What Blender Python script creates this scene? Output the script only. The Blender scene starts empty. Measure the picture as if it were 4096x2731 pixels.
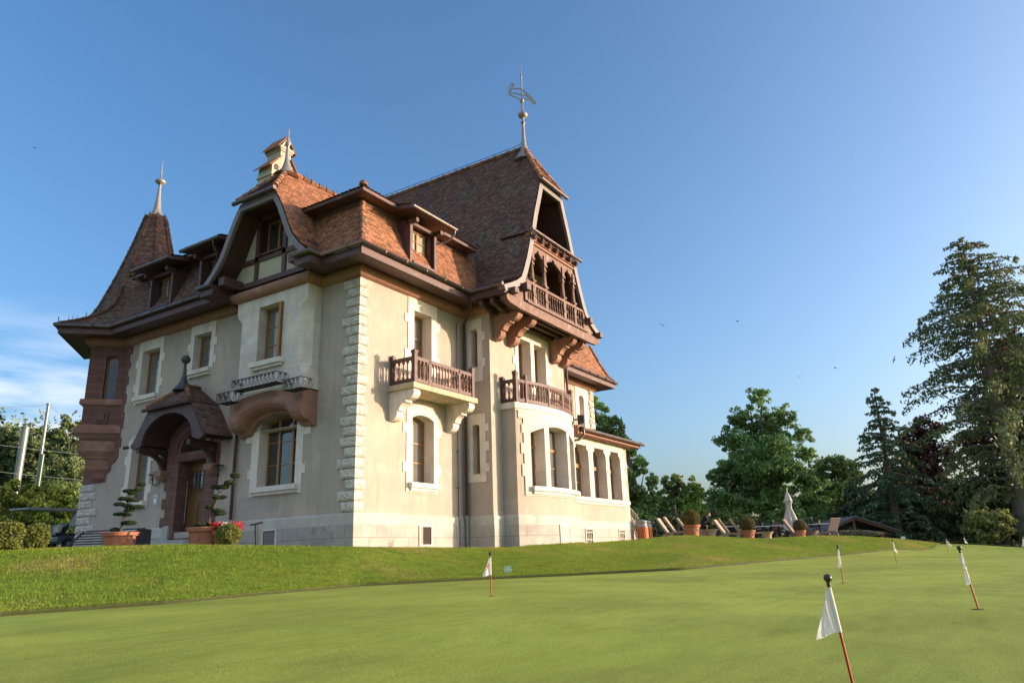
import bpy, bmesh, math, random
import numpy as np
from mathutils import Vector, Matrix
from mathutils.geometry import tessellate_polygon
R = math.radians
PI = math.pi
rnd = random.Random(7)
sc = bpy.context.scene
col = sc.collection

# ------------------------------------------------------------------ camera
CW, CH = 4096.0, 2731.0
CAMP = np.array([-14.8139391, -14.59511489, -0.18427898])
FPX = 2904.4979
def cam_axes(yaw, pitch, roll):
    f = np.array([math.cos(pitch)*math.cos(yaw), math.cos(pitch)*math.sin(yaw), math.sin(pitch)])
    r0 = np.array([math.sin(yaw), -math.cos(yaw), 0]); u0 = np.cross(r0, f)
    return f, math.cos(roll)*r0+math.sin(roll)*u0, -math.sin(roll)*r0+math.cos(roll)*u0
CF, CR, CU = cam_axes(R(32.13842171), R(16.40467528), R(-1.92191542))
cd = bpy.data.cameras.new('camera'); cam = bpy.data.objects.new('camera', cd); col.objects.link(cam)
cam.matrix_world = Matrix(((CR[0], CU[0], -CF[0], CAMP[0]), (CR[1], CU[1], -CF[1], CAMP[1]), (CR[2], CU[2], -CF[2], CAMP[2]), (0, 0, 0, 1)))
cd.sensor_width = 36.0; cd.lens = 36.0*FPX/CW; cd.clip_start = 0.05; cd.clip_end = 5000
sc.camera = cam

# ------------------------------------------------------------------ sky and sun
SUN_AZ, SUN_EL = -55.3, 7.8          # azimuth counter-clockwise from +X
world = bpy.data.worlds.new('World'); sc.world = world; world.use_nodes = True
nt = world.node_tree; nt.nodes.clear()
out = nt.nodes.new('ShaderNodeOutputWorld'); bg = nt.nodes.new('ShaderNodeBackground')
sky = nt.nodes.new('ShaderNodeTexSky'); sky.sky_type = 'NISHITA'; sky.sun_disc = False
sky.sun_elevation = R(SUN_EL); sky.sun_rotation = R(90-SUN_AZ)
sky.altitude = 300; sky.air_density = 0.85; sky.dust_density = 5.2; sky.ozone_density = 2.4
bg.inputs['Strength'].default_value = 0.128
tc = nt.nodes.new('ShaderNodeTexCoord'); sep = nt.nodes.new('ShaderNodeSeparateXYZ')
nt.links.new(tc.outputs['Generated'], sep.inputs[0])
# thin streaky cloud low in the north-west part of the sky
mp = nt.nodes.new('ShaderNodeMapping'); mp.inputs['Scale'].default_value = (3.0, 3.0, 16.0); mp.inputs['Rotation'].default_value = (0.10, 0.06, 0)
nz = nt.nodes.new('ShaderNodeTexNoise'); nz.inputs['Scale'].default_value = 1.6; nz.inputs['Detail'].default_value = 7; nz.inputs['Roughness'].default_value = 0.5
nt.links.new(tc.outputs['Generated'], mp.inputs[0]); nt.links.new(mp.outputs[0], nz.inputs['Vector'])
cr = nt.nodes.new('ShaderNodeValToRGB'); cr.color_ramp.elements[0].position = 0.42; cr.color_ramp.elements[1].position = 0.66
nt.links.new(nz.outputs['Fac'], cr.inputs[0])
vd = nt.nodes.new('ShaderNodeVectorMath'); vd.operation = 'DOT_PRODUCT'; vd.inputs[1].default_value = (math.cos(R(78)), math.sin(R(78)), 0.0)
nt.links.new(tc.outputs['Generated'], vd.inputs[0])
m1 = nt.nodes.new('ShaderNodeMapRange'); m1.inputs[1].default_value = 0.86; m1.inputs[2].default_value = 0.97
nt.links.new(vd.outputs['Value'], m1.inputs[0])
m2 = nt.nodes.new('ShaderNodeMapRange'); m2.inputs[1].default_value = 0.31; m2.inputs[2].default_value = 0.20
nt.links.new(sep.outputs['Z'], m2.inputs[0])
mu = nt.nodes.new('ShaderNodeMath'); mu.operation = 'MULTIPLY'; mu2 = nt.nodes.new('ShaderNodeMath'); mu2.operation = 'MULTIPLY'
nt.links.new(m1.outputs[0], mu.inputs[0]); nt.links.new(m2.outputs[0], mu.inputs[1])
nt.links.new(mu.outputs[0], mu2.inputs[0]); nt.links.new(cr.outputs[0], mu2.inputs[1])
mu3 = nt.nodes.new('ShaderNodeMath'); mu3.operation = 'MULTIPLY'; mu3.inputs[1].default_value = 0.75
nt.links.new(mu2.outputs[0], mu3.inputs[0])
mx = nt.nodes.new('ShaderNodeMixRGB'); mx.inputs[2].default_value = (3.2, 3.15, 3.35, 1)
hs = nt.nodes.new('ShaderNodeHueSaturation'); hs.inputs['Saturation'].default_value = 1.13
nt.links.new(sky.outputs[0], hs.inputs['Color'])
nt.links.new(mu3.outputs[0], mx.inputs[0]); nt.links.new(hs.outputs[0], mx.inputs[1])
# unseen broken cloud bank, added behind-left of the camera to brighten the shaded front
vd2 = nt.nodes.new('ShaderNodeVectorMath'); vd2.operation = 'DOT_PRODUCT'; vd2.inputs[1].default_value = (-.94, -.10, .32); nt.links.new(tc.outputs['Generated'], vd2.inputs[0])
m5 = nt.nodes.new('ShaderNodeMapRange'); m5.inputs[1].default_value = 0.38; m5.inputs[2].default_value = 0.70; nt.links.new(vd2.outputs['Value'], m5.inputs[0])
nz2 = nt.nodes.new('ShaderNodeTexNoise'); nz2.inputs['Scale'].default_value = 3.2; nz2.inputs['Detail'].default_value = 7; nt.links.new(tc.outputs['Generated'], nz2.inputs['Vector'])
m6 = nt.nodes.new('ShaderNodeMapRange'); m6.inputs[1].default_value = 0.36; m6.inputs[2].default_value = 0.56; nt.links.new(nz2.outputs['Fac'], m6.inputs[0])
mm = nt.nodes.new('ShaderNodeMath'); mm.operation = 'MULTIPLY'; nt.links.new(m5.outputs[0], mm.inputs[0]); nt.links.new(m6.outputs[0], mm.inputs[1])
mx2 = nt.nodes.new('ShaderNodeMixRGB'); mx2.inputs[2].default_value = (2.05, 2.35, 2.5, 1); nt.links.new(mm.outputs[0], mx2.inputs[0]); nt.links.new(mx.outputs[0], mx2.inputs[1])
nt.links.new(mx2.outputs[0], bg.inputs['Color']); nt.links.new(bg.outputs[0], out.inputs[0])

sd = bpy.data.lights.new('sun', 'SUN'); sun = bpy.data.objects.new('sun', sd); col.objects.link(sun)
sd.energy = 2.35; sd.angle = R(0.5); sd.color = (1.0, 0.715, 0.51)
sdir = Vector((math.cos(R(SUN_AZ))*math.cos(R(SUN_EL)), math.sin(R(SUN_AZ))*math.cos(R(SUN_EL)), math.sin(R(SUN_EL))))
sun.rotation_euler = sdir.to_track_quat('Z', 'Y').to_euler(); sun.location = (30, -60, 40)
sc.view_settings.view_transform = 'Standard'; sc.view_settings.look = 'None'
sc.view_settings.exposure = 1.75; sc.view_settings.gamma = 1.0
sc.cycles.max_bounces = 5; sc.cycles.transparent_max_bounces = 8
sc.cycles.diffuse_bounces = 3; sc.cycles.glossy_bounces = 3; sc.cycles.transmission_bounces = 3

def ray(x, y):
    return CF+(x-CW/2)/FPX*CR-(y-CH/2)/FPX*CU
def at(x, y, D):                       # point at horizontal distance D behind pixel (x, y) of the 4096 px photo
    d = ray(x, y); return CAMP+d*(D/math.hypot(d[0], d[1]))
def azs(x, y):
    d = ray(x, y); return math.degrees(math.atan2(d[1], d[0])), d[2]/math.hypot(d[0], d[1])

# ------------------------------------------------------------------ object helpers
def tag(o, label=None, cat=None, group=None, kind=None):
    if label: o['label'] = label
    if cat: o['category'] = cat
    if group: o['group'] = group
    if kind: o['kind'] = kind
    return o
def empty(name, loc=(0, 0, 0), rz=0, label=None, cat=None, group=None):
    o = bpy.data.objects.new(name, None); col.objects.link(o); o.location = loc; o.rotation_euler[2] = rz
    o.empty_display_size = 0.2
    return tag(o, label, cat, group)
def copy_tree(o, parent=None):
    c = o.copy(); col.objects.link(c)
    if parent is not None: c.parent = parent
    for ch in list(o.children): copy_tree(ch, c)
    return c
class MB:
    def __init__(s): s.v = []; s.f = []; s.uv = []; s.c = []; s.sm = []
    def face(s, pts, uv=None, c=None, sm=False):
        n = len(s.v); s.v += [tuple(p) for p in pts]; s.f.append(tuple(range(n, n+len(pts)))); s.uv.append(uv); s.c.append(c); s.sm.append(sm)
    def add(s, vs, fs, c=None, sm=False):
        n = len(s.v); s.v += [tuple(p) for p in vs]
        for f in fs: s.f.append(tuple(n+i for i in f)); s.uv.append(None); s.c.append(c); s.sm.append(sm)
    def box(s, x0, x1, y0, y1, z0, z1, c=None, M=None):
        vs = [(x, y, z) for z in (z0, z1) for y in (y0, y1) for x in (x0, x1)]
        if M: vs = [M(*p) for p in vs]
        s.add(vs, [(0, 2, 3, 1), (4, 5, 7, 6), (0, 1, 5, 4), (2, 6, 7, 3), (0, 4, 6, 2), (1, 3, 7, 5)], c)
    def obox(s, c, ex, ey, ez, col_=None):            # centre and three half-axis vectors
        c = Vector(c); ex = Vector(ex); ey = Vector(ey); ez = Vector(ez)
        vs = [c+sx*ex+sy*ey+sz*ez for sz in (-1, 1) for sy in (-1, 1) for sx in (-1, 1)]
        s.add(vs, [(0, 2, 3, 1), (4, 5, 7, 6), (0, 1, 5, 4), (2, 6, 7, 3), (0, 4, 6, 2), (1, 3, 7, 5)], col_)
    def bar(s, a, b, w, h, up=(0, 0, 1)):
        a = Vector(a); b = Vector(b); d = (b-a); L = d.length; d = d/L; x = d.cross(Vector(up))
        if x.length < 1e-4: x = d.cross(Vector((1, 0, 0)))
        x.normalize(); y = x.cross(d)
        s.obox((a+b)/2, d*L/2, x*w/2, y*h/2)
    def tube(s, pts, r, n=8, sm=True, cap=True, c=None):
        P = [Vector(p) for p in pts]; m = len(P); rs = r if isinstance(r, (list, tuple)) else [r]*m
        vs = []; t0 = (P[1]-P[0]).normalized(); ref = Vector((0, 0, 1)) if abs(t0.z) < .9 else Vector((1, 0, 0)); x = t0.cross(ref).normalized()
        for i in range(m):
            t = (P[min(i+1, m-1)]-P[max(i-1, 0)]).normalized(); x = (x-t*x.dot(t)).normalized(); y = t.cross(x)
            for k in range(n):
                a = 2*PI*k/n; vs.append(P[i]+(x*math.cos(a)+y*math.sin(a))*rs[i])
        fs = [(i*n+k, i*n+(k+1) % n, (i+1)*n+(k+1) % n, (i+1)*n+k) for i in range(m-1) for k in range(n)]
        s.add(vs, fs, c, sm)
        if cap:
            s.add(vs[:n], [tuple(range(n))[::-1]], c); s.add(vs[-n:], [tuple(range(n))], c)
    def lathe(s, prof, cx=0, cy=0, cz=0, n=16, sm=True, sx=1, sy=1, c=None):
        vs = [(cx+r*math.cos(2*PI*k/n)*sx, cy+r*math.sin(2*PI*k/n)*sy, cz+z) for r, z in prof for k in range(n)]
        fs = [(i*n+k, i*n+(k+1) % n, (i+1)*n+(k+1) % n, (i+1)*n+k) for i in range(len(prof)-1) for k in range(n)]
        s.add(vs, fs, c, sm)
        s.add(vs[:n], [tuple(range(n))[::-1]], c); s.add(vs[-n:], [tuple(range(n))], c)
    def prism(s, poly, M, d0, d1, c=None):            # poly in (u,w), M(u,w,d)
        n = len(poly); a = [M(u, w, d0) for u, w in poly]; b = [M(u, w, d1) for u, w in poly]
        tr = tessellate_polygon([[Vector((u, w, 0)) for u, w in poly]])
        s.add(a, [tuple(t) for t in tr], c); s.add(b, [tuple(t) for t in tr], c)
        for i in range(n):
            j = (i+1) % n; s.face([a[i], a[j], b[j], b[i]], None, c)
    def slab(s, outer, holes, M, d_in, d_out, d_rev=None, sides=True):
        if d_rev is None: d_rev = d_in
        loops = [outer]+list(holes); flat = [p for l in loops for p in l]
        tr = tessellate_polygon([[Vector((u, w, 0)) for u, w in l] for l in loops])
        for t in tr:
            s.face([M(*flat[i], d_out) for i in t], [flat[i] for i in t])
        if sides:
            n = len(outer)
            for i in range(n):
                a, b = outer[i], outer[(i+1) % n]
                s.face([M(*a, d_out), M(*b, d_out), M(*b, d_in), M(*a, d_in)], [a, b, b, a])
        for h in holes:
            n = len(h)
            for i in range(n):
                a, b = h[i], h[(i+1) % n]
                s.face([M(*a, d_out), M(*b, d_out), M(*b, d_rev), M(*a, d_rev)], [a, b, (b[0]+.3, b[1]), (a[0]+.3, a[1])])
    def build(s, name, mat, parent=None, loc=None):
        me = bpy.data.meshes.new(name); me.from_pydata(s.v, [], s.f); me.materials.append(mat)
        me.polygons.foreach_set('use_smooth', s.sm)
        if any(u is not None for u in s.uv):
            ul = me.uv_layers.new(name='UVMap'); k = 0
            for f, u in zip(s.f, s.uv):
                for i in range(len(f)):
                    if u is not None: ul.data[k].uv = u[i]
                    k += 1
        if any(c is not None for c in s.c):
            ca = me.color_attributes.new('Col', 'FLOAT_COLOR', 'CORNER'); arr = []
            for f, c in zip(s.f, s.c):
                cc = c if c is not None else (.5, .5, .5)
                arr += [cc[0], cc[1], cc[2], 1.0]*len(f)
            ca.data.foreach_set('color', arr)
        o = bpy.data.objects.new(name, me); col.objects.link(o)
        if parent is not None: o.parent = parent
        if loc is not None: o.location = loc
        return o
def np_mesh(name, verts, nper, mat, parent=None, colr=None, smooth=False):
    verts = np.asarray(verts, dtype=np.float32).reshape(-1, 3); nv = len(verts); nf = nv//nper
    me = bpy.data.meshes.new(name); me.vertices.add(nv); me.vertices.foreach_set('co', verts.ravel())
    me.loops.add(nv); me.loops.foreach_set('vertex_index', np.arange(nv, dtype=np.int32))
    me.polygons.add(nf); me.polygons.foreach_set('loop_start', np.arange(0, nv, nper, dtype=np.int32))
    me.polygons.foreach_set('loop_total', np.full(nf, nper, dtype=np.int32))
    me.update(calc_edges=True); me.validate(); me.materials.append(mat)
    if colr is not None:
        ca = me.color_attributes.new('Col', 'FLOAT_COLOR', 'POINT')
        a = np.ones((nv, 4), dtype=np.float32); a[:, :3] = np.repeat(np.asarray(colr, dtype=np.float32), nper, axis=0); ca.data.foreach_set('color', a.ravel())
    o = bpy.data.objects.new(name, me); col.objects.link(o)
    if parent is not None: o.parent = parent
    return o

# ------------------------------------------------------------------ materials
def mat(name, c1, c2=None, scale=3.0, rough=.8, bump=0.0, bscale=60.0, metal=0.0, c3=None, s3=.6, lo=.35, hi=.65, stretch=(1, 1, 1), spec=.4, bdist=.02, attr=0.0, trans=0.0, lo3=.55, hi3=.7):
    m = bpy.data.materials.new(name); m.use_nodes = True; t = m.node_tree; N = t.nodes; L = t.links
    b = N['Principled BSDF']; b.inputs['Roughness'].default_value = rough; b.inputs['Metallic'].default_value = metal
    b.inputs['Specular IOR Level'].default_value = spec
    tcn = N.new('ShaderNodeTexCoord'); mp = N.new('ShaderNodeMapping'); mp.inputs['Scale'].default_value = stretch; L.new(tcn.outputs['Object'], mp.inputs[0])
    cur = None
    if c2 is not None:
        n = N.new('ShaderNodeTexNoise'); n.inputs['Scale'].default_value = scale; n.inputs['Detail'].default_value = 6; n.inputs['Roughness'].default_value = .6
        L.new(mp.outputs[0], n.inputs['Vector'])
        mr = N.new('ShaderNodeMapRange'); mr.inputs[1].default_value = lo; mr.inputs[2].default_value = hi; L.new(n.outputs['Fac'], mr.inputs[0])
        x = N.new('ShaderNodeMixRGB'); x.inputs[1].default_value = (*c1, 1); x.inputs[2].default_value = (*c2, 1); L.new(mr.outputs[0], x.inputs[0]); cur = x.outputs[0]
        if c3 is not None:
            n3 = N.new('ShaderNodeTexNoise'); n3.inputs['Scale'].default_value = s3; n3.inputs['Detail'].default_value = 5; L.new(mp.outputs[0], n3.inputs['Vector'])
            m3 = N.new('ShaderNodeMapRange'); m3.inputs[1].default_value = lo3; m3.inputs[2].default_value = hi3; L.new(n3.outputs['Fac'], m3.inputs[0])
            x3 = N.new('ShaderNodeMixRGB'); x3.inputs[2].default_value = (*c3, 1); L.new(cur, x3.inputs[1]); L.new(m3.outputs[0], x3.inputs[0]); cur = x3.outputs[0]
    if attr:
        a = N.new('ShaderNodeVertexColor'); a.layer_name = 'Col'
        x = N.new('ShaderNodeMixRGB'); x.blend_type = 'MULTIPLY'; x.inputs[0].default_value = attr
        if cur is None: x.inputs[1].default_value = (*c1, 1)
        else: L.new(cur, x.inputs[1])
        L.new(a.outputs[0], x.inputs[2]); cur = x.outputs[0]
    if cur is None: b.inputs['Base Color'].default_value = (*c1, 1)
    else: L.new(cur, b.inputs['Base Color'])
    if bump:
        nb = N.new('ShaderNodeTexNoise'); nb.inputs['Scale'].default_value = bscale; nb.inputs['Detail'].default_value = 5; L.new(mp.outputs[0], nb.inputs['Vector'])
        bp = N.new('ShaderNodeBump'); bp.inputs['Strength'].default_value = bump; bp.inputs['Distance'].default_value = bdist
        L.new(nb.outputs['Fac'], bp.inputs['Height']); L.new(bp.outputs[0], b.inputs['Normal'])
    if trans:
        tr = N.new('ShaderNodeBsdfTranslucent'); ms = N.new('ShaderNodeMixShader'); ms.inputs[0].default_value = trans
        if cur is not None: L.new(cur, tr.inputs['Color'])
        else: tr.inputs['Color'].default_value = (*c1, 1)
        o = N['Material Output']; L.new(b.outputs[0], ms.inputs[1]); L.new(tr.outputs[0], ms.inputs[2]); L.new(ms.outputs[0], o.inputs[0])
    return m
def blocks(name, c1, c2, mortar, bw, bh, rough=.85, bump=.5, bscale=25, msize=.012, mbump=.4, c3=None, off=.5, bdist=.02, stain=None):
    # masonry laid out on the faces' own (u, height) coordinates
    m = bpy.data.materials.new(name); m.use_nodes = True; t = m.node_tree; N = t.nodes; L = t.links
    b = N['Principled BSDF']; b.inputs['Roughness'].default_value = rough; b.inputs['Specular IOR Level'].default_value = .3
    tcn = N.new('ShaderNodeTexCoord'); br = N.new('ShaderNodeTexBrick'); L.new(tcn.outputs['UV'], br.inputs['Vector'])
    br.inputs['Color1'].default_value = (*c1, 1); br.inputs['Color2'].default_value = (*c2, 1); br.inputs['Mortar'].default_value = (*mortar, 1)
    br.inputs['Scale'].default_value = 1; br.inputs['Mortar Size'].default_value = msize; br.inputs['Brick Width'].default_value = bw; br.inputs['Row Height'].default_value = bh
    br.offset = off; br.squash = 1.35; br.squash_frequency = 2; br.inputs['Mortar Smooth'].default_value = .3
    n = N.new('ShaderNodeTexNoise'); n.inputs['Scale'].default_value = 2.2; n.inputs['Detail'].default_value = 7; L.new(tcn.outputs['Object'], n.inputs['Vector'])
    x = N.new('ShaderNodeMixRGB'); x.blend_type = 'MULTIPLY'; x.inputs[0].default_value = .6; L.new(br.outputs['Color'], x.inputs[1])
    rr = N.new('ShaderNodeValToRGB'); rr.color_ramp.elements[0].position = .3; rr.color_ramp.elements[0].color = (.62, .61, .58, 1); rr.color_ramp.elements[1].position = .7
    L.new(n.outputs['Fac'], rr.inputs[0]); L.new(rr.outputs[0], x.inputs[2]); cur = x.outputs[0]
    if stain:
        n3 = N.new('ShaderNodeTexNoise'); n3.inputs['Scale'].default_value = 1.1; n3.inputs['Detail'].default_value = 8; n3.inputs['Roughness'].default_value = .7; L.new(tcn.outputs['Object'], n3.inputs['Vector'])
        m3 = N.new('ShaderNodeMapRange'); m3.inputs[1].default_value = .58; m3.inputs[2].default_value = .68; L.new(n3.outputs['Fac'], m3.inputs[0])
        x3 = N.new('ShaderNodeMixRGB'); x3.inputs[2].default_value = (*stain, 1); L.new(cur, x3.inputs[1]); L.new(m3.outputs[0], x3.inputs[0]); cur = x3.outputs[0]
    L.new(cur, b.inputs['Base Color'])
    nb = N.new('ShaderNodeTexNoise'); nb.inputs['Scale'].default_value = bscale; nb.inputs['Detail'].default_value = 6; L.new(tcn.outputs['Object'], nb.inputs['Vector'])
    ad = N.new('ShaderNodeMath'); ad.operation = 'MULTIPLY_ADD'; ad.inputs[1].default_value = -mbump; L.new(br.outputs['Fac'], ad.inputs[0]); L.new(nb.outputs['Fac'], ad.inputs[2])
    bp = N.new('ShaderNodeBump'); bp.inputs['Strength'].default_value = bump; bp.inputs['Distance'].default_value = bdist
    L.new(ad.outputs[0], bp.inputs['Height']); L.new(bp.outputs[0], b.inputs['Normal'])
    return m
STUCCO = mat('stucco', (.43, .365, .32), (.365, .315, .28), 1.4, .92, .55, 90, c3=(.49, .415, .35), s3=.7, bdist=.015)
def streaks(m, c, f=.5, sc=(2.2, 2.2, .22), lo=.5, hi=.72, nscale=1.6):
    t = m.node_tree; N = t.nodes; L = t.links; b = N['Principled BSDF']; src = b.inputs['Base Color'].links[0].from_socket
    tcn = N.new('ShaderNodeTexCoord'); mp = N.new('ShaderNodeMapping'); mp.inputs['Scale'].default_value = sc; n = N.new('ShaderNodeTexNoise'); n.inputs['Scale'].default_value = nscale; n.inputs['Detail'].default_value = 8; n.inputs['Roughness'].default_value = .65
    L.new(tcn.outputs['Object'], mp.inputs[0]); L.new(mp.outputs[0], n.inputs['Vector'])
    mr = N.new('ShaderNodeMapRange'); mr.inputs[1].default_value = lo; mr.inputs[2].default_value = hi; mr.inputs[3].default_value = 0; mr.inputs[4].default_value = f; L.new(n.outputs['Fac'], mr.inputs[0])
    x = N.new('ShaderNodeMixRGB'); x.inputs[2].default_value = (*c, 1); L.new(mr.outputs[0], x.inputs[0]); L.new(src, x.inputs[1]); L.new(x.outputs[0], b.inputs['Base Color'])
streaks(STUCCO, (.30, .255, .215), .55); streaks(STUCCO, (.52, .45, .39), .5, (1, 1, 1), .56, .66, 1.1); streaks(STUCCO, (.33, .26, .20), .35, (9, 9, .9), .52, .7, 1.0)
STUCCO_P = mat('panel_stucco', (.44, .41, .31), (.40, .37, .29), 3, .92, .4, 90)
LIME = blocks('limestone', (.68, .62, .57), (.62, .58, .54), (.44, .40, .34), .62, .36, .85, .25, 45, .005, .3)
LIME_P = mat('limestone_plain', (.70, .63, .57), (.62, .575, .53), 2.5, .85, .2, 40, c3=(.50, .47, .42), s3=1.3)
QUOIN = mat('rock_faced_stone', (.64, .585, .53), (.50, .465, .43), 7, .9, .8, 30, c3=(.32, .31, .29), s3=9, lo3=.6, hi3=.72, bdist=.03)
streaks(LIME, (.42, .385, .34), .55, (2.5, 2.5, .3)); streaks(LIME_P, (.40, .37, .33), .5, (3, 3, .6)); streaks(QUOIN, (.36, .33, .30), .6, (2, 2, 2), .48, .66, 2.4)
PLINTH = blocks('plinth_stone', (.47, .44, .41), (.40, .38, .36), (.27, .25, .22), .62, .345, .9, .6, 22, .010, .5, stain=(.25, .23, .21))
PLINTH_T = blocks('plinth_cap_stone', (.52, .50, .46), (.47, .45, .42), (.30, .28, .25), 1.15, 1.0, .8, .25, 30, .007, .4)
SAND = mat('red_sandstone', (.30, .155, .115), (.24, .125, .098), 3, .85, .25, 40, c3=(.38, .23, .165), s3=1.2)
SANDB = blocks('red_sandstone_blocks', (.185, .092, .080), (.15, .075, .067), (.29, .19, .165), .75, .31, .85, .25, 40, .006, .2)
WOOD = mat('brown_painted_wood', (.092, .046, .046), (.072, .036, .036), 5, .55, .2, 30, c3=(.20, .11, .09), s3=3, lo3=.6, hi3=.75, stretch=(1, 1, 3))
WOODD = mat('dark_brown_boarding', (.07, .030, .025), (.05, .022, .019), 5, .6, .2, 25)
WOODF = mat('weathered_brown_wood', (.17, .090, .070), (.11, .052, .042), 6, .65, .3, 30, c3=(.33, .23, .17), s3=4, lo3=.58, hi3=.72)
VERGE = mat('grey_metal_cladding', (.175, .15, .155), (.145, .125, .13), 2, .5, .05, 20, spec=.5)
GUTTER = mat('brown_gutter_metal', (.12, .085, .07), (.09, .065, .055), 3, .35, .05, 20, metal=.35, spec=.6)
ZINC = mat('grey_zinc', (.30, .27, .25), (.23, .22, .21), 3, .45, .1, 25, metal=.3)
COPPER = mat('dark_patinated_metal', (.07, .09, .085), (.05, .06, .06), 4, .5, .1, 25, metal=.3)
IRON = mat('black_wrought_iron', (.03, .022, .022), rough=.5)
FRAME = mat('varnished_oak', (.33, .16, .055), (.26, .12, .04), 6, .45, .1, 30, spec=.5)
GLASS = mat('window_glass', (.16, .15, .135), (.10, .095, .09), .8, .04, spec=.9)
GLASSD = mat('dark_window_glass', (.02, .022, .022), (.05, .052, .05), .8, .03, spec=1.0)
GREYST = mat('grey_stone', (.40, .385, .36), (.33, .32, .30), 3, .85, .3, 30)
DARK = mat('dark_opening', (.03, .027, .024), rough=.9)
SLABM = mat('weathered_balcony_slab', (.50, .42, .28), (.40, .34, .24), 4, .9, .4, 40, c3=(.28, .25, .19), s3=3)
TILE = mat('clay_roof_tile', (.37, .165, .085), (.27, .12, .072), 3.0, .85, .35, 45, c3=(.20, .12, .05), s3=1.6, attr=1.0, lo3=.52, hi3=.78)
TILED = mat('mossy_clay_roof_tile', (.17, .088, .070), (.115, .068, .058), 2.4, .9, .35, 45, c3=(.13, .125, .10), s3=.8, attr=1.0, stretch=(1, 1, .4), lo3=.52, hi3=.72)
RIDGE = mat('ridge_tile_mortar', (.30, .13, .07), (.20, .15, .11), 6, .9, .6, 30, attr=1.0, c3=(.10, .09, .06), s3=4)
# ------------------------------------------------------------------ the villa
villa = empty('villa', (0, 0, 0), 0, 'two-storey cream stucco villa with steep clay-tiled roofs, corner turret and carved wooden gable loggia', 'house')
ML = lambda u, w, d: (-d, u, w)
MR = lambda u, w, d: (u, -d, w)
MT = lambda u, w, d: (u, -1.1-d, w)
MS = lambda u, w, d: (5.2-d, u, w)
MW = lambda u, w, d: (u, 2.0-d, w)
MN = lambda u, w, d: (u, -0.7-d, w)
MBY = lambda u, w, d: (-.57-d, u, w)
MBS = lambda u, w, d: (5.82-d, u, w)
ar2 = 1/math.sqrt(2)
TA = (0.0, 12.17); TB = (-.92, 13.09); TC = (1.0, 15.3)
MTR = lambda u, w, d: (TA[0]-u*ar2-d*ar2, TA[1]+u*ar2-d*ar2, w)      # turret's visible face, u runs from the wall outwards
# bow of the tower: circular arc in plan
BCH, BSG = 2.08, .38
BR_ = (BCH*BCH+BSG*BSG)/(2*BSG); BCX, BCY = 7.9, -1.66-BSG+BR_
def MBOW(x, w, d):
    a = math.asin((x-BCX)/BR_); r = BR_+d
    return (BCX+r*math.sin(a), BCY-r*math.cos(a), w)

def opening(u0, u1, z0, z1, rise=0.0, n=8):
    p = [(u0, z0), (u1, z0)]
    if rise <= 0: return p+[(u1, z1), (u0, z1)]
    c = (u0+u1)/2; h = (u1-u0)/2; r = (h*h+rise*rise)/(2*rise)
    for i in range(n+1):
        u = u1-(u1-u0)*i/n; p.append((u, z1-r+math.sqrt(max(0, r*r-(u-c)**2))))
    return p
def shrink(p, t):
    us = [a for a, b in p]; ws = [b for a, b in p]; c = (min(us)+max(us))/2; d = (min(ws)+max(ws))/2
    hu = (max(us)-min(us))/2; hw = (max(ws)-min(ws))/2
    return [(c+(a-c)*(hu-t)/hu, d+(b-d)*(hw-t)/hw) for a, b in p]
def toothed(u0, u1, z0, z1, tl, tr, ext=.17, rise=0, n=8):
    p = [(u0, z0), (u1, z0)]
    for a, b in sorted(tr): p += [(u1, a), (u1+ext, a), (u1+ext, b), (u1, b)]
    p += opening(u0, u1, z0, z1, rise, n)[2:]
    for a, b in sorted(tl, reverse=True): p += [(u0, b), (u0-ext, b), (u0-ext, a), (u0, a)]
    return p
def window(M, u0, u1, z0, z1, rise=0, dep=.30, mull=(), trans=(), sur=None, sill=True, glass=None, stone=None, bars=.028, sillz=None, fr=.065, heavy=()):
    op = opening(u0, u1, z0, z1, rise)
    f = MB(); inn = shrink(op, fr)
    f.slab(op, [inn], M, -dep, -dep+.05, -dep)
    for m in mull: f.prism([(m-.045, z0+.03), (m+.045, z0+.03), (m+.045, z1-.05-rise*.2), (m-.045, z1-.05-rise*.2)], M, -dep, -dep+.065)
    for h in heavy: f.prism([(u0+.02, h-.06), (u1-.02, h-.06), (u1-.02, h+.06), (u0+.02, h+.06)], M, -dep, -dep+.075)
    for z in trans: f.prism([(u0+fr, z-bars/2), (u1-fr, z-bars/2), (u1-fr, z+bars/2), (u0+fr, z+bars/2)], M, -dep, -dep+.04)
    w = f.build('window', FRAME, villa)
    p = MB(); p.slab(shrink(op, .02), [], M, -dep+.012, -dep+.018, sides=False); p.build('pane', glass or GLASS, w)
    if sur:
        s = MB(); s.slab(sur, [op], M, 0.0, .028, -dep-.02); s.build('stone_surround', stone or LIME, w)
    if sill:
        s = MB(); zz = sillz if sillz is not None else z0
        s.prism([(u0-.16, zz-.15), (u1+.16, zz-.15), (u1+.16, zz), (u0-.16, zz)], M, -.12, .17)
        s.prism([(u0-.11, zz-.24), (u1+.11, zz-.24), (u1+.11, zz-.152), (u0-.11, zz-.152)], M, .02, .10)
        s.build('sill', LIME_P, w)
    return w
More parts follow.
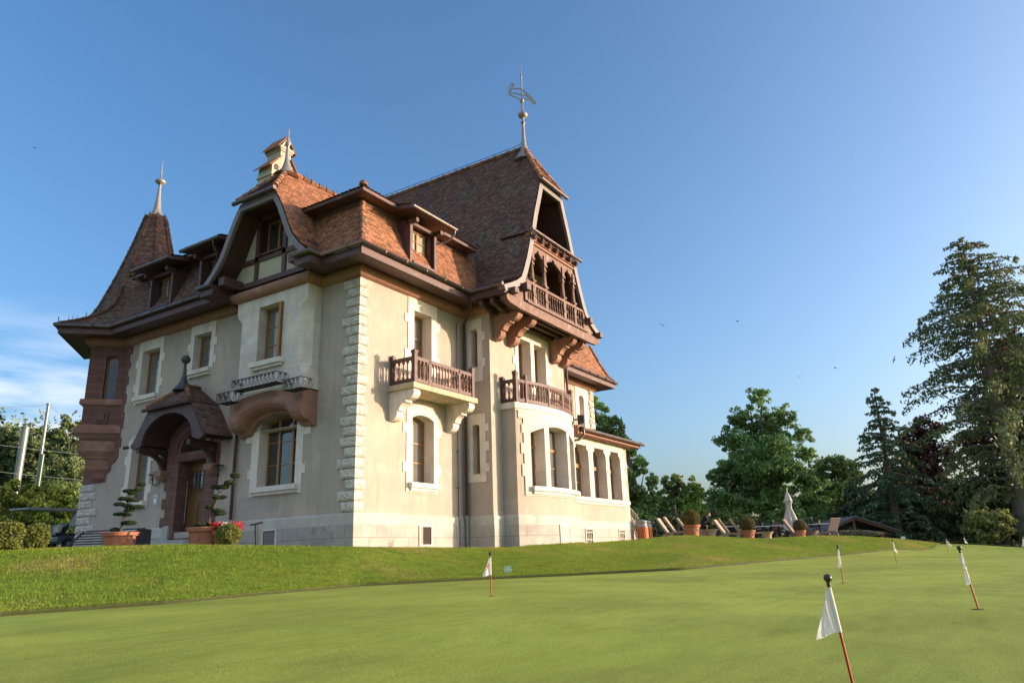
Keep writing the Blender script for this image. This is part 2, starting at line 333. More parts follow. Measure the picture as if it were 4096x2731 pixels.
# ---- walls
def wall(M, outer, holes, name='wall', m=None, rev=-.45, sides=False):
    holes = [shrink(h, -.012) for h in holes]
    b = MB(); b.slab(outer, holes, M, -.45, 0.0, rev, sides=sides); return b.build(name, m or STUCCO, villa)
ZB, ZC = -.6, 8.15
hl = [opening(9.98, 11.09, 5.85, 7.60), opening(6.99, 7.95, 6.32, 7.63), opening(10.0, 11.08, 2.05, 4.15, .15), opening(2.41, 4.10, 2.04, 4.20, .17), opening(6.60, 8.18, .70, 4.22, .62, 12)]
wall(ML, [(0, .9), (14.17, .9), (14.17, ZC), (0, ZC)], hl)
hr = [opening(2.40, 3.47, 2.04, 4.17, .13), opening(2.46, 3.36, 4.83, 7.58)]
wall(MR, [(0, .9), (5.2, .9), (5.2, ZC), (0, ZC)], hr)
hs = [opening(-.62, -.33, 2.45, 4.12, .06), opening(-.60, -.33, 6.12, 7.49)]
wall(MS, [(0, .9), (0, ZC), (-1.1, ZC), (-1.1, .9)], [h for h in hs])
ht = [opening(7.03, 7.92, 4.83, 7.52), opening(8.17, 9.05, 4.83, 7.52)]
wall(MT, [(5.2, .9), (10.6, .9), (10.6, 8.3), (5.2, 8.3)], ht)
wall(MW, [(10.6, 3.0), (19.4, 3.0), (19.4, ZC), (10.6, ZC)], [opening(17.80, 18.34, 5.0, 7.60)])
for quadw in ([(10.6, -1.1, .9), (10.6, 2, .9), (10.6, 2, 8.3), (10.6, -1.1, 8.3)], [(19.4, 2, -.5), (19.4, 13, -.5), (19.4, 13, 8.15), (19.4, 2, 8.15)], [(0, 14.17, -.5), (19.4, 14.17, -.5), (19.4, 14.17, 8.15), (0, 14.17, 8.15)],
              [(5.82, -1.1, .9), (5.82, -1.66, .9), (5.82, -1.66, 4.6), (5.82, -1.1, 4.6)], [(9.98, -1.1, .9), (9.98, -1.66, .9), (9.98, -1.66, 4.6), (9.98, -1.1, 4.6)], [(17.05, -.7, .9), (17.05, 2, .9), (17.05, 2, 5.2), (17.05, -.7, 4.6)]):
    b = MB(); b.face(quadw); b.build('wall', STUCCO, villa)
# ---- bow of the tower with three arched lights
def bowstrip(b, x0, x1, zlo, zhi, d, n=None):
    n = n or max(1, int((x1-x0)/.12)); zl = zlo if callable(zlo) else (lambda x: zlo); zh = zhi if callable(zhi) else (lambda x: zhi)
    for i in range(n):
        a = x0+(x1-x0)*i/n; c = x0+(x1-x0)*(i+1)/n
        b.face([MBOW(a, zl(a), d), MBOW(c, zl(c), d), MBOW(c, zh(c), d), MBOW(a, zh(a), d)], [(a, zl(a)), (c, zl(c)), (c, zh(c)), (a, zh(a))])
arch = lambda x: 4.18-.125*(x-8.1)**2
lights = [(6.42, 7.14), (7.40, 8.80), (9.05, 9.74)]
b = MB(); bowstrip(b, 5.82, 9.98, .9, 1.74, 0); bowstrip(b, 5.82, 6.1, 1.74, 4.6, 0, 3); bowstrip(b, 9.9, 9.98, 1.74, 4.6, 0, 1); b.build('wall', STUCCO, villa)
b = MB(); D = .03
xs = [6.12]+[x for l in lights for x in l]+[9.92]
for i in range(0, len(xs), 2): bowstrip(b, xs[i], xs[i+1], 1.72, 4.6, D)
for a, c in lights: bowstrip(b, a, c, arch, 4.6, D); bowstrip(b, a, c, 1.72, 2.02, D)
for za, zb_, e in [(2.35, 2.75, .1), (3.1, 3.45, .12), (3.8, 4.1, .08), (4.3, 4.6, .2)]: bowstrip(b, 6.12-e, 6.12, za, zb_, D, 1)
for a, c in lights:                                              # deep reveals
    for x in (a, c): b.face([MBOW(x, 2.02, D), MBOW(x, arch(x), D), MBOW(x, arch(x), -.5), MBOW(x, 2.02, -.5)], [(x, 2), (x, 4), (x+.5, 4), (x+.5, 2)])
    n = 8
    for i in range(n):
        p = a+(c-a)*i/n; q = a+(c-a)*(i+1)/n; b.face([MBOW(p, arch(p), D), MBOW(q, arch(q), D), MBOW(q, arch(q), -.5), MBOW(p, arch(p), -.5)])
b.face([MBOW(6.12, 1.72, 0), MBOW(6.12, 4.6, 0), MBOW(6.12, 4.6, D), MBOW(6.12, 1.72, D)])
b.build('stone_surround', LIME, villa)
for a, c in lights:
    f = MB(); dd = -.45
    for x0, x1 in ((a, a+.07), (c-.07, c)): f.face([MBOW(x0, 2.02, dd), MBOW(x1, 2.02, dd), MBOW(x1, arch(x1), dd), MBOW(x0, arch(x0), dd)])
    if c-a > 1: f.prism([(7.98, 2.02), (8.06, 2.02), (8.06, 4.12), (7.98, 4.12)], lambda u, w, d: MBOW(u, w, d), dd, dd+.05)
    for z, t in ((3.42, .05), (2.78, .014)):
        f.prism([(a+.02, z-t), (c-.02, z-t), (c-.02, z+t), (a+.02, z+t)], lambda u, w, d: MBOW(u, w, d), dd, dd+.05)
    f.prism([(a, 2.02), (c, 2.02), (c, 2.10), (a, 2.10)], lambda u, w, d: MBOW(u, w, d), dd, dd+.05)
    w = f.build('window', FRAME, villa)
    p = MB(); bowstrip(p, a, c, 2.02, arch, dd-.01, 3); p.build('pane', GLASS, w)
def bowbox(b, x0, x1, z0, z1, d0, d1, n=24):
    for i in range(n):
        a = x0+(x1-x0)*i/n; c = x0+(x1-x0)*(i+1)/n
        P = lambda x, z, d: MBOW(x, z, d)
        b.face([P(a, z0, d1), P(c, z0, d1), P(c, z1, d1), P(a, z1, d1)]); b.face([P(a, z1, d0), P(c, z1, d0), P(c, z1, d1), P(a, z1, d1)]); b.face([P(a, z0, d0), P(c, z0, d0), P(c, z0, d1), P(a, z0, d1)])
    for x in (x0, x1): b.face([MBOW(x, z0, d0), MBOW(x, z0, d1), MBOW(x, z1, d1), MBOW(x, z1, d0)])
b = MB(); bowbox(b, 6.40, 9.9, 1.87, 2.02, -.1, .17); bowbox(b, 6.45, 9.9, 1.77, 1.868, 0, .09); b.build('sill', LIME_P, villa)
# ---- tower balcony slab above the bow
b = MB(); bowbox(b, 5.76, 10.04, 4.63, 4.83, -.7, .08, 30); bowbox(b, 5.80, 10.0, 4.56, 4.628, -.3, .04, 30)
b.box(5.74, 5.9, -1.70, -1.1, 4.63, 4.829); b.box(9.9, 10.06, -1.70, -1.1, 4.63, 4.829); b.box(5.78, 10.02, -1.66, -1.1, 4.61, 4.81)
b.build('balcony_slab', LIME_P, villa)
# ---- sunroom: three shouldered lights
def shoulder(u0, u1, z0, z1):
    s = .17
    return [(u0, z0), (u1, z0), (u1, z1-.36), (u1-.03, z1-.24), (u1-.10, z1-.17), (u1-s, z1-.15), (u1-s, z1), (u0+s, z1), (u0+s, z1-.15), (u0+.10, z1-.17), (u0+.03, z1-.24), (u0, z1-.36)]
sr = [(11.75, 13.06), (13.47, 14.75), (15.09, 16.28)]
sh = [shoulder(a, c, 2.04, 4.18) for a, c in sr]
wall(MN, [(10.0, .9), (17.05, .9), (17.05, 4.75), (10.0, 4.75)], sh, rev=-.02)
b = MB(); b.slab(toothed(10.05, 16.62, 1.74, 4.55, [], [(2.3, 2.62), (2.95, 3.3), (3.6, 3.95)], .2), sh, MN, 0, .028, -.47); b.build('stone_surround', LIME, villa)
for (a, c), op in zip(sr, sh):
    f = MB(); f.slab(op, [shrink(op, .07)], MN, -.45, -.40)
    m = (a+c)/2; f.prism([(m-.03, 2.04), (m+.03, 2.04), (m+.03, 4.1), (m-.03, 4.1)], MN, -.45, -.39)
    f.prism([(a, 3.28), (c, 3.28), (c, 3.44), (a, 3.44)], MN, -.45, -.36); f.prism([(a, 2.66), (c, 2.66), (c, 2.69), (a, 2.69)], MN, -.45, -.40)
    w = f.build('window', FRAME, villa); p = MB(); p.slab(shrink(op, .02), [], MN, -.44, -.435, sides=False); p.build('pane', GLASS, w)
b = MB(); b.prism([(10.2, 1.87), (16.78, 1.87), (16.78, 2.02), (10.2, 2.02)], MN, -.1, .17); b.prism([(10.2, 1.77), (16.72, 1.77), (16.72, 1.868), (10.2, 1.868)], MN, .01, .09); b.build('sill', LIME_P, villa)
# ---- windows
T2 = [(3.55, 3.83), (2.35, 2.64)]
window(MR, 2.40, 3.47, 2.04, 4.17, .13, .42, (), (3.33, 2.72), toothed(2.14, 3.68, 1.76, 4.50, T2, T2, .16, .2), stone=LIME_P)
window(MR, 2.46, 3.36, 4.83, 7.58, 0, .42, (), (6.8, 6.0), toothed(2.17, 3.64, 4.83, 8.02, [(7.1, 7.38), (5.9, 6.2)], [(7.1, 7.38), (5.9, 6.2)], .15), sill=False, stone=LIME_P)
window(ML, 2.41, 4.10, 2.04, 4.20, .17, .36, (2.95, 3.56), (3.42, 2.72), None, glass=GLASSD)
b = MB(); b.slab([(2.13, 1.78), (4.43, 1.78), (4.43, 2.33), (4.57, 2.33), (4.57, 2.62), (4.43, 2.62), (4.43, 3.46), (4.74, 3.46), (4.74, 3.78), (1.82, 3.78), (1.82, 3.46), (2.13, 3.46), (2.13, 2.60), (2.0, 2.60), (2.0, 2.33), (2.13, 2.33)], [opening(2.41, 4.10, 2.04, 3.77)], ML, 0, .028, -.36); b.build('stone_surround', LIME_P, villa)
window(ML, 9.98, 11.09, 5.85, 7.60, 0, .30, (), (7.0, 6.4), toothed(9.79, 11.34, 5.58, 8.02, [(7.05, 7.35), (6.1, 6.4)], [(7.0, 7.3), (6.1, 6.4)], .13), stone=LIME_P)
window(ML, 6.99, 7.95, 6.32, 7.63, 0, .30, (), (7.2, 6.75), toothed(6.78, 8.16, 6.06, 8.02, [(7.1, 7.38), (6.45, 6.72)], [(7.1, 7.38), (6.45, 6.72)], .13), stone=LIME_P)
window(ML, 10.0, 11.08, 2.05, 4.15, .15, .30, (), (3.4, 2.7), toothed(9.8, 11.33, 1.80, 4.46, [(3.4, 3.7), (2.3, 2.6)], [(3.4, 3.7), (2.3, 2.6)], .15, .2), stone=LIME_P)
window(MS, -.62, -.33, 2.45, 4.12, .06, .30, (), (), toothed(-.86, -.10, 2.18, 4.47, [(2.5, 2.78), (3.2, 3.5), (3.85, 4.1)], [], .13), sill=False, stone=LIME_P)
window(MS, -.60, -.33, 6.12, 7.49, 0, .30, (), (), toothed(-.80, -.10, 5.6, 7.86, [(6.1, 6.4), (7.05, 7.35)], [], .11), sill=False, stone=LIME_P)
so = toothed(6.82, 9.30, 4.83, 7.84, [(5.9, 6.2), (6.45, 6.75)], [(5.9, 6.2), (6.45, 6.75)], .17)
w1 = window(MT, 7.03, 7.92, 4.83, 7.52, 0, .42, (), (6.85, 6.1), None, sill=False)
w2 = window(MT, 8.17, 9.05, 4.83, 7.52, 0, .42, (), (6.85, 6.1), None, sill=False)
b = MB(); b.slab(so, ht, MT, 0, .028, -.44); b.build('stone_surround', LIME_P, w1)
window(MW, 17.80, 18.34, 5.0, 7.60, .12, .35, (), (), toothed(17.4, 18.75, 4.9, 8.0, [], [], .1), sill=False, stone=LIME_P)
# ---- corner bay on the left front (white ashlar) with chamfered edges
b = MB(); y0, y1, xf = 1.61, 4.90, -.57
def chedge(yc, sgn):
    return [(yc, 4.70), (yc, 5.15), (yc+sgn*.10, 5.22), (yc+sgn*.28, 5.5), (yc+sgn*.28, 7.10), (yc+sgn*.27, 7.24), (yc+sgn*.20, 7.36), (yc+sgn*.08, 7.45), (yc, 7.62), (yc, 8.1)]
rgt = chedge(y0, 1); lft = chedge(y1, -1)
bwin = opening(2.68, 3.81, 5.80, 7.65)
b.slab(rgt[::-1]+lft, [bwin], MBY, 0, 0.0, -.36, sides=False)
for yc, sgn, e in ((y0, 1, rgt), (y1, -1, lft)):
    side = [(w, abs(u-yc)) for u, w in e]                        # same chamfer seen on the flank
    pl = [(-.57+k, z) for z, k in side]; flank = pl+[(0.0, 8.1), (0.0, 4.70)]
    tr = tessellate_polygon([[Vector((p[0], p[1], 0)) for p in flank]])
    for t in tr: b.face([(flank[i][0], yc, flank[i][1]) for i in t], [(flank[i][0]+9, flank[i][1]) for i in t])
    for i in range(len(e)-1):
        (ua, za), (ub, zb_) = e[i], e[i+1]; ka, kb = abs(ua-yc), abs(ub-yc)
        if ka+kb > 0: b.face([(-.57, ua, za), (-.57, ub, zb_), (-.57+kb, yc, zb_), (-.57+ka, yc, za)], [(ua, za), (ub, zb_), (ub+.3, zb_), (ua+.3, za)])
b.build('bay_wall', LIME, villa)
window(MBY, 2.68, 3.81, 5.80, 7.65, 0, .34, (3.12,), (7.0, 6.4), None, sillz=5.80)
b = MB(); b.obox((-.57+.10, 2.78, 6.72), (.22, .08, 0), (.012, -.03, 0), (0, 0, .88)); b.build('open_sash', FRAME, villa)
# corbelled sandstone belly carrying the bay, arched over the window below
b = MB(); nu = 26
def zb(u):
    t = (u-3.25)/1.12
    return 3.70+(.50*math.sqrt(max(0, 1-t*t)) if abs(t) < 1 else 0)-.12*max(0, (u-4.2))-.06*max(0, 2.2-u)
prof = [(0, 0), (.10, 0), (.16, .03), (.20, .10), (.24, .12), (.42, .16), (.55, .24), (.64, .38), (.66, .52), (.63, .66), (.58, .74)]
rows = []
for i in range(nu+1):
    u = y0+(y1-y0)*i/nu; z_ = zb(u); zt = 4.74+.10*math.exp(-((u-3.3)/.9)**2); k = (zt-z_)/.95
    rows.append([(-d, u, z_+z*min(1, k)) for d, z in prof]+[(-.58, u, zt)])
for i in range(nu):
    for j in range(len(rows[0])-1): b.face([rows[i][j], rows[i+1][j], rows[i+1][j+1], rows[i][j+1]], [(rows[i][j][1], rows[i][j][2]), (rows[i+1][j][1], rows[i+1][j][2]), (rows[i+1][j+1][1], rows[i+1][j+1][2]), (rows[i][j+1][1], rows[i][j+1][2])], sm=True)
for r in (rows[0], rows[-1]):
    c0 = (0.0, r[0][1], r[-1][2]); 
    for j in range(len(r)-1): b.face([c0, r[j], r[j+1]])
b.build('bay_corbel', SAND, villa)
# ---- turret
b = MB(); L_ = 1.30
tw = opening(.28, .71, 5.80, 7.62, .08)
b.slab([(-.1, 4.4), (L_, 4.4), (L_, 8.1), (-.1, 8.1)], [tw], MTR, 0, 0, -.25, sides=False)
b.face([(*TB, 4.4), (*TC, 4.4), (*TC, 8.1), (*TB, 8.1)], [(0, 4.4), (3, 4.4), (3, 8.1), (0, 8.1)])
b.slab([(11.95, 3.78), (12.0, 4.1), (11.88, 4.1), (11.88, 4.45), (11.98, 4.45), (11.98, 4.8), (11.88, 4.8), (11.88, 5.4), (11.97, 5.4), (11.97, 5.75), (11.87, 5.75), (11.87, 6.1), (11.98, 6.1), (11.98, 6.45), (11.87, 6.45), (11.87, 6.8), (11.97, 6.8), (11.97, 7.1), (11.85, 7.1), (11.85, 7.35), (11.97, 7.35), (11.97, 7.66), (11.82, 7.66), (11.82, 8.0), (12.3, 8.0), (14.1, 8.0), (14.17, 2.9), (12.62, 2.9), (12.62, 3.15), (12.35, 3.3), (12.35, 3.5), (12.1, 3.6)], [], ML, 0, .025)
b.prism([(.42, 5.02), (.86, 5.02), (.86, 5.46), (.42, 5.46)], MTR, 0, .05); b.prism([(.52, 5.12), (.76, 5.12), (.76, 5.36), (.52, 5.36)], MTR, .05, .10)
b.build('turret_wall', SANDB, villa)
def foot(z, k, off):
    c = Vector((.05, 13.05)); o = []
    pts = [Vector((.25, 12.0)), Vector(TB), Vector(TC)]
    for i, p in enumerate(pts):
        q = c+(p-c)*k
        dirs = [Vector((-1, -1)).normalized(), Vector((-1, -1)).normalized()+Vector((-.75, .65)).normalized(), Vector((-.75, .65)).normalized()]
        q = q+dirs[i]*off*(1 if i != 1 else 1.0); o.append((q.x, q.y, z))
    return o
lv = [(5.93, 1, 0), (5.93, 1, .10), (5.80, 1, .12), (5.72, 1, .11), (5.66, 1, .03), (5.62, 1, 0), (5.0, 1, 0), (4.88, 1, .14), (4.80, 1, .17), (4.64, 1, .17), (4.62, 1, .12), (4.50, 1, .03), (4.45, 1, -.02), (4.12, .97, 0), (4.10, .98, .05), (4.0, .97, .05), (3.86, .88, .0), (3.80, .80, 0), (3.76, .80, 0), (3.7, .70, 0), (3.52, .64, 0), (3.47, .62, 0), (3.44, .66, 0), (3.36, .66, 0), (3.28, .57, 0), (3.24, .52, 0), (3.05, .40, 0), (2.88, .04, 0)]
b = MB(); fr_ = [foot(z, k, o) for z, k, o in lv]
for i in range(len(fr_)-1):
    for j in range(2): b.face([fr_[i][j], fr_[i][j+1], fr_[i+1][j+1], fr_[i+1][j]])
b.build('turret_corbel', SAND, villa)
f = MB(); f.slab(tw, [shrink(tw, .05)], MTR, -.22, -.17); f.prism([(.485, 5.8), (.505, 5.8), (.505, 7.6), (.485, 7.6)], MTR, -.22, -.19)
for z in (6.3, 6.8, 7.25): f.prism([(.3, z), (.69, z), (.69, z+.02), (.3, z+.02)], MTR, -.22, -.19)
w = f.build('window', FRAME, villa); p = MB(); p.slab(shrink(tw, .02), [], MTR, -.21, -.205, sides=False); p.build('pane', GLASSD, w)
# ---- swept mouldings
def offpath(path, o):
    P = [Vector(p) for p in path]; n = len(P); res = []
    for i in range(n):
        ds = []
        if i > 0: ds.append((P[i]-P[i-1]).normalized())
        if i < n-1: ds.append((P[i+1]-P[i]).normalized())
        ns = [Vector((d.y, -d.x)) for d in ds]                   # outward = right-hand side of travel
        if len(ns) == 1: res.append(P[i]+ns[0]*o)
        else:
            m = (ns[0]+ns[1]).normalized(); res.append(P[i]+m*(o/max(.3, m.dot(ns[0]))))
    return res
def sweep(b, prof, path, sm=False, caps=True):
    rings = [[(p.x, p.y, z) for p in offpath(path, o)] for o, z in prof]
    for i in range(len(prof)-1):
        for j in range(len(path)-1):
            b.face([rings[i][j], rings[i][j+1], rings[i+1][j+1], rings[i+1][j]], None, None, sm)
    if caps:
        for e in (0, -1): b.face([r[e] for r in rings])
WP = [TC, TB, (0, 12.17), (0, 4.90), (-.57, 4.90), (-.57, 1.61), (0, 1.61), (0, 0), (5.2, 0), (5.2, -1.1), (5.75, -1.1)]
WP = [tuple(p) for p in WP]
# travel direction: from turret along the left front towards the near corner, so the right-hand side faces out
def fix(path):                                                    # make the right-hand side of travel the outside
    return path
cprof = [(0.0, 7.98), (.05, 7.99), (.13, 8.03), (.19, 8.10), (.21, 8.18), (.20, 8.26), (.17, 8.30), (0, 8.30)]
b = MB(); sweep(b, [(-o, z) for o, z in cprof], WP, True) if False else sweep(b, cprof, WP, False)
b.build('cornice', SAND, villa)
b = MB(); sweep(b, cprof, [(10.6, 2.0), (19.4, 2.0), (19.4, 13)], False); b.build('cornice', SAND, villa)
# ---- plinth
def plinth(path, z0=-.5, zt=1.1, zs=.77):
    b = MB(); q = [Vector(p) for p in path]
    pr_ = [(.075, z0), (.075, zs)]
    u = 0; lo = [[(p.x, p.y) for p in offpath(path, .075)], [(p.x, p.y) for p in offpath(path, .06)]]
    bt = MB()
    for j in range(len(path)-1):
        L = (q[j+1]-q[j]).length
        a, c = lo[0][j], lo[0][j+1]; b.face([(*a, z0), (*c, z0), (*c, zs), (*a, zs)], [(u, z0-.08), (u+L, z0-.08), (u+L, zs-.08), (u, zs-.08)])
        a2, c2 = lo[1][j], lo[1][j+1]; b.face([(*a, zs), (*c, zs), (*c2, zs), (*a2, zs)])
        i0 = offpath(path, 0.0); a3, c3 = i0[j], i0[j+1]
        bt.face([(*a2, zs), (*c2, zs), (*c2, zt-.06), (*a2, zt-.06)], [(u, .02), (u+L, .02), (u+L, .3), (u, .3)])
        bt.face([(*a2, zt-.06), (*c2, zt-.06), (c3.x, c3.y, zt+.0), (a3.x, a3.y, zt+.0)], [(u, .3), (u+L, .3), (u+L, .36), (u, .36)]); u += L
    return b, bt
arcp = [MBOW(5.82+4.16*i/16, 0, 0)[:2] for i in range(17)]
for pth in ([(0, 14.17), (0, 8.52)], [(0, 6.52), (0, 0), (5.2, 0), (5.2, -1.1), (5.82, -1.1)]+[tuple(p) for p in arcp]+[(9.98, -.7), (17.05, -.7), (17.05, 2)]):
    b, bt = plinth(pth); b.build('plinth', PLINTH, villa); bt.build('plinth_cap', PLINTH_T, villa)
def cellar(M, u0, u1, z0, z1, kind, d=.077):
    b = MB(); b.prism([(u0, z0), (u1, z0), (u1, z1), (u0, z1)], M, d-.05, d+.004)
    w = b.build('cellar_opening', DARK, villa)
    s = MB()
    if kind == 'louvre':
        for i in range(14):
            z = z0+(z1-z0)*(i+.5)/14; s.prism([(u0+.03, z-.014), (u1-.03, z-.014), (u1-.03, z+.014), (u0+.03, z+.014)], M, d+.004, d+.03)
        s.build('louvre', LIME_P, w)
    elif kind == 'bars':
        for z in (z0+.12, z1-.12): s.prism([(u0, z-.012), (u1, z-.012), (u1, z+.012), (u0, z+.012)], M, d, d+.03)
        for i in range(3): u = u0+(u1-u0)*(i+1)/4; s.prism([(u-.01, z0), (u+.01, z0), (u+.01, z1), (u-.01, z1)], M, d, d+.025)
        s.build('iron_bars', LIME_P, w)
    elif kind == 'mesh':
        s.prism([(u0+.03, z0), (u1-.03, z0), (u1-.03, z1-.03), (u0+.03, z1-.03)], M, d+.002, d+.012); s.build('mesh_grille', VERGE, w)
    else:
        s.prism([(u0, z0), (u0+.13, z0), (u0+.13, z1), (u0, z1)], M, d-.03, d+.01); s.build('frame', FRAME, w)
    t = MB(); t.slab([(u0-.06, z0-.04), (u1+.06, z0-.04), (u1+.06, z1+.05), (u0-.06, z1+.05)], [[(u0, z0), (u1, z0), (u1, z1), (u0, z1)]], M, d, d+.035); t.build('stone_surround', LIME_P, w)
cellar(MR, 2.73, 3.24, .22, .74, 'frame'); cellar(MBOW, 7.78, 8.50, .1, .74, 'louvre'); cellar(MN, 12.3, 12.86, .22, .74, 'bars'); cellar(MN, 15.5, 16.05, .25, .74, 'bars'); cellar(ML, 3.03, 3.56, .2, .74, 'mesh')
# ---- rock-faced quoins
def quoins(M1, M2, n, z0, hh, lens, seed, M1only=False, flip=1):
    r = random.Random(seed); b = MB()
    for i in range(n):
        za = z0+i*hh; zc = za+hh-.034; l1, l2 = lens[i % len(lens)]
        l1 *= r.uniform(.92, 1.08); l2 *= r.uniform(.92, 1.08)
        for M, l, sg in ((M1, l1, 1), (M2, l2, 1)):
            if M is None: continue
            nu = max(5, int(l/.055)); nw = 5; g = []
            for a in range(nu+1):
                for c in range(nw+1):
                    u = l*a/nu*sg; w = za+(zc-za)*c/nw; edge = (a in (0, nu)) or (c in (0, nw))
                    d = .030 if edge else .062+r.uniform(-.022, .024)
                    if a == 0: d = .05
                    g.append(M(u if a else -0.05, w, d))
            for a in range(nu):
                for c in range(nw):
                    k = a*(nw+1)+c; b.face([g[k], g[k+nw+1], g[k+nw+2], g[k+1]], None, None, False)
            for (ua, wa, ub, wb) in ((0, za, l, za), (0, zc, l, zc), (l, za, l, zc)):
                b.face([M(ua, wa, .035), M(ub, wb, .035), M(ub, wb, 0), M(ua, wa, 0)])
    return b.build('quoins', QUOIN, villa)
QL = [(.50, .34), (.62, .26), (.36, .40), (.52, .28), (.66, .30), (.42, .38), (.56, .24)]
quoins(lambda u, w, d: ML(u, w, d), lambda u, w, d: MR(u, w, d), 23, 1.12, .2985, QL, 3)
quoins(lambda u, w, d: ML(14.17-u, w, d), None, 6, 1.12, .2985, [(1.12, 0), (.90, 0)], 5)
quoins(lambda u, w, d: MW(19.4-u, w, d), None, 12, 4.5, .2985, [(.52, 0), (.34, 0), (.42, 0)], 6)
# ------------------------------------------------------------------ roofs
def interp(poly, s, cum):
    if s <= 0: return Vector(poly[0])
    for i in range(len(poly)-1):
        if s <= cum[i+1] or i == len(poly)-2:
            t = (s-cum[i])/max(1e-9, cum[i+1]-cum[i]); return Vector(poly[i]).lerp(Vector(poly[i+1]), t)
def tiles_lr(name, Lp, Rp, m, parent, e=.125, w=.165, seed=1, skirt=None, holes=None, lift=.028):
    Lp = [Vector(p) for p in Lp]; Rp = [Vector(p) for p in Rp]
    cum = [0.0]
    for i in range(len(Lp)-1): 
        dl = (Lp[i+1]-Lp[i]); dr = (Rp[i+1]-Rp[i]); dirv = (Rp[0]-Lp[0]).normalized()
        a = dl-dirv*dl.dot(dirv); cum.append(cum[-1]+max(1e-4, a.length))
    T = cum[-1]; r = random.Random(seed); verts = []; cols = []
    b = MB(); N = max(2, int(T/.3)); base = [(interp(Lp, T*i/N, cum), interp(Rp, T*i/N, cum)) for i in range(N+1)]
    d0 = (Rp[0]-Lp[0]).normalized()
    def nrm(s):
        a = interp(Lp, max(0, s-.1), cum); c = interp(Lp, min(T, s+.1), cum); up = c-a; up -= d0*up.dot(d0)
        n = d0.cross(up); n.normalize(); return n if n.z > 0 or abs(n.z) < .02 and True else -n
    sgn = 1
    for i in range(N):
        (a, c), (p, q) = base[i], base[i+1]; n0 = nrm(T*i/N)*.02; n1 = nrm(T*(i+1)/N)*.02
        b.face([a-n0, c-n0, q-n1, p-n1], None, (.55, .5, .5))
    o = b.build(name, m, parent)
    rows = int(T/e)+1
    for i in range(rows):
        s = i*e
        if s >= T: break
        s2 = min(T, s+1.7*e); l0, r0 = interp(Lp, s, cum), interp(Rp, s, cum); l1, r1 = interp(Lp, s2, cum), interp(Rp, s2, cum)
        d = (r0-l0); 
        if d.length < .05: continue
        d.normalize(); u0 = l0.dot(d); u1 = r0.dot(d); n0 = nrm(s); n1 = nrm(s2)
        lo1, hi1 = l1.dot(d), r1.dot(d)
        off = .5*(i % 2)*w; k0 = math.ceil((u0-off-.02)/w-.5); k1 = math.floor((u1-off+.02)/w+.5)
        for k in range(k0, k1+1):
            uc = k*w+off
            if uc < u0-.05 or uc > u1+.05: continue
            jl = r.uniform(-.006, .006); hw = w*.485; lf = lift+jl
            def Pt(u, f):
                # f in 0..1 from lower edge to upper edge
                a = l0+d*(min(max(u, u0), u1)-u0)+n0*lf; c = l1+d*(min(max(u, lo1), hi1)-lo1)+n1*.004
                return a.lerp(c, f)
            pts = [Pt(uc-hw, 1), Pt(uc-hw, .28), Pt(uc-hw*.62, .08), Pt(uc, 0.0), Pt(uc+hw*.62, .08), Pt(uc+hw, .28), Pt(uc+hw, 1)]
            th = n0*(-.020)
            g = r.uniform(.84, 1.22); h = r.uniform(-.07, .07)
            if r.random() < .10: g *= .70
            if r.random() < .06: g *= 1.25
            cc = (g*(1+h), g, g*(1-h)); verts += [list(p) for p in pts]; cols.append(cc)
            if i > 0:                                             # dark copy paints the shade in the open joint under the tile's rounded end
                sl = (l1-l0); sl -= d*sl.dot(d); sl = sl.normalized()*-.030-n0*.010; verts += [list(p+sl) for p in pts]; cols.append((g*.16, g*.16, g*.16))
    # tiles together with their dark shade copies
    V = np.array(verts, dtype=np.float32).reshape(-1, 7, 3)
    if len(V):
        me = o.data; base_n = len(me.vertices)
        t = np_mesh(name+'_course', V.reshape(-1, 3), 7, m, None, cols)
        # join into the roof part as one mesh
        bm = bmesh.new(); bm.from_mesh(t.data)
        bm.to_mesh(t.data); bm.free()
        bpy.data.objects.remove(o); t.name = name; t.data.name = name; t.parent = parent
        # append the underlay faces
        bm = bmesh.new(); bm.from_mesh(t.data); cl = bm.verts.layers.float_color.get('Col')
        for f, c in zip(b.f, b.c):
            vs = [bm.verts.new(b.v[i]) for i in f]
            for v in vs: v[cl] = (c[0], c[1], c[2], 1)
            bm.faces.new(vs)
        bm.to_mesh(t.data); bm.free(); o = t
    return o
def ridge_tiles(name, path, parent, r=.10, L=.36, seed=2, bright=1.0, spikes=False):
    P = [Vector(p) for p in path]; cum = [0.0]
    for i in range(len(P)-1): cum.append(cum[-1]+(P[i+1]-P[i]).length)
    T = cum[-1]; n = max(1, int(T/L)); rr = random.Random(seed); b = MB()
    for i in range(n):
        a = interp(P, T*i/n, cum); c = interp(P, T*(i+1.12)/n, cum); g = rr.uniform(.6, 1.3)*bright
        b.tube([a, a.lerp(c, .15), c], [r*1.22, r*1.12, r*.88], 8, True, True, (g*1.1, g*.92, g*.85))
        if spikes and i % 2 == 0:
            m = a.lerp(c, .5); b.tube([m, m+Vector((rr.uniform(-.03, .03), rr.uniform(-.03, .03), .26))], .008, 4, False, True, (.1, .1, .1))
    return b.build(name, RIDGE, parent)
def gutter(path, r=.075, name='gutter', parent=None, seg=.95, m=None):
    P = [Vector(p) for p in path]; b = MB(); b.tube(P, r, 10)
    for i in range(len(P)-1):
        L = (P[i+1]-P[i]).length; n = int(L/seg)
        for k in range(1, n+1):
            c = P[i].lerp(P[i+1], k/(n+.5)); d = (P[i+1]-P[i]).normalized(); b.tube([c-d*.018, c+d*.018], r*1.13, 10)
    return b.build(name, m or GUTTER, parent or villa)
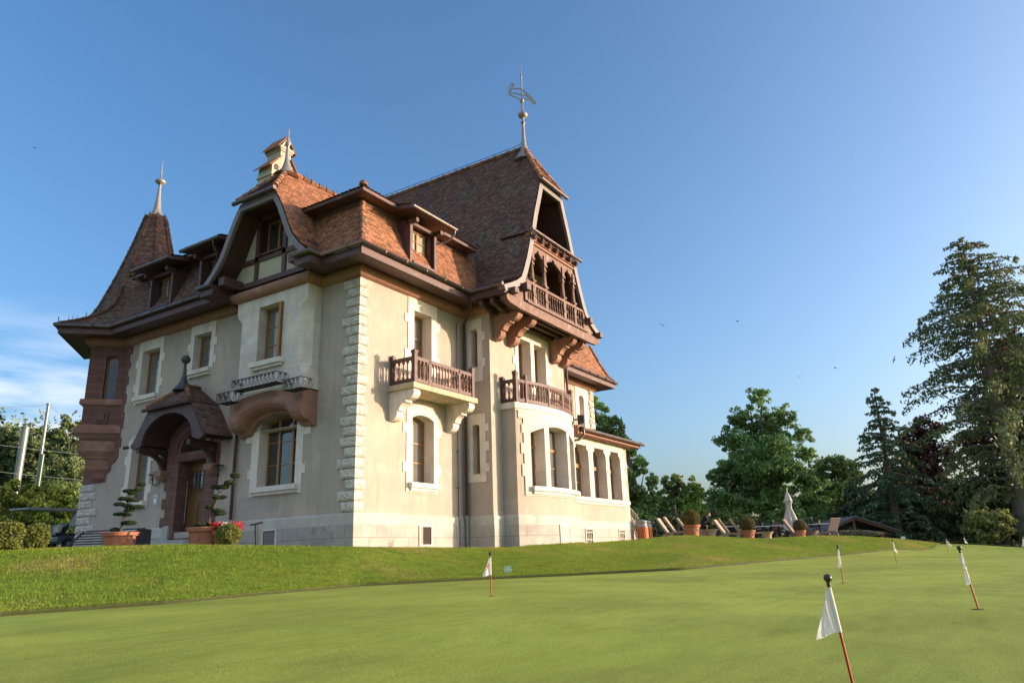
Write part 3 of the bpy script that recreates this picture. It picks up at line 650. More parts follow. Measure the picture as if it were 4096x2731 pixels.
# ---- eaves: soffit, fascia and gutter around the main block
EO = 1.0; ZG = 8.49
eprof = [(-.83, 8.30), (-.45, 8.25), (-.10, 8.215), (-.10, 8.195), (-.055, 8.195), (-.055, 8.43), (-.2, 8.50), (-.83, 8.52)]
def tov(path, o):
    return [tuple(p) for p in offpath(path, o)]
eA = [tuple(p) for p in offpath([TC, TB, (0, 12.17), (0, 5.2)], EO)]
eA = [eA[0], eA[1], eA[2], (-1.0, 5.85), (-1.45, 5.85), (-1.45, 5.15)]
eB = [(-1.45, 1.33), (-1.45, .61), (-1.0, .61), (-1.0, -1.0), (4.2, -1.0), (4.2, -2.38)]
for pth in (eA, eB):
    b = MB(); sweep(b, eprof, pth); b.build('eaves', WOOD, villa)
    g = [(p.x, p.y, ZG) for p in offpath(pth, .02)]; gutter(g)
eC = tov([(11.6, 2.0), (19.4, 2.0), (19.4, 12)], 1.0)
b = MB(); sweep(b, eprof, eC); b.build('eaves', WOOD, villa); gutter([(p.x, p.y, ZG) for p in offpath(eC, .02)])
# ---- lower mansard
MP = [(-.93, 8.50), (-.78, 8.66), (-.60, 8.95), (-.40, 9.40), (-.20, 9.92), (0.0, 10.50)]
VT = lambda z: 7.85-np.interp(z, [8.47, 8.7, 8.9, 9.12, 9.46, 9.98, 10.54, 11.15, 12.0, 12.8, 13.55, 15.75], [3.66, 3.17, 2.8, 2.5, 2.32, 2.09, 1.88, 1.68, 1.42, 1.12, .85, 0])
VB = lambda z: np.interp(z, [8.55, 8.72, 8.91, 9.12, 9.33, 9.62, 9.99, 10.52, 11.05, 12.45], [2.5, 2.3, 2.08, 1.9, 1.72, 1.57, 1.4, 1.15, .8, 0])
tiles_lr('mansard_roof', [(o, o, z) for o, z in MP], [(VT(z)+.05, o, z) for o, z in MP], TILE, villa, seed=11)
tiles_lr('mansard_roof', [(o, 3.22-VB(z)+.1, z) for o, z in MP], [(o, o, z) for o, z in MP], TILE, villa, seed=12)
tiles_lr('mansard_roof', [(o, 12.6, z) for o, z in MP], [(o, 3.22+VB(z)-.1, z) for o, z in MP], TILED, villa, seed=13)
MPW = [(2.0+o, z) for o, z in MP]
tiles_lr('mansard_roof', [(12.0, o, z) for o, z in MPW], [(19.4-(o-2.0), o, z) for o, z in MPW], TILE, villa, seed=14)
b = MB()
for i in range(len(MPW)-1):
    (o, z), (p, q) = MPW[i], MPW[i+1]; b.face([(19.4-(o-2), o, z), (19.4-(o-2), 12, z), (19.4-(p-2), 12, q), (19.4-(p-2), p, q)], None, (.8, .8, .8))
b.build('mansard_roof', TILE, villa)
ridge_tiles('hip_tiles', [(o-.02, o-.02, z+.02) for o, z in MP], villa, .085, .27, 4, 1.15)
ridge_tiles('hip_tiles', [(19.4-(o-2)+.02, o-.02, z+.02) for o, z in MPW], villa, .085, .3, 5, .8, True)
# ---- flat upper eave of the mansard and the shallow roof above it
UE = [(0.0, .05), (.02, .06)]
up = [(-.02, 10.50), (.52, 10.47), (.55, 10.47), (.55, 10.58), (-.1, 10.66)]
for pth in ([(0, 1.75+.6), (0, 0), (5.35, 0)], [(0, 11.6), (0, 4.3)]):
    b = MB(); sweep(b, [(o, z) for o, z in up], pth); b.build('upper_eaves', WOOD, villa)
    b = MB(); sweep(b, [(-.03, 10.36), (.09, 10.36), (.12, 10.42), (.12, 10.5), (-.03, 10.5)], pth); b.build('eaves_moulding', WOOD, villa)
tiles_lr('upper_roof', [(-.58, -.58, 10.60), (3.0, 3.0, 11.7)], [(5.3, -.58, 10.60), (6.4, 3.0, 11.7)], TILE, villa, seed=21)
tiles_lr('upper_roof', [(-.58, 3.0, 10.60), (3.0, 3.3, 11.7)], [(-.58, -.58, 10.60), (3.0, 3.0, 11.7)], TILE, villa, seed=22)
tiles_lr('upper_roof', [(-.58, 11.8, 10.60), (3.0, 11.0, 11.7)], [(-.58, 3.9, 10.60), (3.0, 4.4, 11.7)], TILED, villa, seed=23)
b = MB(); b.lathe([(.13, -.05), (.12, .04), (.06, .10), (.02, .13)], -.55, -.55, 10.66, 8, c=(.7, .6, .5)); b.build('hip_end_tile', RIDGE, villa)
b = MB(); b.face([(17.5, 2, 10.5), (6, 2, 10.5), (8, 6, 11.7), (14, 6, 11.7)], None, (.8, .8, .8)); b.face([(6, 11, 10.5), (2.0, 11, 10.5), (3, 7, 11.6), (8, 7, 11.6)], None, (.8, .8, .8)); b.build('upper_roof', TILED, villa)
# ---- gabled wings: one builder for the tower gable and the bay gable
def gable(M, dz, zcut, zr, bhip, length, side_m, seeds, wt, boardw=.22, tilt=(0, 0), lining=.14, inner_len=1.3, cutdrop=.28):
    zs = [8.47, 8.58, 8.7, 8.8, 8.9, 9.0, 9.12, 9.3, 9.46, 9.7, 9.98, 10.25, 10.54, 10.85, 11.05, 11.15, 11.6, 12.0, 12.4, 12.8, 13.2, 13.55]
    zs = [z for z in zs if z < zcut-.02 and z >= dz[0]]+[zcut]
    hipn = 5; up = [zcut+(zr-zcut)*i/hipn for i in range(1, hipn+1)]
    D = dz[1]
    fe = [(z, 0.0) for z in zs]+[(z, bhip*(z-zcut)/(zr-zcut)) for z in up]
    parts = []
    for sg, mt_, sd in ((-1, side_m[0], seeds[0]), (1, side_m[1], seeds[1])):
        F = [M(sg*D(z), bb, z) for z, bb in fe]; Bk = [M(sg*D(z), length(z, sg), z) for z, bb in fe]
        L, R_ = (Bk, F) if sg < 0 else (F, Bk)
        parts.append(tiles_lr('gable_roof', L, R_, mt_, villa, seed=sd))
    # jerkinhead
    a = D(zcut)+.08; n = 6
    Lp = [M(-a+a*i/n, -.10+(bhip+.10)*i/n, zcut+.06+(zr-zcut-.06)*i/n) for i in range(n+1)]; Rp = [M(a-a*i/n, -.10+(bhip+.10)*i/n, zcut+.06+(zr-zcut-.06)*i/n) for i in range(n+1)]
    Rp[-1] = M(.03, bhip, zr); Lp[-1] = M(-.03, bhip, zr)
    tiles_lr('hipped_gable_end', Lp, Rp, side_m[2], villa, seed=seeds[2])
    for sg in (-1, 1):
        ridge_tiles('hip_tiles', [M(sg*(a-a*i/n), -.08+(bhip+.08)*i/n, zcut+.09+(zr-zcut-.06)*i/n) for i in range(n+1)], villa, .09, .26, 8+sg, 1.2, False)
    gutter([M(-a-.10, -.16, zcut-.02), M(a+.10, -.16, zcut-.02)], .075)
    # verge boards: strip between outline and an inner outline
    b = MB(); vw = boardw
    outl = [(D(z), z) for z in zs]; nn = len(outl); inn = []
    for i in range(nn):
        p = Vector(outl[max(0, i-1)]); q = Vector(outl[min(nn-1, i+1)]); t = (q-p).normalized(); nrm = Vector((-t.y, t.x))
        if nrm.x > 0: nrm = -nrm
        inn.append((outl[i][0]+nrm.x*vw-.01, outl[i][1]+nrm.y*vw-.01))
    zi = zcut-cutdrop; inn2 = [p for p in inn if p[1] < zi]; k = len(inn2)
    xi = np.interp(zi, [p[1] for p in inn], [p[0] for p in inn]); inn2.append((float(xi), zi))
    for sg in (-1, 1):
        for i in range(len(inn2)-1):
            o1, o2 = outl[min(i, nn-1)], outl[min(i+1, nn-1)]; i1, i2 = inn2[i], inn2[i+1]
            b.face([M(sg*o1[0], -.02, o1[1]-.03), M(sg*o2[0], -.02, o2[1]-.03), M(sg*i2[0], -.02, i2[1]), M(sg*i1[0], -.02, i1[1])])
            b.face([M(sg*i1[0], -.02, i1[1]), M(sg*i2[0], -.02, i2[1]), M(sg*i2[0], .10, i2[1]), M(sg*i1[0], .10, i1[1])])
        o1 = outl[min(len(inn2)-1, nn-1)]
        b.face([M(sg*o1[0], -.02, o1[1]-.03), M(sg*outl[-1][0], -.02, zcut-.03), M(0, -.02, zcut-.03), M(0, -.02, zi), M(sg*inn2[-1][0], -.02, zi)])
        b.face([M(sg*inn2[0][0], -.02, inn2[0][1]), M(sg*outl[0][0], -.02, outl[0][1]-.03), M(sg*outl[0][0], .25, outl[0][1]-.03), M(sg*inn2[0][0], .25, inn2[0][1])])
    b.face([M(-inn2[-1][0], -.02, zi), M(inn2[-1][0], -.02, zi), M(inn2[-1][0], .10, zi), M(-inn2[-1][0], .10, zi)])
    b.build('verge_board', VERGE, villa)
    # boarded underside of the overhang
    b = MB()
    for sg in (-1, 1):
        for i in range(len(inn2)-1):
            i1, i2 = inn2[i], inn2[i+1]; e_ = .06
            b.face([M(sg*(i1[0]+e_), .02, i1[1]+.02), M(sg*(i2[0]+e_), .02, i2[1]+.02), M(sg*(i2[0]+e_), inner_len, i2[1]+.02), M(sg*(i1[0]+e_), inner_len, i1[1]+.02)])
    b.face([M(-inn2[-1][0]-.1, .02, zi+.02), M(inn2[-1][0]+.1, .02, zi+.02), M(inn2[-1][0]+.1, inner_len, zi+.12), M(-inn2[-1][0]-.1, inner_len, zi+.12)])
    b.build('gable_soffit', WOODD, villa)
    ridge_tiles('ridge_tiles', [M(0, bhip, zr+.02), M(0, length(zr, 1), zr+.02)], villa, .10, .33, 31, .7, True)
    return inn2
DT = lambda z: 7.85-float(VT(z)); DB = lambda z: float(VB(z))
MTG = lambda a, b_, z: (7.85+a, -2.4+b_, z)
MBG = lambda a, b_, z: (-1.4+b_, 3.22-a, z)
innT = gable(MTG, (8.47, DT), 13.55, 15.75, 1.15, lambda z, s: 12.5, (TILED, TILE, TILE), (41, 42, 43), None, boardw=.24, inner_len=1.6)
innB = gable(MBG, (8.55, DB), 11.02, 12.45, 1.05, lambda z, s: 1.4+float(np.interp(z, [8.5, 10.5, 12.45], [-.1, .6, 4.5]))-.0, (TILE, TILE, TILED), (51, 52, 53), None, boardw=.19, inner_len=.9)
# ---- timber-framed gable wall over the bay
zl = [(DB(z)-.12, z) for z in (8.55, 8.8, 9.12, 9.5, 9.99, 10.5, 10.85)]
outl = [(-a, z) for a, z in zl][::-1]+[(a, z) for a, z in zl]
fl = lambda pts: [(p[0], p[1]) for p in pts]
MG = lambda u, w, d: (-.57-d, 3.22-u, w)
gw = opening(-.75+.0, .38, 9.45, 10.72)
b = MB(); b.slab(outl, [gw], MG, 0, 0, 0, sides=False); b.build('gable_wall', STUCCO_P, villa)
b = MB(); b.slab([(-.86, 9.40), (.46, 9.40), (.46, 10.8), (-.86, 10.8)], [gw], MG, 0, .05, -.35); b.build('window_lining', WOODD, villa)
b = MB()
def timber(b, u0, z0, u1, z1, w=.14): 
    p = Vector((u0, z0)); q = Vector((u1, z1)); d = (q-p).normalized(); n = Vector((-d.y, d.x))*w/2
    b.prism([tuple(p-n), tuple(q-n), tuple(q+n), tuple(p+n)], MG, 0, .06)
timber(b, -2.35, 8.53, 2.0, 8.53, .17); timber(b, -1.7, 9.33, 1.75, 9.33, .17); timber(b, -.85, 8.6, -.85, 10.85, .16); timber(b, .47, 8.6, .47, 10.85, .17); timber(b, -.9, 10.80, .9, 10.80, .2)
timber(b, -2.05, 8.6, -1.0, 10.8, .26) if False else None
b.prism([(1.55, 8.9), (1.95, 8.9), (1.95, 9.2), (1.55, 9.2)], MG, .0, .4)
b.build('timber_frame', WOODD if False else WOOD, villa)
f = MB(); f.slab(gw, [shrink(gw, .06)], MG, -.3, -.25, -.3); f.prism([(-.2, 9.45), (-.12, 9.45), (-.12, 10.7), (-.2, 10.7)], MG, -.3, -.23)
w = f.build('window', FRAME, villa); p = MB(); p.slab(shrink(gw, .02), [], MG, -.29, -.285, sides=False); p.build('pane', GLASSD, w)
s = MB(); s.prism([(-.85, 9.40), (.45, 9.40), (.45, 9.45), (-.85, 9.45)], MG, 0, .14); s.build('sill', WOOD, w)
# boxed feet of the bay gable
for ya, yb in ((1.30, .66), (5.12, 5.85)):
    b = MB(); b.box(-1.36, -.3, min(ya, yb), max(ya, yb), 8.33, 8.50); b.build('gable_foot', WOOD, villa)
b = MB(); b.box(-1.30, -.57, 1.42, 1.72, 8.44, 8.72); b.build('gable_foot', WOOD, villa); b = MB(); b.box(-1.30, -.57, 4.72, 5.02, 8.44, 8.72)
b.build('gable_foot', WOOD, villa)
# ---- finials
b = MB(); b.lathe([(.42, -.10), (.27, .02), (.16, .18), (.10, .38), (.070, .6), (.052, .9), (.048, 1.02), (.075, 1.06), (.10, 1.13), (.085, 1.2), (.05, 1.26), (.05, 1.32), (.025, 1.40), (.02, 1.55), (.008, 1.75), (.002, 1.82)], -.33, 3.24, 12.36, 12)
b.build('roof_finial', ZINC, villa)
b = MB(); b.lathe([(.46, -.45), (.30, -.20), (.17, .05), (.11, .30), (.080, .6), (.062, 1.2), (.058, 1.32), (.10, 1.34), (.10, 1.37), (.055, 1.40), (.05, 1.58), (.12, 1.61), (.20, 1.68), (.205, 1.76), (.12, 1.85), (.045, 1.90), (.038, 2.32), (.075, 2.35), (.095, 2.42), (.06, 2.49), (.032, 2.52), (.030, 3.55), (.05, 3.6), (.024, 3.66), (.018, 4.2), (.005, 4.3)], 7.85, -1.25, 15.60, 14)
fin = b.build('roof_finial', ZINC, villa)
# stork weather vane, cut from sheet metal
def vane(M):
    b = MB(); U = lambda x, y: ((x-480)*.00300, 18.42-(y-600)*.00360)
    strips = [([(272, 566), (300, 528), (326, 494), (345, 482)], [4, 9, 14, 20]), ([(338, 484), (366, 486), (372, 502), (350, 524), (318, 558), (303, 592), (312, 628), (350, 645)], [22, 34, 30, 20, 20, 24, 22, 20]),
              ([(330, 580), (350, 552), (395, 542), (460, 550), (510, 578), (560, 635), (610, 700), (682, 768)], [16, 16, 15, 16, 18, 34, 52, 4]),
              ([(320, 604), (400, 610), (470, 634), (525, 640), (565, 668), (600, 705), (655, 772)], [12, 13, 14, 14, 16, 34, 4]),
              ([(350, 648), (400, 660), (440, 694), (480, 700), (540, 692), (590, 696)], [14, 14, 12, 12, 12, 10])]
    for k, (pts, ws) in enumerate(strips):
        P = [Vector(U(*p)) for p in pts]; N_ = []
        for i in range(len(P)):
            d = (P[min(i+1, len(P)-1)]-P[max(i-1, 0)]).normalized(); N_.append(Vector((-d.y, d.x)))
        o = .001*k
        up_ = [tuple(P[i]+N_[i]*ws[i]*.0016) for i in range(len(P))]; dn = [tuple(P[i]-N_[i]*ws[i]*.0016) for i in range(len(P))]
        b.prism(up_+dn[::-1], M, -.010-o, .010+o)
    return b
vane(lambda u, w, d: (7.85+u*.532-d*.847, -1.25-u*.847-d*.532, w)).build('weather_vane', ZINC, fin)
# lightning cable along the ridge
b = MB(); pts = [(7.85, -1.3, 16.1), (7.85, -.9, 15.98), (7.85, .2, 15.98), (7.85, 2.2, 15.97), (7.85, 4.5, 15.99), (7.85, 9, 15.98)]; b.tube(pts, .012, 5)
for y in (.2, 2.2, 4.5, 7): b.tube([(7.85, y, 15.75), (7.85, y, 15.99)], .012, 5)
b.build('lightning_cable', IRON, villa)
# ---- turret spire
K = Vector((1.03, 13.1)); b = MB()
SP = [(8.50, 2.36, 0), (8.62, 2.22, 0), (8.78, 2.04, .12), (9.05, 1.84, .35), (9.4, 1.66, .52), (9.85, 1.50, .586), (10.4, 1.33, .586), (11.0, 1.13, .586), (11.8, .91, .586), (12.5, .72, .586), (13.3, .53, .586), (14.15, .34, .586)]
def oct_(z, a, c):
    P = []
    for q in range(4):
        t = R(45+90*q); ex = Vector((math.cos(t), math.sin(t))); ey = Vector((-ex.y, ex.x)); h = a*(1-c)
        P += [K+ex*a-ey*h, K+ex*a+ey*h]
    return [(p.x, p.y, z) for p in P]
rings = [oct_(*s_) for s_ in SP]
for q in range(8):
    Lp = [r_[(q+1) % 8] for r_ in rings]; Rp = [r_[q] for r_ in rings]
    if q in (2, 3, 4, 5, 6, 1, 7):
        d = Vector(Lp[-1])-Vector(Rp[-1])
        if q % 2 == 1:                                            # corner faces vanish at the eave
            Lp = [Vector(a)+(Vector(a)-Vector(c)).normalized()*.02 if (Vector(a)-Vector(c)).length > .01 else Vector(a)+d.normalized()*.02 for a, c in zip(Lp, Rp)]
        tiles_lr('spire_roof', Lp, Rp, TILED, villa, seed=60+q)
for q in range(8): ridge_tiles('hip_tiles', [Vector(r_[q])+(Vector(r_[q])-Vector((K.x, K.y, r_[q][2]))).normalized()*.03 for r_ in rings], villa, .065, .24, 70+q, .5, True)
b = MB(); b.lathe([(.38, -.1), (.25, .1), (.15, .42), (.105, .8), (.075, 1.15), (.055, 1.50), (.05, 1.58), (.15, 1.64), (.235, 1.73), (.15, 1.82), (.04, 1.88), (.032, 2.1), (.015, 2.5), (.003, 2.85)], K.x, K.y, 14.12, 12); b.build('roof_finial', ZINC, villa)
# ---- chimney
b = MB(); cx0, cx1, cy0, cy1 = .46, 1.70, 5.0, 5.75
MC = lambda u, w, d: (u, 5.0-d, w)
b.box(cx0, cx1, cy0, cy1, 10.5, 13.50); b.box(cx0-.05, cx1+.05, cy0-.05, cy1+.05, 13.28, 13.35); b.box(.42, 1.74, 4.96, 5.79, 13.35-.3, 13.4-.3)
b.box(.80, 1.27, cy0+.002, cy1-.002, 13.4, 14.62); b.box(.76, 1.31, cy0-.04, cy1+.04, 14.42, 14.56); b.box(.72, 1.35, cy0-.07, cy1+.07, 14.50, 14.61)
b.prism([(.80, 14.6), (1.27, 14.6), (1.035, 15.02)], MC, -.74, -.01); b.prism([(cx0, 13.5), (.80, 13.5), (.80, 14.12), (cx0, 13.70)], MC, -.74, -.008); b.prism([(1.27, 13.5), (cx1, 13.5), (cx1, 13.55), (1.27, 14.12)], MC, -.74, -.008)
ch = b.build('chimney', STUCCO_P, villa)
for u0, u1, z0, z1 in ((.56, .74, 13.55, 13.78), (.95, 1.12, 14.52, 14.78), (1.36, 1.55, 13.45, 13.68)): b = MB(); b.prism(opening(u0, u1, z0, z1, .07), MC, .0, .012); b.build('smoke_vent', WOODD, ch)
b = MB()
def troof(p, q, th=.05):
    (u0, z0), (u1, z1) = p, q; b.prism([(u0, z0), (u1, z1), (u1, z1+th), (u0, z0+th)], MC, -.84, .08, (.95, .85, .8))
troof((.62, 14.50), (1.035, 15.08)); troof((1.035, 15.08), (1.44, 14.45)); troof((.30, 13.58), (.82, 14.16)); troof((1.26, 14.18), (1.84, 13.36))
b.build('chimney_tiles', TILE, ch)
# ---- roof dormers
CURT = mat('pane_over_cream_curtain', (.36, .33, .25), (.28, .26, .20), 3, .12, spec=.8)
def dormer(M, u0, u1, z0, z1, back, drip, m=WOOD, glass=GLASS, low=.0, dtile=TILE):
    # M(u, w, d): d outwards from the dormer's face plane
    b = MB(); t = .12
    for a, c in ((u0, u0+t), (u1-t, u1)): b.prism([(a, z0-.05), (c, z0-.05), (c, z1), (a, z1)], M, -.16, 0)
    b.prism([(u0, z1-.10), (u1, z1-.10), (u1, z1), (u0, z1)], M, -.158, -.02); b.prism([(u0+t, z0), (u1-t, z0), (u1-t, z0+.08), (u0+t, z0+.08)], M, -.12, .05)
    for uu, s_ in ((u0, 1), (u1, -1)):                            # cheeks
        b.face([M(uu+.03*s_, z0-.1, -.1), M(uu+.03*s_, z1, -.1), M(uu+.03*s_, z1+.25, -back), M(uu+.03*s_, z0-.1, -back)])
        b.face([M(uu+.20*s_, z0-.1, -.1), M(uu+.20*s_, z1, -.1), M(uu+.20*s_, z1+.25, -back), M(uu+.20*s_, z0-.1, -back)])
    o = b.build('dormer', m, villa)
    r = MB(); e = .42; zf = z1+.14
    r.prism([(u0-e, 0), (u1+e, 0), (u1+e, .07), (u0-e, .07)], lambda u, w, d: M(u, zf+w+(-d)*.22-.02, d), -back-.3, .42) if False else None
    P = lambda u, d, z: M(u, z, d)
    za, zb_ = zf-.02, zf+.34
    def quad(zoff): return [P(u0-e, .42, za+zoff), P(u1+e, .42, za+zoff), P(u1+e, -back, zb_+zoff), P(u0-e, -back, zb_+zoff)]
    q0, q1 = quad(0), quad(.13)
    r.face(q0); r.face(q1)
    for i in range(4): r.face([q0[i], q0[(i+1) % 4], q1[(i+1) % 4], q1[i]])
    for uu in (u0+.05, u1-.05): r.prism([(uu-.06, z1-.12), (uu+.06, z1-.12), (uu+.06, z1+.02), (uu-.06, z1+.02)], M, -.1, .26)
    r.build('dormer_roof', m, o)
    tq = quad(.17)
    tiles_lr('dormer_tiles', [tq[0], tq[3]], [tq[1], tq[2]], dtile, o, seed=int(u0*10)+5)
    g = gutter([P(u0-e-.04, .48, za+.06), P(u1+e+.04, .48, za+.06)], .07, parent=o)
    g2 = MB(); uu = drip; g2.tube([P(uu, .48, za+.03), P(uu, .46, za-.15), P(uu-.10*(1 if drip > u0 else -1), .2, za-.36), P(uu-.38*(1 if drip > u0 else -1), .02, za-.5)], .035, 7); g2.build('downpipe', GUTTER, o)
    op = [(u0+t+.02, z0+.08), (u1-t-.02, z0+.08), (u1-t-.02, z1-.10), (u0+t+.02, z1-.10)]
    f = MB(); f.slab(op, [shrink(op, .06)], M, -.34, -.28); mm = (op[0][0]+op[1][0])/2; f.prism([(mm-.04, z0+.08), (mm+.04, z0+.08), (mm+.04, z1-.2), (mm-.04, z1-.2)], M, -.34, -.27)
    for z in (z0+(z1-z0)*.36, z0+(z1-z0)*.66): f.prism([(op[0][0], z), (op[1][0], z), (op[1][0], z+.025), (op[0][0], z+.025)], M, -.34, -.29)
    w = f.build('window', FRAME, villa); p = MB(); p.slab(op, [], M, -.33, -.325, sides=False); p.build('pane', glass, w)
    b2 = MB(); b2.box(0, 1, 0, 1, 0, 1) if False else None
    return o
MDR = lambda u, w, d: (u, -.72-d, w); MDL = lambda u, w, d: (-.75-d, u, w)
dormer(MDR, 1.42, 2.76, 8.76, 10.20, 1.2, 3.14, glass=CURT)
dormer(MDL, 8.48, 9.88, 8.74, 10.10, 1.2, 10.25, dtile=TILED); dormer(MDL, 5.75, 6.95, 8.74, 10.12, 1.2, 5.6, dtile=TILED)
# ---- sunroom roof
b = MB(); sweep(b, [(-.55, 4.52), (0.0, 4.50), (0.0, 4.66), (-.55, 4.85)], [(11.5, -1.2), (17.55, -1.2), (17.55, 2.0)]); b.prism([(11.30, 4.46), (11.52, 4.46), (11.52, 4.86), (11.30, 4.78)], lambda u, w, d: (u, -.2-d, w), 0, 1.0); b.build('sunroom_eaves', SAND, villa)
tiles_lr('sunroom_roof', [(11.4, -1.3, 4.72), (11.4, 2.0, 5.85)], [(17.65, -1.3, 4.72), (15.4, 2.0, 5.85)], TILE, villa, seed=81)
b = MB(); b.face([(17.65, -1.3, 4.72), (17.65, 4, 4.72), (15.4, 4, 5.85), (15.4, 2, 5.85)], None, (.9, .9, .9)); b.build('sunroom_roof', TILE, villa)
gutter([(11.45, -1.33, 4.66), (17.75, -1.33, 4.66)], .075)
b = MB(); b.tube([(11.55, -1.33, 4.62), (11.55, -1.33, 4.40), (11.4, -1.15, 4.22), (11.0, -.8, 4.15)], .05, 8); b.build('downpipe', GUTTER, villa)
# ---- downpipes
b = MB(); b.tube([(4.35, -1.0, 8.45), (4.6, -.75, 8.05), (5.0, -.18, 7.7), (5.05, -.14, 7.4), (5.05, -.14, 1.12)], .05, 8); b.build('downpipe', WOODD, villa)
b = MB(); b.tube([(5.05, -.14, 1.12), (5.05, -.14, -.2)], .062, 8); b.tube([(5.05, -.14, 1.12), (5.05, -.14, 1.0)], .075, 8); b.tube([(4.75, -.1, 1.0), (4.75, -.1, -.2)], .035, 6); b.build('drain_pipe', ZINC, villa)
b = MB(); b.tube([(-1.4, 5.1, 8.3), (-.9, 5.05, 8.1), (-.12, 5.1, 7.85), (-.1, 5.12, 7.4), (-.1, 5.12, 1.15)], .05, 8); b.build('downpipe', WOODD, villa)
b = MB(); b.tube([(4.72, -.05, 7.7), (4.72, -.05, 1.0)], .012, 5)
for z in (3.2, 2.0, 6.0): b.box(4.66, 4.78, -.05, 0.0, z, z+.02)
b.build('lightning_cable', IRON, villa)
b = MB(); b.tube([(10.62, -1.18, 8.2), (10.62, -1.18, 4.6)], .05, 8); b.build('downpipe', WOODD, villa)
# ------------------------------------------------------------------ stone and wood brackets, loggia, balconies
def scroll(pts, n=4):
    return pts
SB = [(0, 7.99), (1.10, 7.99), (1.11, 7.84), (1.07, 7.74), (.99, 7.67), (.88, 7.63), (.75, 7.64), (.74, 7.57), (.64, 7.55), (.54, 7.49), (.48, 7.40), (.46, 7.34), (.36, 7.34), (.375, 7.24), (.34, 7.15), (.26, 7.07), (.15, 7.03), (.05, 7.03), (0, 7.06)]
for x0 in (5.38, 6.33, 9.42, 10.22):
    b = MB(); b.prism(SB, lambda u, w, d: (x0+d, -1.1-u, w), 0, .30); b.build('stone_bracket', SAND, villa)
BB = [(0, 4.66), (.93, 4.66), (.97, 4.56), (.94, 4.47), (.86, 4.40), (.76, 4.37), (.64, 4.37), (.64, 4.29), (.53, 4.27), (.44, 4.20), (.39, 4.12), (.38, 4.06), (.30, 4.06), (.315, 3.97), (.28, 3.88), (.20, 3.81), (.10, 3.78), (0, 3.79)]
bal = empty('balcony', (0, 0, 0)); bal.parent = villa
for x0 in (1.36, 4.14):
    b = MB(); b.prism(BB, lambda u, w, d: (x0+d, -u, w), 0, .30); b.build('stone_bracket', LIME_P, bal)
b = MB(); b.box(1.27, 4.52, -1.03, .02, 4.665, 4.83); b.build('floor_slab', SLABM, bal)
# baluster: turned spindle with square blocks
def spindle(h):
    b = MB(); s = .030
    b.box(-s, s, -s, s, 0, h*.13); b.box(-s, s, -s, s, h*.86, h)
    b.lathe([(.018, h*.13), (.026, h*.16), (.014, h*.19), (.030, h*.27), (.034, h*.34), (.022, h*.5), (.015, h*.60), (.026, h*.64), (.014, h*.68), (.017, h*.80), (.024, h*.84), (.018, h*.86)], n=8)
    me = b.build('baluster', WOODF, None); return me
sp1 = spindle(.56); proto_used = [False]
def put_spindle(x, y, z, parent, rz=0):
    if not proto_used[0]: o = sp1; proto_used[0] = True
    else: o = sp1.copy(); col.objects.link(o)
    o.parent = parent; o.location = (x, y, z); o.rotation_euler[2] = rz; return o
def rail_run(parent, a, c, z, nb, rail=True, first=.5, hb=.56):
    a = Vector(a); c = Vector(c); rz = math.atan2(c.y-a.y, c.x-a.x)
    if rail:
        b = MB(); b.bar((a.x, a.y, z+.10), (c.x, c.y, z+.10), .07, .11); b.build('lower_rail', WOOD, parent)
        b = MB(); b.bar((a.x, a.y, z+.155+hb+.055), (c.x, c.y, z+.155+hb+.055), .09, .11); b.build('handrail', WOOD, parent)
    for i in range(nb):
        p = a.lerp(c, (i+first)/(nb-1+2*first)); put_spindle(p.x, p.y, z+.155, parent, rz)
def post(parent, x, y, z, h=1.0, w=.11, cap=True, tall=0, rz=0):
    b = MB(); b.box(x-w/2, x+w/2, y-w/2, y+w/2, z, z+h-.0+tall)
    if cap:
        b.box(x-w*.62, x+w*.62, y-w*.62, y+w*.62, z+h+tall-.10, z+h+tall-.02)
        b.lathe([(w*.66, z+h+tall-.02), (w*.3, z+h+tall+.03)], x, y, 0, 4)
    b.build('railing_post', WOOD, parent)
z0 = 4.83; yb = -.92
for x, t in ((1.42, .16), (4.36, .16)): post(bal, x, yb, z0, .92, .13, True, t-.10+.04)
for x in (2.10, 3.62): post(bal, x, yb, z0, .80, .09, False)
post(bal, 1.42, -.06, z0, .95, .11)
rail_run(bal, (1.42, yb), (2.10, yb), z0, 4); rail_run(bal, (2.10, yb), (3.62, yb), z0, 10); rail_run(bal, (3.62, yb), (4.36, yb), z0, 4)
rail_run(bal, (1.42, -.06), (1.42, yb), z0, 5); rail_run(bal, (4.36, -.06), (4.36, yb), z0, 5)
# bowed tower balcony
b2 = empty('tower_balcony', (0, 0, 0)); b2.parent = villa
def bp(x, d=-.03): q = MBOW(x, 0, d); return (q[0], q[1])
post(b2, 5.86, -1.16, z0, .95, .11); post(b2, 5.90, -1.66, z0, .98, .14, True, .12); post(b2, 9.92, -1.66, z0, .98, .14, True, .12)
rail_run(b2, (5.86, -1.16), (5.90, -1.66), z0, 3)
segs = [(5.90, 6.32, 2), (6.32, 7.55, 8), (7.55, 8.65, 8), (8.65, 9.50, 7), (9.50, 9.92, 3)]
for a, c, n in segs:
    pa, pc = bp(a), bp(c); m = 4
    for zz, w_, h_, nm in ((z0+.10, .07, .11, 'lower_rail'), (z0+.77, .09, .11, 'handrail')):
        r_ = MB()
        for i in range(m): q1 = bp(a+(c-a)*i/m); q2 = bp(a+(c-a)*(i+1)/m); r_.bar((*q1, zz), (*q2, zz), w_, h_)
        r_.build(nm, WOOD, b2)
    for i in range(n):
        x = a+(c-a)*(i+.6)/(n+.2); q = bp(x); put_spindle(q[0], q[1], z0+.155, b2)
    if a > 5.95: post(b2, *bp(a), z0, .85 if a != 6.32 else .95, .10, a == 6.32, .05 if a == 6.32 else 0)
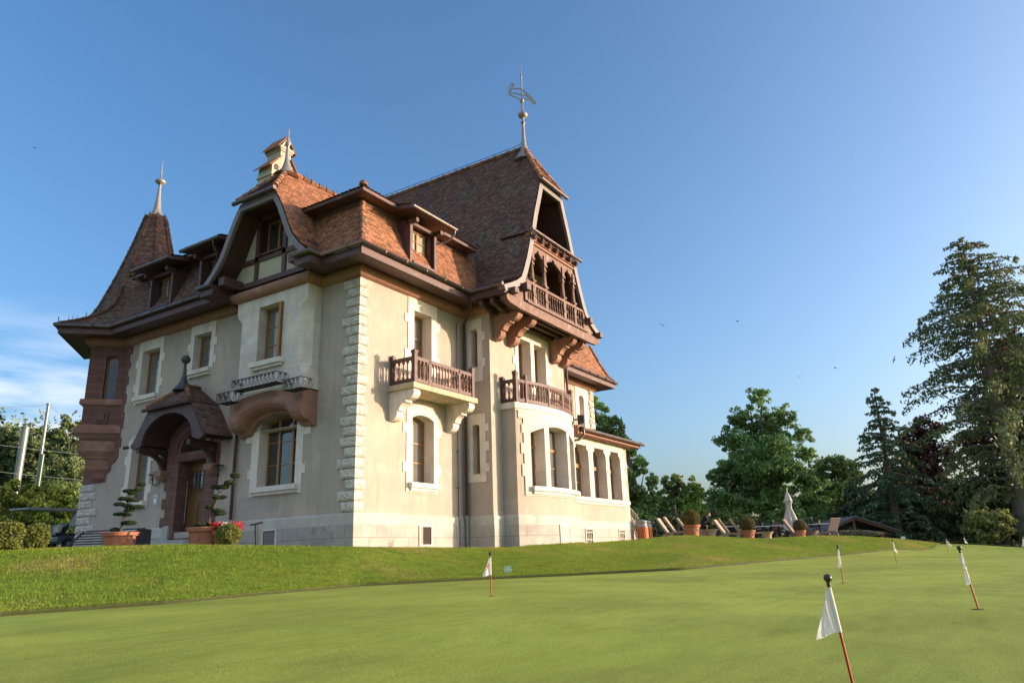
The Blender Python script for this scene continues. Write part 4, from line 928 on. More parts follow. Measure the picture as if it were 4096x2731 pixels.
# ---- carved wooden loggia in the tower gable
lg = empty('gable_loggia', (0, 0, 0)); lg.parent = villa
MF = lambda u, w, d: (u, -2.30-d, w)
b = MB(); b.prism([(4.42, 8.20), (4.34, 8.12), (4.38, 8.0), (4.52, 7.92), (5.2, 7.86), (10.5, 7.86), (11.0, 7.9), (11.22, 7.98), (11.30, 8.08), (11.25, 8.20)], MF, -.02, .12); b.build('floor_beam', WOODF, lg)
b = MB(); b.prism([(5.60, 8.205), (10.2, 8.205), (10.2, 8.27), (5.60, 8.27)], MF, -.05, .19); b.prism([(5.66, 8.27), (10.14, 8.27), (10.14, 8.31), (5.66, 8.31)], MF, -.05, .13); b.build('sill_moulding', WOOD, lg)
b = MB(); b.prism([(4.5, 8.20), (5.6, 8.20), (5.6, 8.95), (5.2, 8.80), (4.9, 8.62), (4.45, 8.45)], MF, -.08, .02)
b.build('vertical_boarding', WOODF, lg); b = MB(); b.prism([(10.15, 8.20), (11.2, 8.20), (11.2, 8.35), (10.8, 8.5), (10.15, 9.0)], MF, -.08, .02)
b.build('vertical_boarding', WOODF, lg)
for q_ in ((5.35, 5.62, 8.60, 8.84), (4.55, 4.80, 8.26, 8.44), (10.18, 10.42, 8.60, 8.82), (11.0, 11.25, 8.20, 8.40)): b = MB(); b.box(q_[0], q_[1], -2.62, -2.25, q_[2], q_[3]); b.build('purlin_end', WOOD, lg)
b = MB(); b.box(4.6, 11.1, -2.3, -1.1, 8.10, 8.16)
for y in (-1.25, -1.62, -1.98): b.box(5.0, 10.7, y-.07, y+.07, 7.92, 8.10)
b.build('floor_boards', WOODD, lg)
for y in (-1.32, -1.78, -2.2):
    b = MB(); b.prism([(5.5, 8.22), (4.40, 8.22), (4.36, 8.12), (4.42, 8.0), (4.55, 7.95), (4.95, 7.88), (5.5, 7.86)], lambda u, w, d: (u, y+d, w), -.06, .06); b.build('wood_bracket', WOOD, lg)
PX = [(6.25, .15), (7.13, .17), (8.52, .17), (9.38, .15)]
zr = 8.31
for x, w_ in PX:
    b = MB(); h = w_/2
    b.box(x-h, x+h, -2.38, -2.22, zr, 9.18); b.box(x-h*1.3, x+h*1.3, -2.41, -2.20, 8.62, 8.70); b.box(x-h*1.25, x+h*1.25, -2.40, -2.20, 8.98, 9.03)
    b.box(x-h*1.35, x+h*1.35, -2.42, -2.18, 9.18, 9.25); b.lathe([(h*.95*1.41, 9.25), (h*.62*1.41, 9.85)], x, -2.30, 0, 4)
    b.box(x-h*.95, x+h*.95, -2.38, -2.22, 9.85, 9.93); b.box(x-h*.7, x+h*.7, -2.36, -2.24, 9.93, 10.03); b.box(x-h*1.3, x+h*1.3, -2.41, -2.19, 10.03, 10.10); b.box(x-h*1.05, x+h*1.05, -2.39, -2.21, 10.10, 10.45)
    b.build('carved_column', WOODF, lg)
for x in (5.66, 10.08):
    b = MB(); b.box(x-.06, x+.06, -2.38, -2.24, zr, 9.15); b.build('corner_post', WOODF, lg)
cols_ = [5.66]+[p[0] for p in PX]+[10.08]; nbs = [3, 4, 7, 4, 3]
for i in range(5):
    a, c = cols_[i]+.08, cols_[i+1]-.08; b = MB(); b.box(a, c, -2.36, -2.26, zr+.02, zr+.10); b.build('lower_rail', WOODF, lg)
    b = MB(); b.box(a-.03, c+.03, -2.39, -2.23, 9.02, 9.12); b.box(a, c, -2.36, -2.26, 8.90, 9.02) if False else None; b.build('handrail', WOODF, lg)
    for k in range(nbs[i]):
        o = put_spindle(a+(c-a)*(k+.5)/nbs[i], -2.31, zr+.10, lg); o.scale[2] = 1.09
# fretwork arches with pendants
def fret(u0, u1, n=10):
    c = (u0+u1)/2; h = (u1-u0)/2; pts = []
    prof = [(-1, 0), (-1, .30), (-.9, .34), (-.86, .46), (-.66, .50), (-.62, .60), (-.42, .62), (-.38, .72), (-.20, .72), (-.16, .86), (0, .98)]
    full = prof+[(-a, b_) for a, b_ in prof[:-1][::-1]]
    return [(c+a*h, 10.05+b_*.52) for a, b_ in full]
b = MB(); top = 10.68; outl = [(6.1, 10.05)]
holes = []
edge = [(6.32, 7.05), (7.22, 8.44), (8.60, 9.31)]
poly = [(6.20, top), (6.20, 10.05)]
for u0, u1 in edge: poly += fret(u0, u1)
poly += [(9.45, 10.05), (9.45, top)]
b.prism(poly, MF, -.06, .04)
b.prism([(5.95, 10.3), (6.2, 10.05), (6.2, top), (6.1, top)], MF, -.05, .03); b.prism([(9.45, 10.05), (9.72, 10.3), (9.55, top), (9.45, top)], MF, -.05, .03)
b.build('fretwork_arcade', WOODF, lg)
b = MB(); b.box(6.05, 9.66, -2.40, -2.22, 10.66, 10.73); b.box(6.08, 9.62, -2.37, -2.22, 10.73, 11.04); b.box(6.0, 9.7, -2.42, -2.20, 10.78, 10.80); b.box(6.05, 9.65, -2.46, -2.2, 11.0, 11.06)
for k in range(4): b.box(6.1, 9.6, -2.385, -2.36, 10.83+k*.045, 10.845+k*.045)
b.build('entablature', SAND, lg)
for i in range(7):
    x = 6.22+i*.535; b = MB(); b.prism([(-2.36, 10.98), (-2.56, 10.98), (-2.59, 10.90), (-2.54, 10.83), (-2.36, 10.80)], lambda u, w, d: (x+d, u, w), -.06, .06); b.build('modillion', WOOD, lg)
gutter([(5.92, -2.56, 11.10), (9.80, -2.56, 11.10)], .065, parent=lg)
# recessed wall behind the loggia, dark boarding above
b = MB(); pts = [(DT(z)-.20, z) for z in (8.2, 8.7, 9.0, 9.46, 9.98, 10.6)]
b.slab([(7.85-a, z) for a, z in pts][::-1]+[(7.85+a, z) for a, z in pts], [], lambda u, w, d: (u, -1.0-d, w), 0, .0, sides=False); b.build('loggia_wall', STUCCO_P, lg)
b = MB(); b.prism([(6.35, 8.2), (6.95, 8.2), (6.95, 10.2), (6.35, 10.2)], lambda u, w, d: (u, -1.0-d, w), 0, .03) if False else None
b.prism([(7.3, 8.2), (8.35, 8.2), (8.35, 10.4), (7.3, 10.4)], lambda u, w, d: (u, -1.0-d, w), 0, .03); b.build('balcony_door', WOODD, lg)
b = MB(); b.box(6.0, 9.7, -2.28, -1.0, 10.62, 10.68); b.build('loggia_ceiling', WOODD, lg)
b = MB(); pts = [(DT(z)-.16, z) for z in (11.04, 11.6, 12.2, 12.8, 13.4)]
b.slab([(7.85-a, z) for a, z in pts][::-1]+[(7.85+a, z) for a, z in pts], [], lambda u, w, d: (u, -1.15-d, w), 0, .0, sides=False); b.build('attic_boarding', WOODD, villa)
b = MB(); b.prism([(7.02, 11.1), (7.22, 11.1), (7.04, 12.0)], lambda u, w, d: (u, -1.15-d, w), 0, .02); b.build('attic_panel', STUCCO_P, villa)
b = MB(); b.face([(6.0, -2.4, 11.06), (9.7, -2.4, 11.06), (9.7, -1.1, 11.10), (6.0, -1.1, 11.10)]); b.build('attic_floor', WOODD, villa)
# ------------------------------------------------------------------ entrance: sandstone doorway and tiled canopy
MD = lambda u, w, d: (-d, u, w)
b = MB()
dop = opening(6.66, 8.12, .70, 3.20); tym = [(6.72, 3.50), (8.10, 3.50), (8.10, 3.62), (8.0, 3.86), (7.8, 4.04), (7.55, 4.13), (7.25, 4.13), (7.0, 4.04), (6.80, 3.86), (6.72, 3.62)]
so = [(6.42, 1.1), (8.52, 1.1)]; 
L = [(8.9, 1.1), (8.9, 1.4), (8.68, 1.4), (8.68, 1.7), (8.9, 1.7), (8.9, 2.02), (8.68, 2.02), (8.68, 2.3), (8.85, 2.3), (8.85, 2.62), (8.8, 2.62), (8.8, 4.0)]
archo = [(7.4+1.40*math.cos(PI*i/12), 3.75+.95*math.sin(PI*i/12)) for i in range(1, 12)]
Rr = [(6.0, 4.0), (6.0, 2.62), (6.02, 2.62), (6.02, 2.3), (6.2, 2.3), (6.2, 2.0), (6.02, 2.0), (6.02, 1.7), (6.2, 1.7), (6.2, 1.4), (6.02, 1.4), (6.02, 1.1)]
outer = L+archo+Rr+[(6.5, 1.1), (6.5, .70), (8.3, .70), (8.3, 1.1)]
b.slab(outer, [dop, tym], MD, 0, .05, -.40)
b.slab([(6.60, 3.24), (8.24, 3.24), (8.24, 3.42), (6.60, 3.42)], [], MD, .05, .075)
ho = [(7.4+1.06*math.cos(PI*i/12)*.98, 3.55+.84*math.sin(PI*i/12)) for i in range(13)]; hi = [(7.4+.86*math.cos(PI*i/12), 3.52+.70*math.sin(PI*i/12)) for i in range(13)]
b.slab(ho+hi[::-1], [], MD, .05, .10)
b.build('stone_doorway', SANDB, villa)
b = MB(); b.box(-.12, .2, 6.2, 6.5, -.3, 1.12); b.box(-.12, .2, 8.3, 8.6, -.3, 1.12); b.box(-.9, .6, 6.2, 8.6, -.4, .62); b.box(-1.25, -.9, 6.0, 8.8, -.4, .46); b.box(-1.6, -1.25, 5.9, 8.9, -.4, .30); b.build('door_steps', GREYST, villa)
DOORM = mat('dark_oak_door', (.16, .075, .022), (.10, .045, .014), 4, .45, .15, 25, stretch=(1, 1, .3))
b = MB(); b.box(.40, .46, 6.60, 8.2, .70, 3.25); 
for u0, u1 in ((6.78, 7.3), (7.5, 8.0)): b.prism([(u0, .9), (u1, .9), (u1, 1.9), (u0, 1.9)], MD, -.40, -.385)
dr = b.build('door', DOORM, villa)
b = MB(); b.prism([(7.0, 2.35), (7.95, 2.35), (7.95, 2.85), (7.0, 2.85)], MD, -.39, -.38); b.build('door_window', GLASS, dr)
b = MB()
for z in (2.42, 2.75): b.bar((.36, 6.9, z), (.36, 8.1, z), .02, .02)
for u in (7.1, 7.3, 7.5, 7.7, 7.9): b.bar((.36, u, 2.2), (.36, u, 2.9), .02, .02)
for u in (7.2, 7.6): b.tube([(.355, u+.09*math.cos(t*.7), 2.6+.09*math.sin(t*.7)) for t in range(10)], .009, 4)
b.build('iron_grille', IRON, dr)
b = MB(); b.tube([(.34, 8.12, 1.2), (.34, 8.12, 2.6)], .018, 6); b.build('door_handle', ZINC, dr)
b = MB(); b.prism([(6.70, 3.48), (8.12, 3.48), (8.12, 4.2), (6.70, 4.2)], MD, -.30, -.29); tm = b.build('fanlight', GLASSD, villa)
b = MB()
for k in range(9):
    u = 6.86+k*.14
    b.tube([(.24, u+.05*math.sin(t*1.1+k), 3.52+t*.055) for t in range(int(6+4*math.sin(PI*(k+.5)/9)))], .010, 4)
    b.tube([(.24, u+.045*math.cos(t*.8), 3.68+.045*math.sin(t*.8)) for t in range(9)], .008, 4)
b.build('iron_scrollwork', IRON, tm)
# canopy
cp = empty('entrance_canopy', (0, 0, 0)); cp.parent = villa
MC2 = lambda a, b_, z: (-1.07+b_, 7.4-a, z)
CP = [(1.98, 3.74), (1.80, 3.95), (1.55, 4.28), (1.33, 4.60), (1.13, 4.90)]
zt, zrr = 4.90, 5.62
cz = [z for _, z in CP]; CD = lambda z: float(np.interp(z, cz+[zrr], [d for d, _ in CP]+[0.0]))
fe = [(z, 0) for z in cz]+[(zt+(zrr-zt)*i/4, .55*i/4) for i in range(1, 5)]
for sg in (-1, 1):
    F = [MC2(sg*CD(z), bb, z) for z, bb in fe]; Bk = [MC2(sg*CD(z), 1.12, z) for z, bb in fe]
    Lx, Rx = (Bk, F) if sg < 0 else (F, Bk)
    tiles_lr('canopy_tiles', Lx, Rx, TILED, cp, seed=90+sg, e=.11, w=.15, lift=.022)
Lp = [MC2(-1.16+1.16*i/4, -.08+.63*i/4, 4.93+(zrr-4.93)*i/4) for i in range(5)]; Rp = [MC2(1.16-1.16*i/4, -.08+.63*i/4, 4.93+(zrr-4.93)*i/4) for i in range(5)]
tiles_lr('canopy_tiles', Lp, Rp, TILED, cp, seed=95, e=.11, w=.15, lift=.022)
for sg in (-1, 1): ridge_tiles('hip_tiles', [MC2(sg*(1.16-1.16*i/4), -.06+.61*i/4, 4.97+(zrr-4.93)*i/4) for i in range(5)], cp, .075, .2, 96+sg, .8)
ridge_tiles('ridge_tiles', [MC2(0, .55, zrr+.03), MC2(0, 1.1, zrr+.03)], cp, .07, .2, 99, .6)
gutter([MC2(-1.28, -.12, 4.86), MC2(1.28, -.12, 4.86)], .06, parent=cp, m=WOODD)
b = MB(); arc = [(1.42*math.cos(PI*i/16)*.97, 3.72+.93*math.sin(PI*i/16)) for i in range(17)]
ou = [(1.98, 3.70), (1.80, 3.93), (1.33, 4.58), (1.16, 4.82), (-1.16, 4.82), (-1.33, 4.58), (-1.80, 3.93), (-1.98, 3.70), (-1.72, 3.60)]
b.prism([(1.72, 3.60)]+ou+[(a, z) for a, z in arc[::-1]], lambda u, w, d: MC2(u, -d, w), -.10, .0)
b.build('arched_bargeboard', WOOD, cp)
b = MB()
for i in range(16):
    (a, z), (a2, z2) = arc[i], arc[i+1]; b.face([MC2(a*1.02, .06, z+.02), MC2(a2*1.02, .06, z2+.02), MC2(a2*1.02, 1.06, z2+.02), MC2(a*1.02, 1.06, z+.02)])
for sg in (-1, 1): b.face([MC2(sg*1.4, .05, 3.72), MC2(sg*1.96, .05, 3.68), MC2(sg*1.96, 1.06, 3.68), MC2(sg*1.4, 1.06, 3.72)])
b.build('canopy_lining', WOODD, cp)
for sg in (-1, 1):
    yc = 7.4-sg*1.72 if sg < 0 else 7.4-sg*1.20
    yc = 7.4+1.55 if sg < 0 else 7.4-1.18
    b = MB(); b.box(-1.05, 0, yc-.08, yc+.08, 3.50, 3.68); b.box(-.17, -.01, yc-.08, yc+.08, 2.95, 3.50)
    q = [(-.10-.75*(1-math.cos(t*PI/16)), 2.98+.55*math.sin(t*PI/16)) for t in range(9)]
    for i in range(8): b.bar((q[i][0], yc, q[i][1]), (q[i+1][0], yc, q[i+1][1]), .13, .15, (0, 1, 0))
    b.build('canopy_strut', WOODD, cp)
    b = MB(); b.box(-.30, 0.02, yc-.22, yc+.22, 2.78, 2.96); b.lathe([(.05, 2.60), (.16, 2.64), (.24, 2.72), (.26, 2.78)], -.04, yc, 0, 12); b.build('stone_corbel', SAND, cp)
    ly = yc-sg*.42 if sg > 0 else yc+.42
    b = MB(); b.tube([(-.02, yc+(ly-yc)*.55, 2.62), (-.10, yc+(ly-yc)*.7, 2.50), (-.16, ly-.02, 2.55), (-.18, ly, 2.72)], .018, 6); b.lathe([(.05, 0), (.05, .02), (.02, .04), (.035, .16), (.16, .17), (.16, .185)], -.18, ly, 2.70, 12); b.build('wall_lamp', IRON, villa)
b = MB(); b.lathe([(.34, -.14), (.22, .0), (.13, .16), (.075, .36), (.05, .60), (.04, .80), (.10, .83), (.155, .92), (.155, .98), (.10, 1.07), (.02, 1.1)], -.62, 7.42, 5.60, 12); b.build('canopy_finial', COPPER, cp)
b = MB(); b.tube([(-1.10, 9.42, 3.72), (-1.22, 9.55, 3.70)], .05, 7); b.build('rain_spout', IRON, cp)
# plaque by the door with a shield emblem
PLQ = mat('clear_plaque', (.34, .36, .36), rough=.3); WHT = mat('white_enamel', (.72, .76, .76), rough=.4); TEAL = mat('dark_teal_paint', (.02, .10, .10), rough=.4)
b = MB(); b.prism([(9.19, 1.83), (9.47, 1.83), (9.47, 2.24), (9.19, 2.24)], MD, 0, .015); pq = b.build('wall_plaque', PLQ, villa)
b = MB(); b.prism([(9.33, 1.90), (9.40, 1.97), (9.41, 2.16), (9.33, 2.20), (9.25, 2.16), (9.26, 1.97)], MD, .015, .025); b.build('shield_emblem', WHT, pq)
b = MB(); b.prism([(9.33+.045*math.cos(t*PI/6), 2.12+.035*math.sin(t*PI/6)) for t in range(7)]+[(9.29, 2.09), (9.37, 2.09)], MD, .025, .03); b.build('emblem_badge', TEAL, pq)
# ------------------------------------------------------------------ wrought-iron flower baskets on the bay
def basket(y0, y1, zc, lab, x0=-.63, x1=-1.0):
    bk = empty('flower_basket', (-.6, (y0+y1)/2, zc), 0, lab, 'flower basket', 'wrought-iron flower baskets on the bay')
    O = Vector((-.6, (y0+y1)/2, zc)); h = .30
    def T(p): return Vector(p)-O
    bl = lambda t: .07*math.sin(PI*t)+.05*t
    rect = lambda e, z: [T((x0, y0-e, z)), T((x1-e, y0-e, z)), T((x1-e, y1+e, z)), T((x0, y1+e, z))]
    b = MB(); b.tube(rect(.05, zc+h), .014, 5); b.tube(rect(0, zc), .014, 5); b.tube(rect(0, zc-.0)[::1], .012, 4)
    b.face(rect(-.02, zc)) ; b.build('rim', IRON, bk)
    n = max(3, int((y1-y0)/.17)); b = MB()
    def bars(P0, dirv, outv, m):
        for i in range(m+1):
            p = P0+dirv*(i/m); b.tube([p+outv*bl(t)+Vector((0, 0, h*t)) for t in (0, .25, .5, .75, 1)], .008, 4)
            if i < m:
                c = P0+dirv*((i+.5)/m)+outv*.06; s = dirv/m
                b.tube([c+s*.30*math.cos(a*.62)*(1-a*.05)+Vector((0, 0, .09+.075*math.sin(a*.62)*(1-a*.05))) for a in range(11)], .008, 4)
                b.tube([c+s*.30*math.cos(a*.62+2)*(1-a*.05)+Vector((0, 0, .20+.065*math.sin(a*.62+2)*(1-a*.05))) for a in range(11)], .008, 4)
                l = c+Vector((0, 0, .245)); b.obox(l, s.normalized()*.035, Vector((0, 0, .03)), outv.normalized()*.008)
    bars(T((x1, y0, zc)), Vector((0, y1-y0, 0)), Vector((-1, 0, 0)), n)
    bars(T((x0, y0, zc)), Vector((x1-x0, 0, 0)), Vector((0, -1, 0)), 2); bars(T((x0, y1, zc)), Vector((x1-x0, 0, 0)), Vector((0, 1, 0)), 2)
    b.build('scrollwork', IRON, bk); return bk
basket(2.30, 4.22, 4.93, 'long wrought-iron flower basket under the white bay window')
basket(1.22, 1.92, 4.60, 'small wrought-iron flower basket at the bay corner, nearest the rock-faced quoins')
basket(4.30, 4.92, 4.62, 'small wrought-iron flower basket at the bay end nearest the entrance canopy')
# floodlight on the bowed balcony
fl_ = empty('floodlight', (9.92, -1.95, 4.75), R(20), 'black outdoor floodlight clamped to the end of the bowed tower balcony', 'floodlight')
b = MB(); b.prism([(-.10, -.14), (.10, -.20), (.10, .16), (-.10, .12)], lambda u, w, d: (d, u*1.2-.1, w), -.17, .17); b.tube([(0, .25, .0), (0, 0, 0)], .03, 6); b.build('housing', IRON, fl_)
b = MB(); b.obox((0.0, -.235, -.02), (.16, 0, 0), (0, .008, .0), (0, 0, .17)); b.build('lens', GLASS, fl_)
# iron stair railing at the garden end
b = MB(); a0 = Vector((17.25, -.55, 1.85)); a1 = Vector((18.9, -.55, .95)); g0 = Vector((17.25, -.55, .95)); g1 = Vector((18.9, -.55, .12))
b.tube([a0, a0.lerp(a1, .5)+Vector((0, 0, .05)), a1, a1+Vector((.14, 0, -.06)), a1+Vector((.12, 0, -.2))], .028, 6); b.tube([g0, g1], .02, 6); b.tube([a1+Vector((0, 0, 0)), g1+Vector((0, 0, -.1))], .03, 6)
for i in range(9):
    t = i/9; p = g0.lerp(g1, t); q = a0.lerp(a1, t); b.tube([p, p.lerp(q, .3)+Vector((.09, 0, 0)), p.lerp(q, .7)-Vector((.07, 0, 0)), q], .014, 5)
    c = p.lerp(q, .5); b.tube([c+Vector((.1*math.cos(k*.7), 0, .1*math.sin(k*.7))) for k in range(10)], .012, 4)
b.build('stair_railing', ZINC, villa)
b = MB(); 
for i in range(5): b.box(17.1+i*.36, 17.1+(i+1)*.36+.02, -.5, 1.2, -.3, .95-.18*i)
b.build('garden_steps', LIME_P, villa)
# slatted bench and boot scraper against the left front
# ------------------------------------------------------------------ terrain
def q4(x, y): return x*4096/2352, y*4096/2352
EDGE = []                                                        # azimuth, distance, height of the putting green's edge
for x, y, z in [(0, 1415, -.72), (390, 1387, -.70), (813, 1347, -.68), (1127, 1330, -.67), (1400, 1317, -.66), (1580, 1308, -.64), (1880, 1278, -.585), (2050, 1262, -.476), (2180, 1248, -.325)]:
    a, m = azs(*q4(x, y)); EDGE.append((a, (z-CAMP[2])/m, z))
EDGE = [(175, 9, -.85), (140, 9, -.80), (110, 9.5, -.76), (88, 10, -.74)]+EDGE+[(-2.0, 46.5, -.66), (-12, 47, -.9), (-40, 42, -1.1), (-90, 38, -1.2)]
CREST = [(175, 30, .3), (140, 26, .35), (110, 23, .38), (88, 21.5, .36)]
for x, y, D in [(0, 1262, 21), (400, 1250, 19.6), (813, 1255, 19.0), (1150, 1258, 23.2), (1300, 1250, 25.5), (1450, 1240, 32.5), (1560, 1228, 36), (1650, 1231.5, 37), (1750, 1237, 38), (1900, 1228, 40), (2000, 1232, 42), (2100, 1240, 44), (2200, 1252, 46.5), (2352, 1258, 47.2)]:
    a, m = azs(*q4(x, y)); CREST.append((a, D, CAMP[2]+D*m))
CREST += [(-12, 48.5, -.95), (-40, 44, -1.2), (-90, 40, -1.3)]
EA = np.array(sorted(EDGE)); CA = np.array(sorted(CREST))
def smooth_interp(a, X, Y, w=2.2):
    return np.mean([np.interp(a+d, X, Y) for d in (-w, -w/2, 0, w/2, w)], axis=0)
EM = (EA[:, 2]-CAMP[2])/EA[:, 1]; KM = (CA[:, 2]-CAMP[2])/CA[:, 1]
def de(a): return (smooth_interp(a, EA[:, 0], EA[:, 2], 1.0)-CAMP[2])/smooth_interp(a, EA[:, 0], EM, .7)
def dk(a): return smooth_interp(a, CA[:, 0], CA[:, 1], 1.2)
def zk(a): return CAMP[2]+dk(a)*smooth_interp(a, CA[:, 0], KM, 1.2)
ctrl = [(-3.83-.0, 0, 0)]
def polar(a, D): return CAMP[0]+D*math.cos(R(a)), CAMP[1]+D*math.sin(R(a))
FL = {}
def flagpos(bx, by, tx, ty, h=.60):
    a, mb = azs(bx, by); _, mt = azs(tx, ty); D = h/(mt-mb); x, y = polar(a, D); return x, y, CAMP[2]+D*mb, D
def yy(x, y): return 1880+x/4.073, 2180+y/4.073
def zz_(x, y): return 3600+x/2.635, 2120+y/2.635
FA = flagpos(*yy(345, 832), *yy(335, 100)); FB = flagpos(*q4(1937, 1338), *q4(1923, 1250)); FC = flagpos(*zz_(828, 832), *zz_(685, 150)); FD = flagpos(*q4(2059, 1292), *q4(2053, 1236)); FE = flagpos(*zz_(512, 240), *zz_(482, 82))
nx, ny = polar(azs(2500+1310/1.4737, 2050+1004/1.4737)[0]-.35, 4.7)
CT = [(p[0], p[1], p[2]) for p in (FA, FB, FC, FD, FE)]+[(nx, ny, -.93)]
CT += [(CAMP[0], CAMP[1], -1.02), (CAMP[0]-8, CAMP[1]-8, -1.05), (CAMP[0]+8, CAMP[1]-12, -1.0), (CAMP[0]-9, CAMP[1]+6, -.92)]
for a, D, z in [(-3, 38, -.60), (-3, 42, -.615), (-10, 30, -.75), (-12, 40, -.9), (3, 40, -.60), (-25, 20, -.85), (-45, 30, -1.0)]: CT.append((*polar(a, D), z))
for a, D, z in EDGE[::1]: CT.append((*polar(a, D), z))
CT = np.array(CT, dtype=float)
def kern(r2): return np.sqrt(r2+6.0)
A_ = kern(((CT[:, None, :2]-CT[None, :, :2])**2).sum(-1)); Wt = np.linalg.solve(A_+np.eye(len(CT))*.02, CT[:, 2]-CT[:, 2].mean()); CM = CT[:, 2].mean()
def gz_green(x, y):
    x = np.atleast_1d(x); y = np.atleast_1d(y); r2 = (x[:, None]-CT[None, :, 0])**2+(y[:, None]-CT[None, :, 1])**2; return CM+kern(r2)@Wt
def h_lawn(a, D):
    e, k = de(a), dk(a); t = np.clip((D-e)/np.maximum(.5, k-e), 0, 1)
    x = CAMP[0]+D*np.cos(np.radians(a)); y = CAMP[1]+D*np.sin(np.radians(a))
    ez = gz_green(CAMP[0]+e*np.cos(np.radians(a)), CAMP[1]+e*np.sin(np.radians(a)))+.05
    s = t*t*(3-2*t)*.55+.45*t; s = np.where(t < 1, s, 1)
    und = .035*np.sin(x*.9+1.3)*np.sin(y*.7)*np.sin(np.pi*t)
    z = ez+(zk(a)-ez)*s+und
    over = np.maximum(0, D-k); z = z-.06*np.clip(over/1.5, 0, 1)-1.7*np.clip((D-np.maximum(k, 36)-8)/40, 0, 1)
    return z
def gz(x, y):
    dx, dy = x-CAMP[0], y-CAMP[1]; a = math.degrees(math.atan2(dy, dx)); D = math.hypot(dx, dy)
    if a < -90 or a > 175: return float(gz_green(x, y)[0])
    return float(h_lawn(np.array([a]), np.array([D]))[0]) if D > de(a) else float(gz_green(x, y)[0])
GREEN = mat('putting_green_turf', (.37, .48, .095), (.46, .54, .12), .45, .85, .8, 170, c3=(.30, .41, .08), s3=1.1, bdist=.012, stretch=(1, 1, 1), spec=.15, lo3=.4, hi3=.7)
def fine_mix(m, c, scale=260, lo=.42, hi=.62, f=.6):
    t = m.node_tree; N = t.nodes; L = t.links; b = N['Principled BSDF']; src = b.inputs['Base Color'].links[0].from_socket
    tcn = N.new('ShaderNodeTexCoord'); n = N.new('ShaderNodeTexNoise'); n.inputs['Scale'].default_value = scale; n.inputs['Detail'].default_value = 3; L.new(tcn.outputs['Object'], n.inputs['Vector'])
    mr = N.new('ShaderNodeMapRange'); mr.inputs[1].default_value = lo; mr.inputs[2].default_value = hi; mr.inputs[3].default_value = f; mr.inputs[4].default_value = 0; L.new(n.outputs['Fac'], mr.inputs[0])
    x = N.new('ShaderNodeMixRGB'); x.inputs[2].default_value = (*c, 1); L.new(mr.outputs[0], x.inputs[0]); L.new(src, x.inputs[1]); L.new(x.outputs[0], b.inputs['Base Color'])
fine_mix(GREEN, (.26, .32, .04), 120, .38, .6, .75); fine_mix(GREEN, (.33, .39, .05), 30, .40, .6, .35)
LAWN = mat('rough_lawn', (.18, .275, .032), (.235, .32, .042), 1.6, .9, 1.0, 60, c3=(.36, .30, .10), s3=.33, bdist=.03, spec=.1, lo3=.52, hi3=.74)
fine_mix(LAWN, (.09, .14, .018), 45, .40, .6, .7)
def turf_normals(m, k=2.2, scale=400):
    t = m.node_tree; N = t.nodes; L = t.links; b = N['Principled BSDF']
    tcn = N.new('ShaderNodeTexCoord'); n = N.new('ShaderNodeTexNoise'); n.inputs['Scale'].default_value = scale; n.inputs['Detail'].default_value = 1; L.new(tcn.outputs['Object'], n.inputs['Vector'])
    v1 = N.new('ShaderNodeVectorMath'); v1.operation = 'SUBTRACT'; v1.inputs[1].default_value = (.5, .5, .5); L.new(n.outputs['Color'], v1.inputs[0])
    v2 = N.new('ShaderNodeVectorMath'); v2.operation = 'SCALE'; v2.inputs['Scale'].default_value = k*2; L.new(v1.outputs[0], v2.inputs[0])
    src = b.inputs['Normal'].links[0].from_socket if b.inputs['Normal'].links else N.new('ShaderNodeNewGeometry').outputs['Normal']
    v3 = N.new('ShaderNodeVectorMath'); v3.operation = 'ADD'; L.new(v2.outputs[0], v3.inputs[0]); L.new(src, v3.inputs[1])
    v4 = N.new('ShaderNodeVectorMath'); v4.operation = 'NORMALIZE'; L.new(v3.outputs[0], v4.inputs[0]); L.new(v4.outputs[0], b.inputs['Normal'])
turf_normals(GREEN, 2.6, 330); turf_normals(LAWN, 2.6, 150)
def patches(m, f, scale, sc, lo, hi):
    t = m.node_tree; N = t.nodes; L = t.links; b = N['Principled BSDF']; src = b.inputs['Base Color'].links[0].from_socket
    tcn = N.new('ShaderNodeTexCoord'); mp = N.new('ShaderNodeMapping'); mp.inputs['Scale'].default_value = sc; mp.inputs['Rotation'].default_value = (0, 0, R(-32)); n = N.new('ShaderNodeTexNoise'); n.inputs['Scale'].default_value = scale; n.inputs['Detail'].default_value = 4
    L.new(tcn.outputs['Object'], mp.inputs[0]); L.new(mp.outputs[0], n.inputs['Vector']); mr = N.new('ShaderNodeMapRange'); mr.inputs[1].default_value = lo; mr.inputs[2].default_value = hi; mr.inputs[3].default_value = f; mr.inputs[4].default_value = 1.05; L.new(n.outputs['Fac'], mr.inputs[0])
    x = N.new('ShaderNodeVectorMath'); x.operation = 'SCALE'; L.new(src, x.inputs[0]); L.new(mr.outputs[0], x.inputs['Scale']); L.new(x.outputs[0], b.inputs['Base Color'])
patches(GREEN, .80, .35, (1, 1, 1), .38, .62); patches(GREEN, .93, 4, (.5, 1.6, 1), .35, .6); patches(LAWN, .70, 3.5, (1, 1, 1), .36, .6)
def gridmesh(name, P, m):
    nr, nc, _ = P.shape; me = bpy.data.meshes.new(name); fs = [(i*nc+j, i*nc+j+1, (i+1)*nc+j+1, (i+1)*nc+j) for i in range(nr-1) for j in range(nc-1)]
    me.from_pydata(P.reshape(-1, 3).tolist(), [], fs); me.materials.append(m); me.polygons.foreach_set('use_smooth', [True]*len(fs)); o = bpy.data.objects.new(name, me); col.objects.link(o); return o
AZ = np.concatenate([np.linspace(-90, -10, 41)[:-1], np.linspace(-10, 78, 353)[:-1], np.linspace(78, 175, 60)])
rows = []
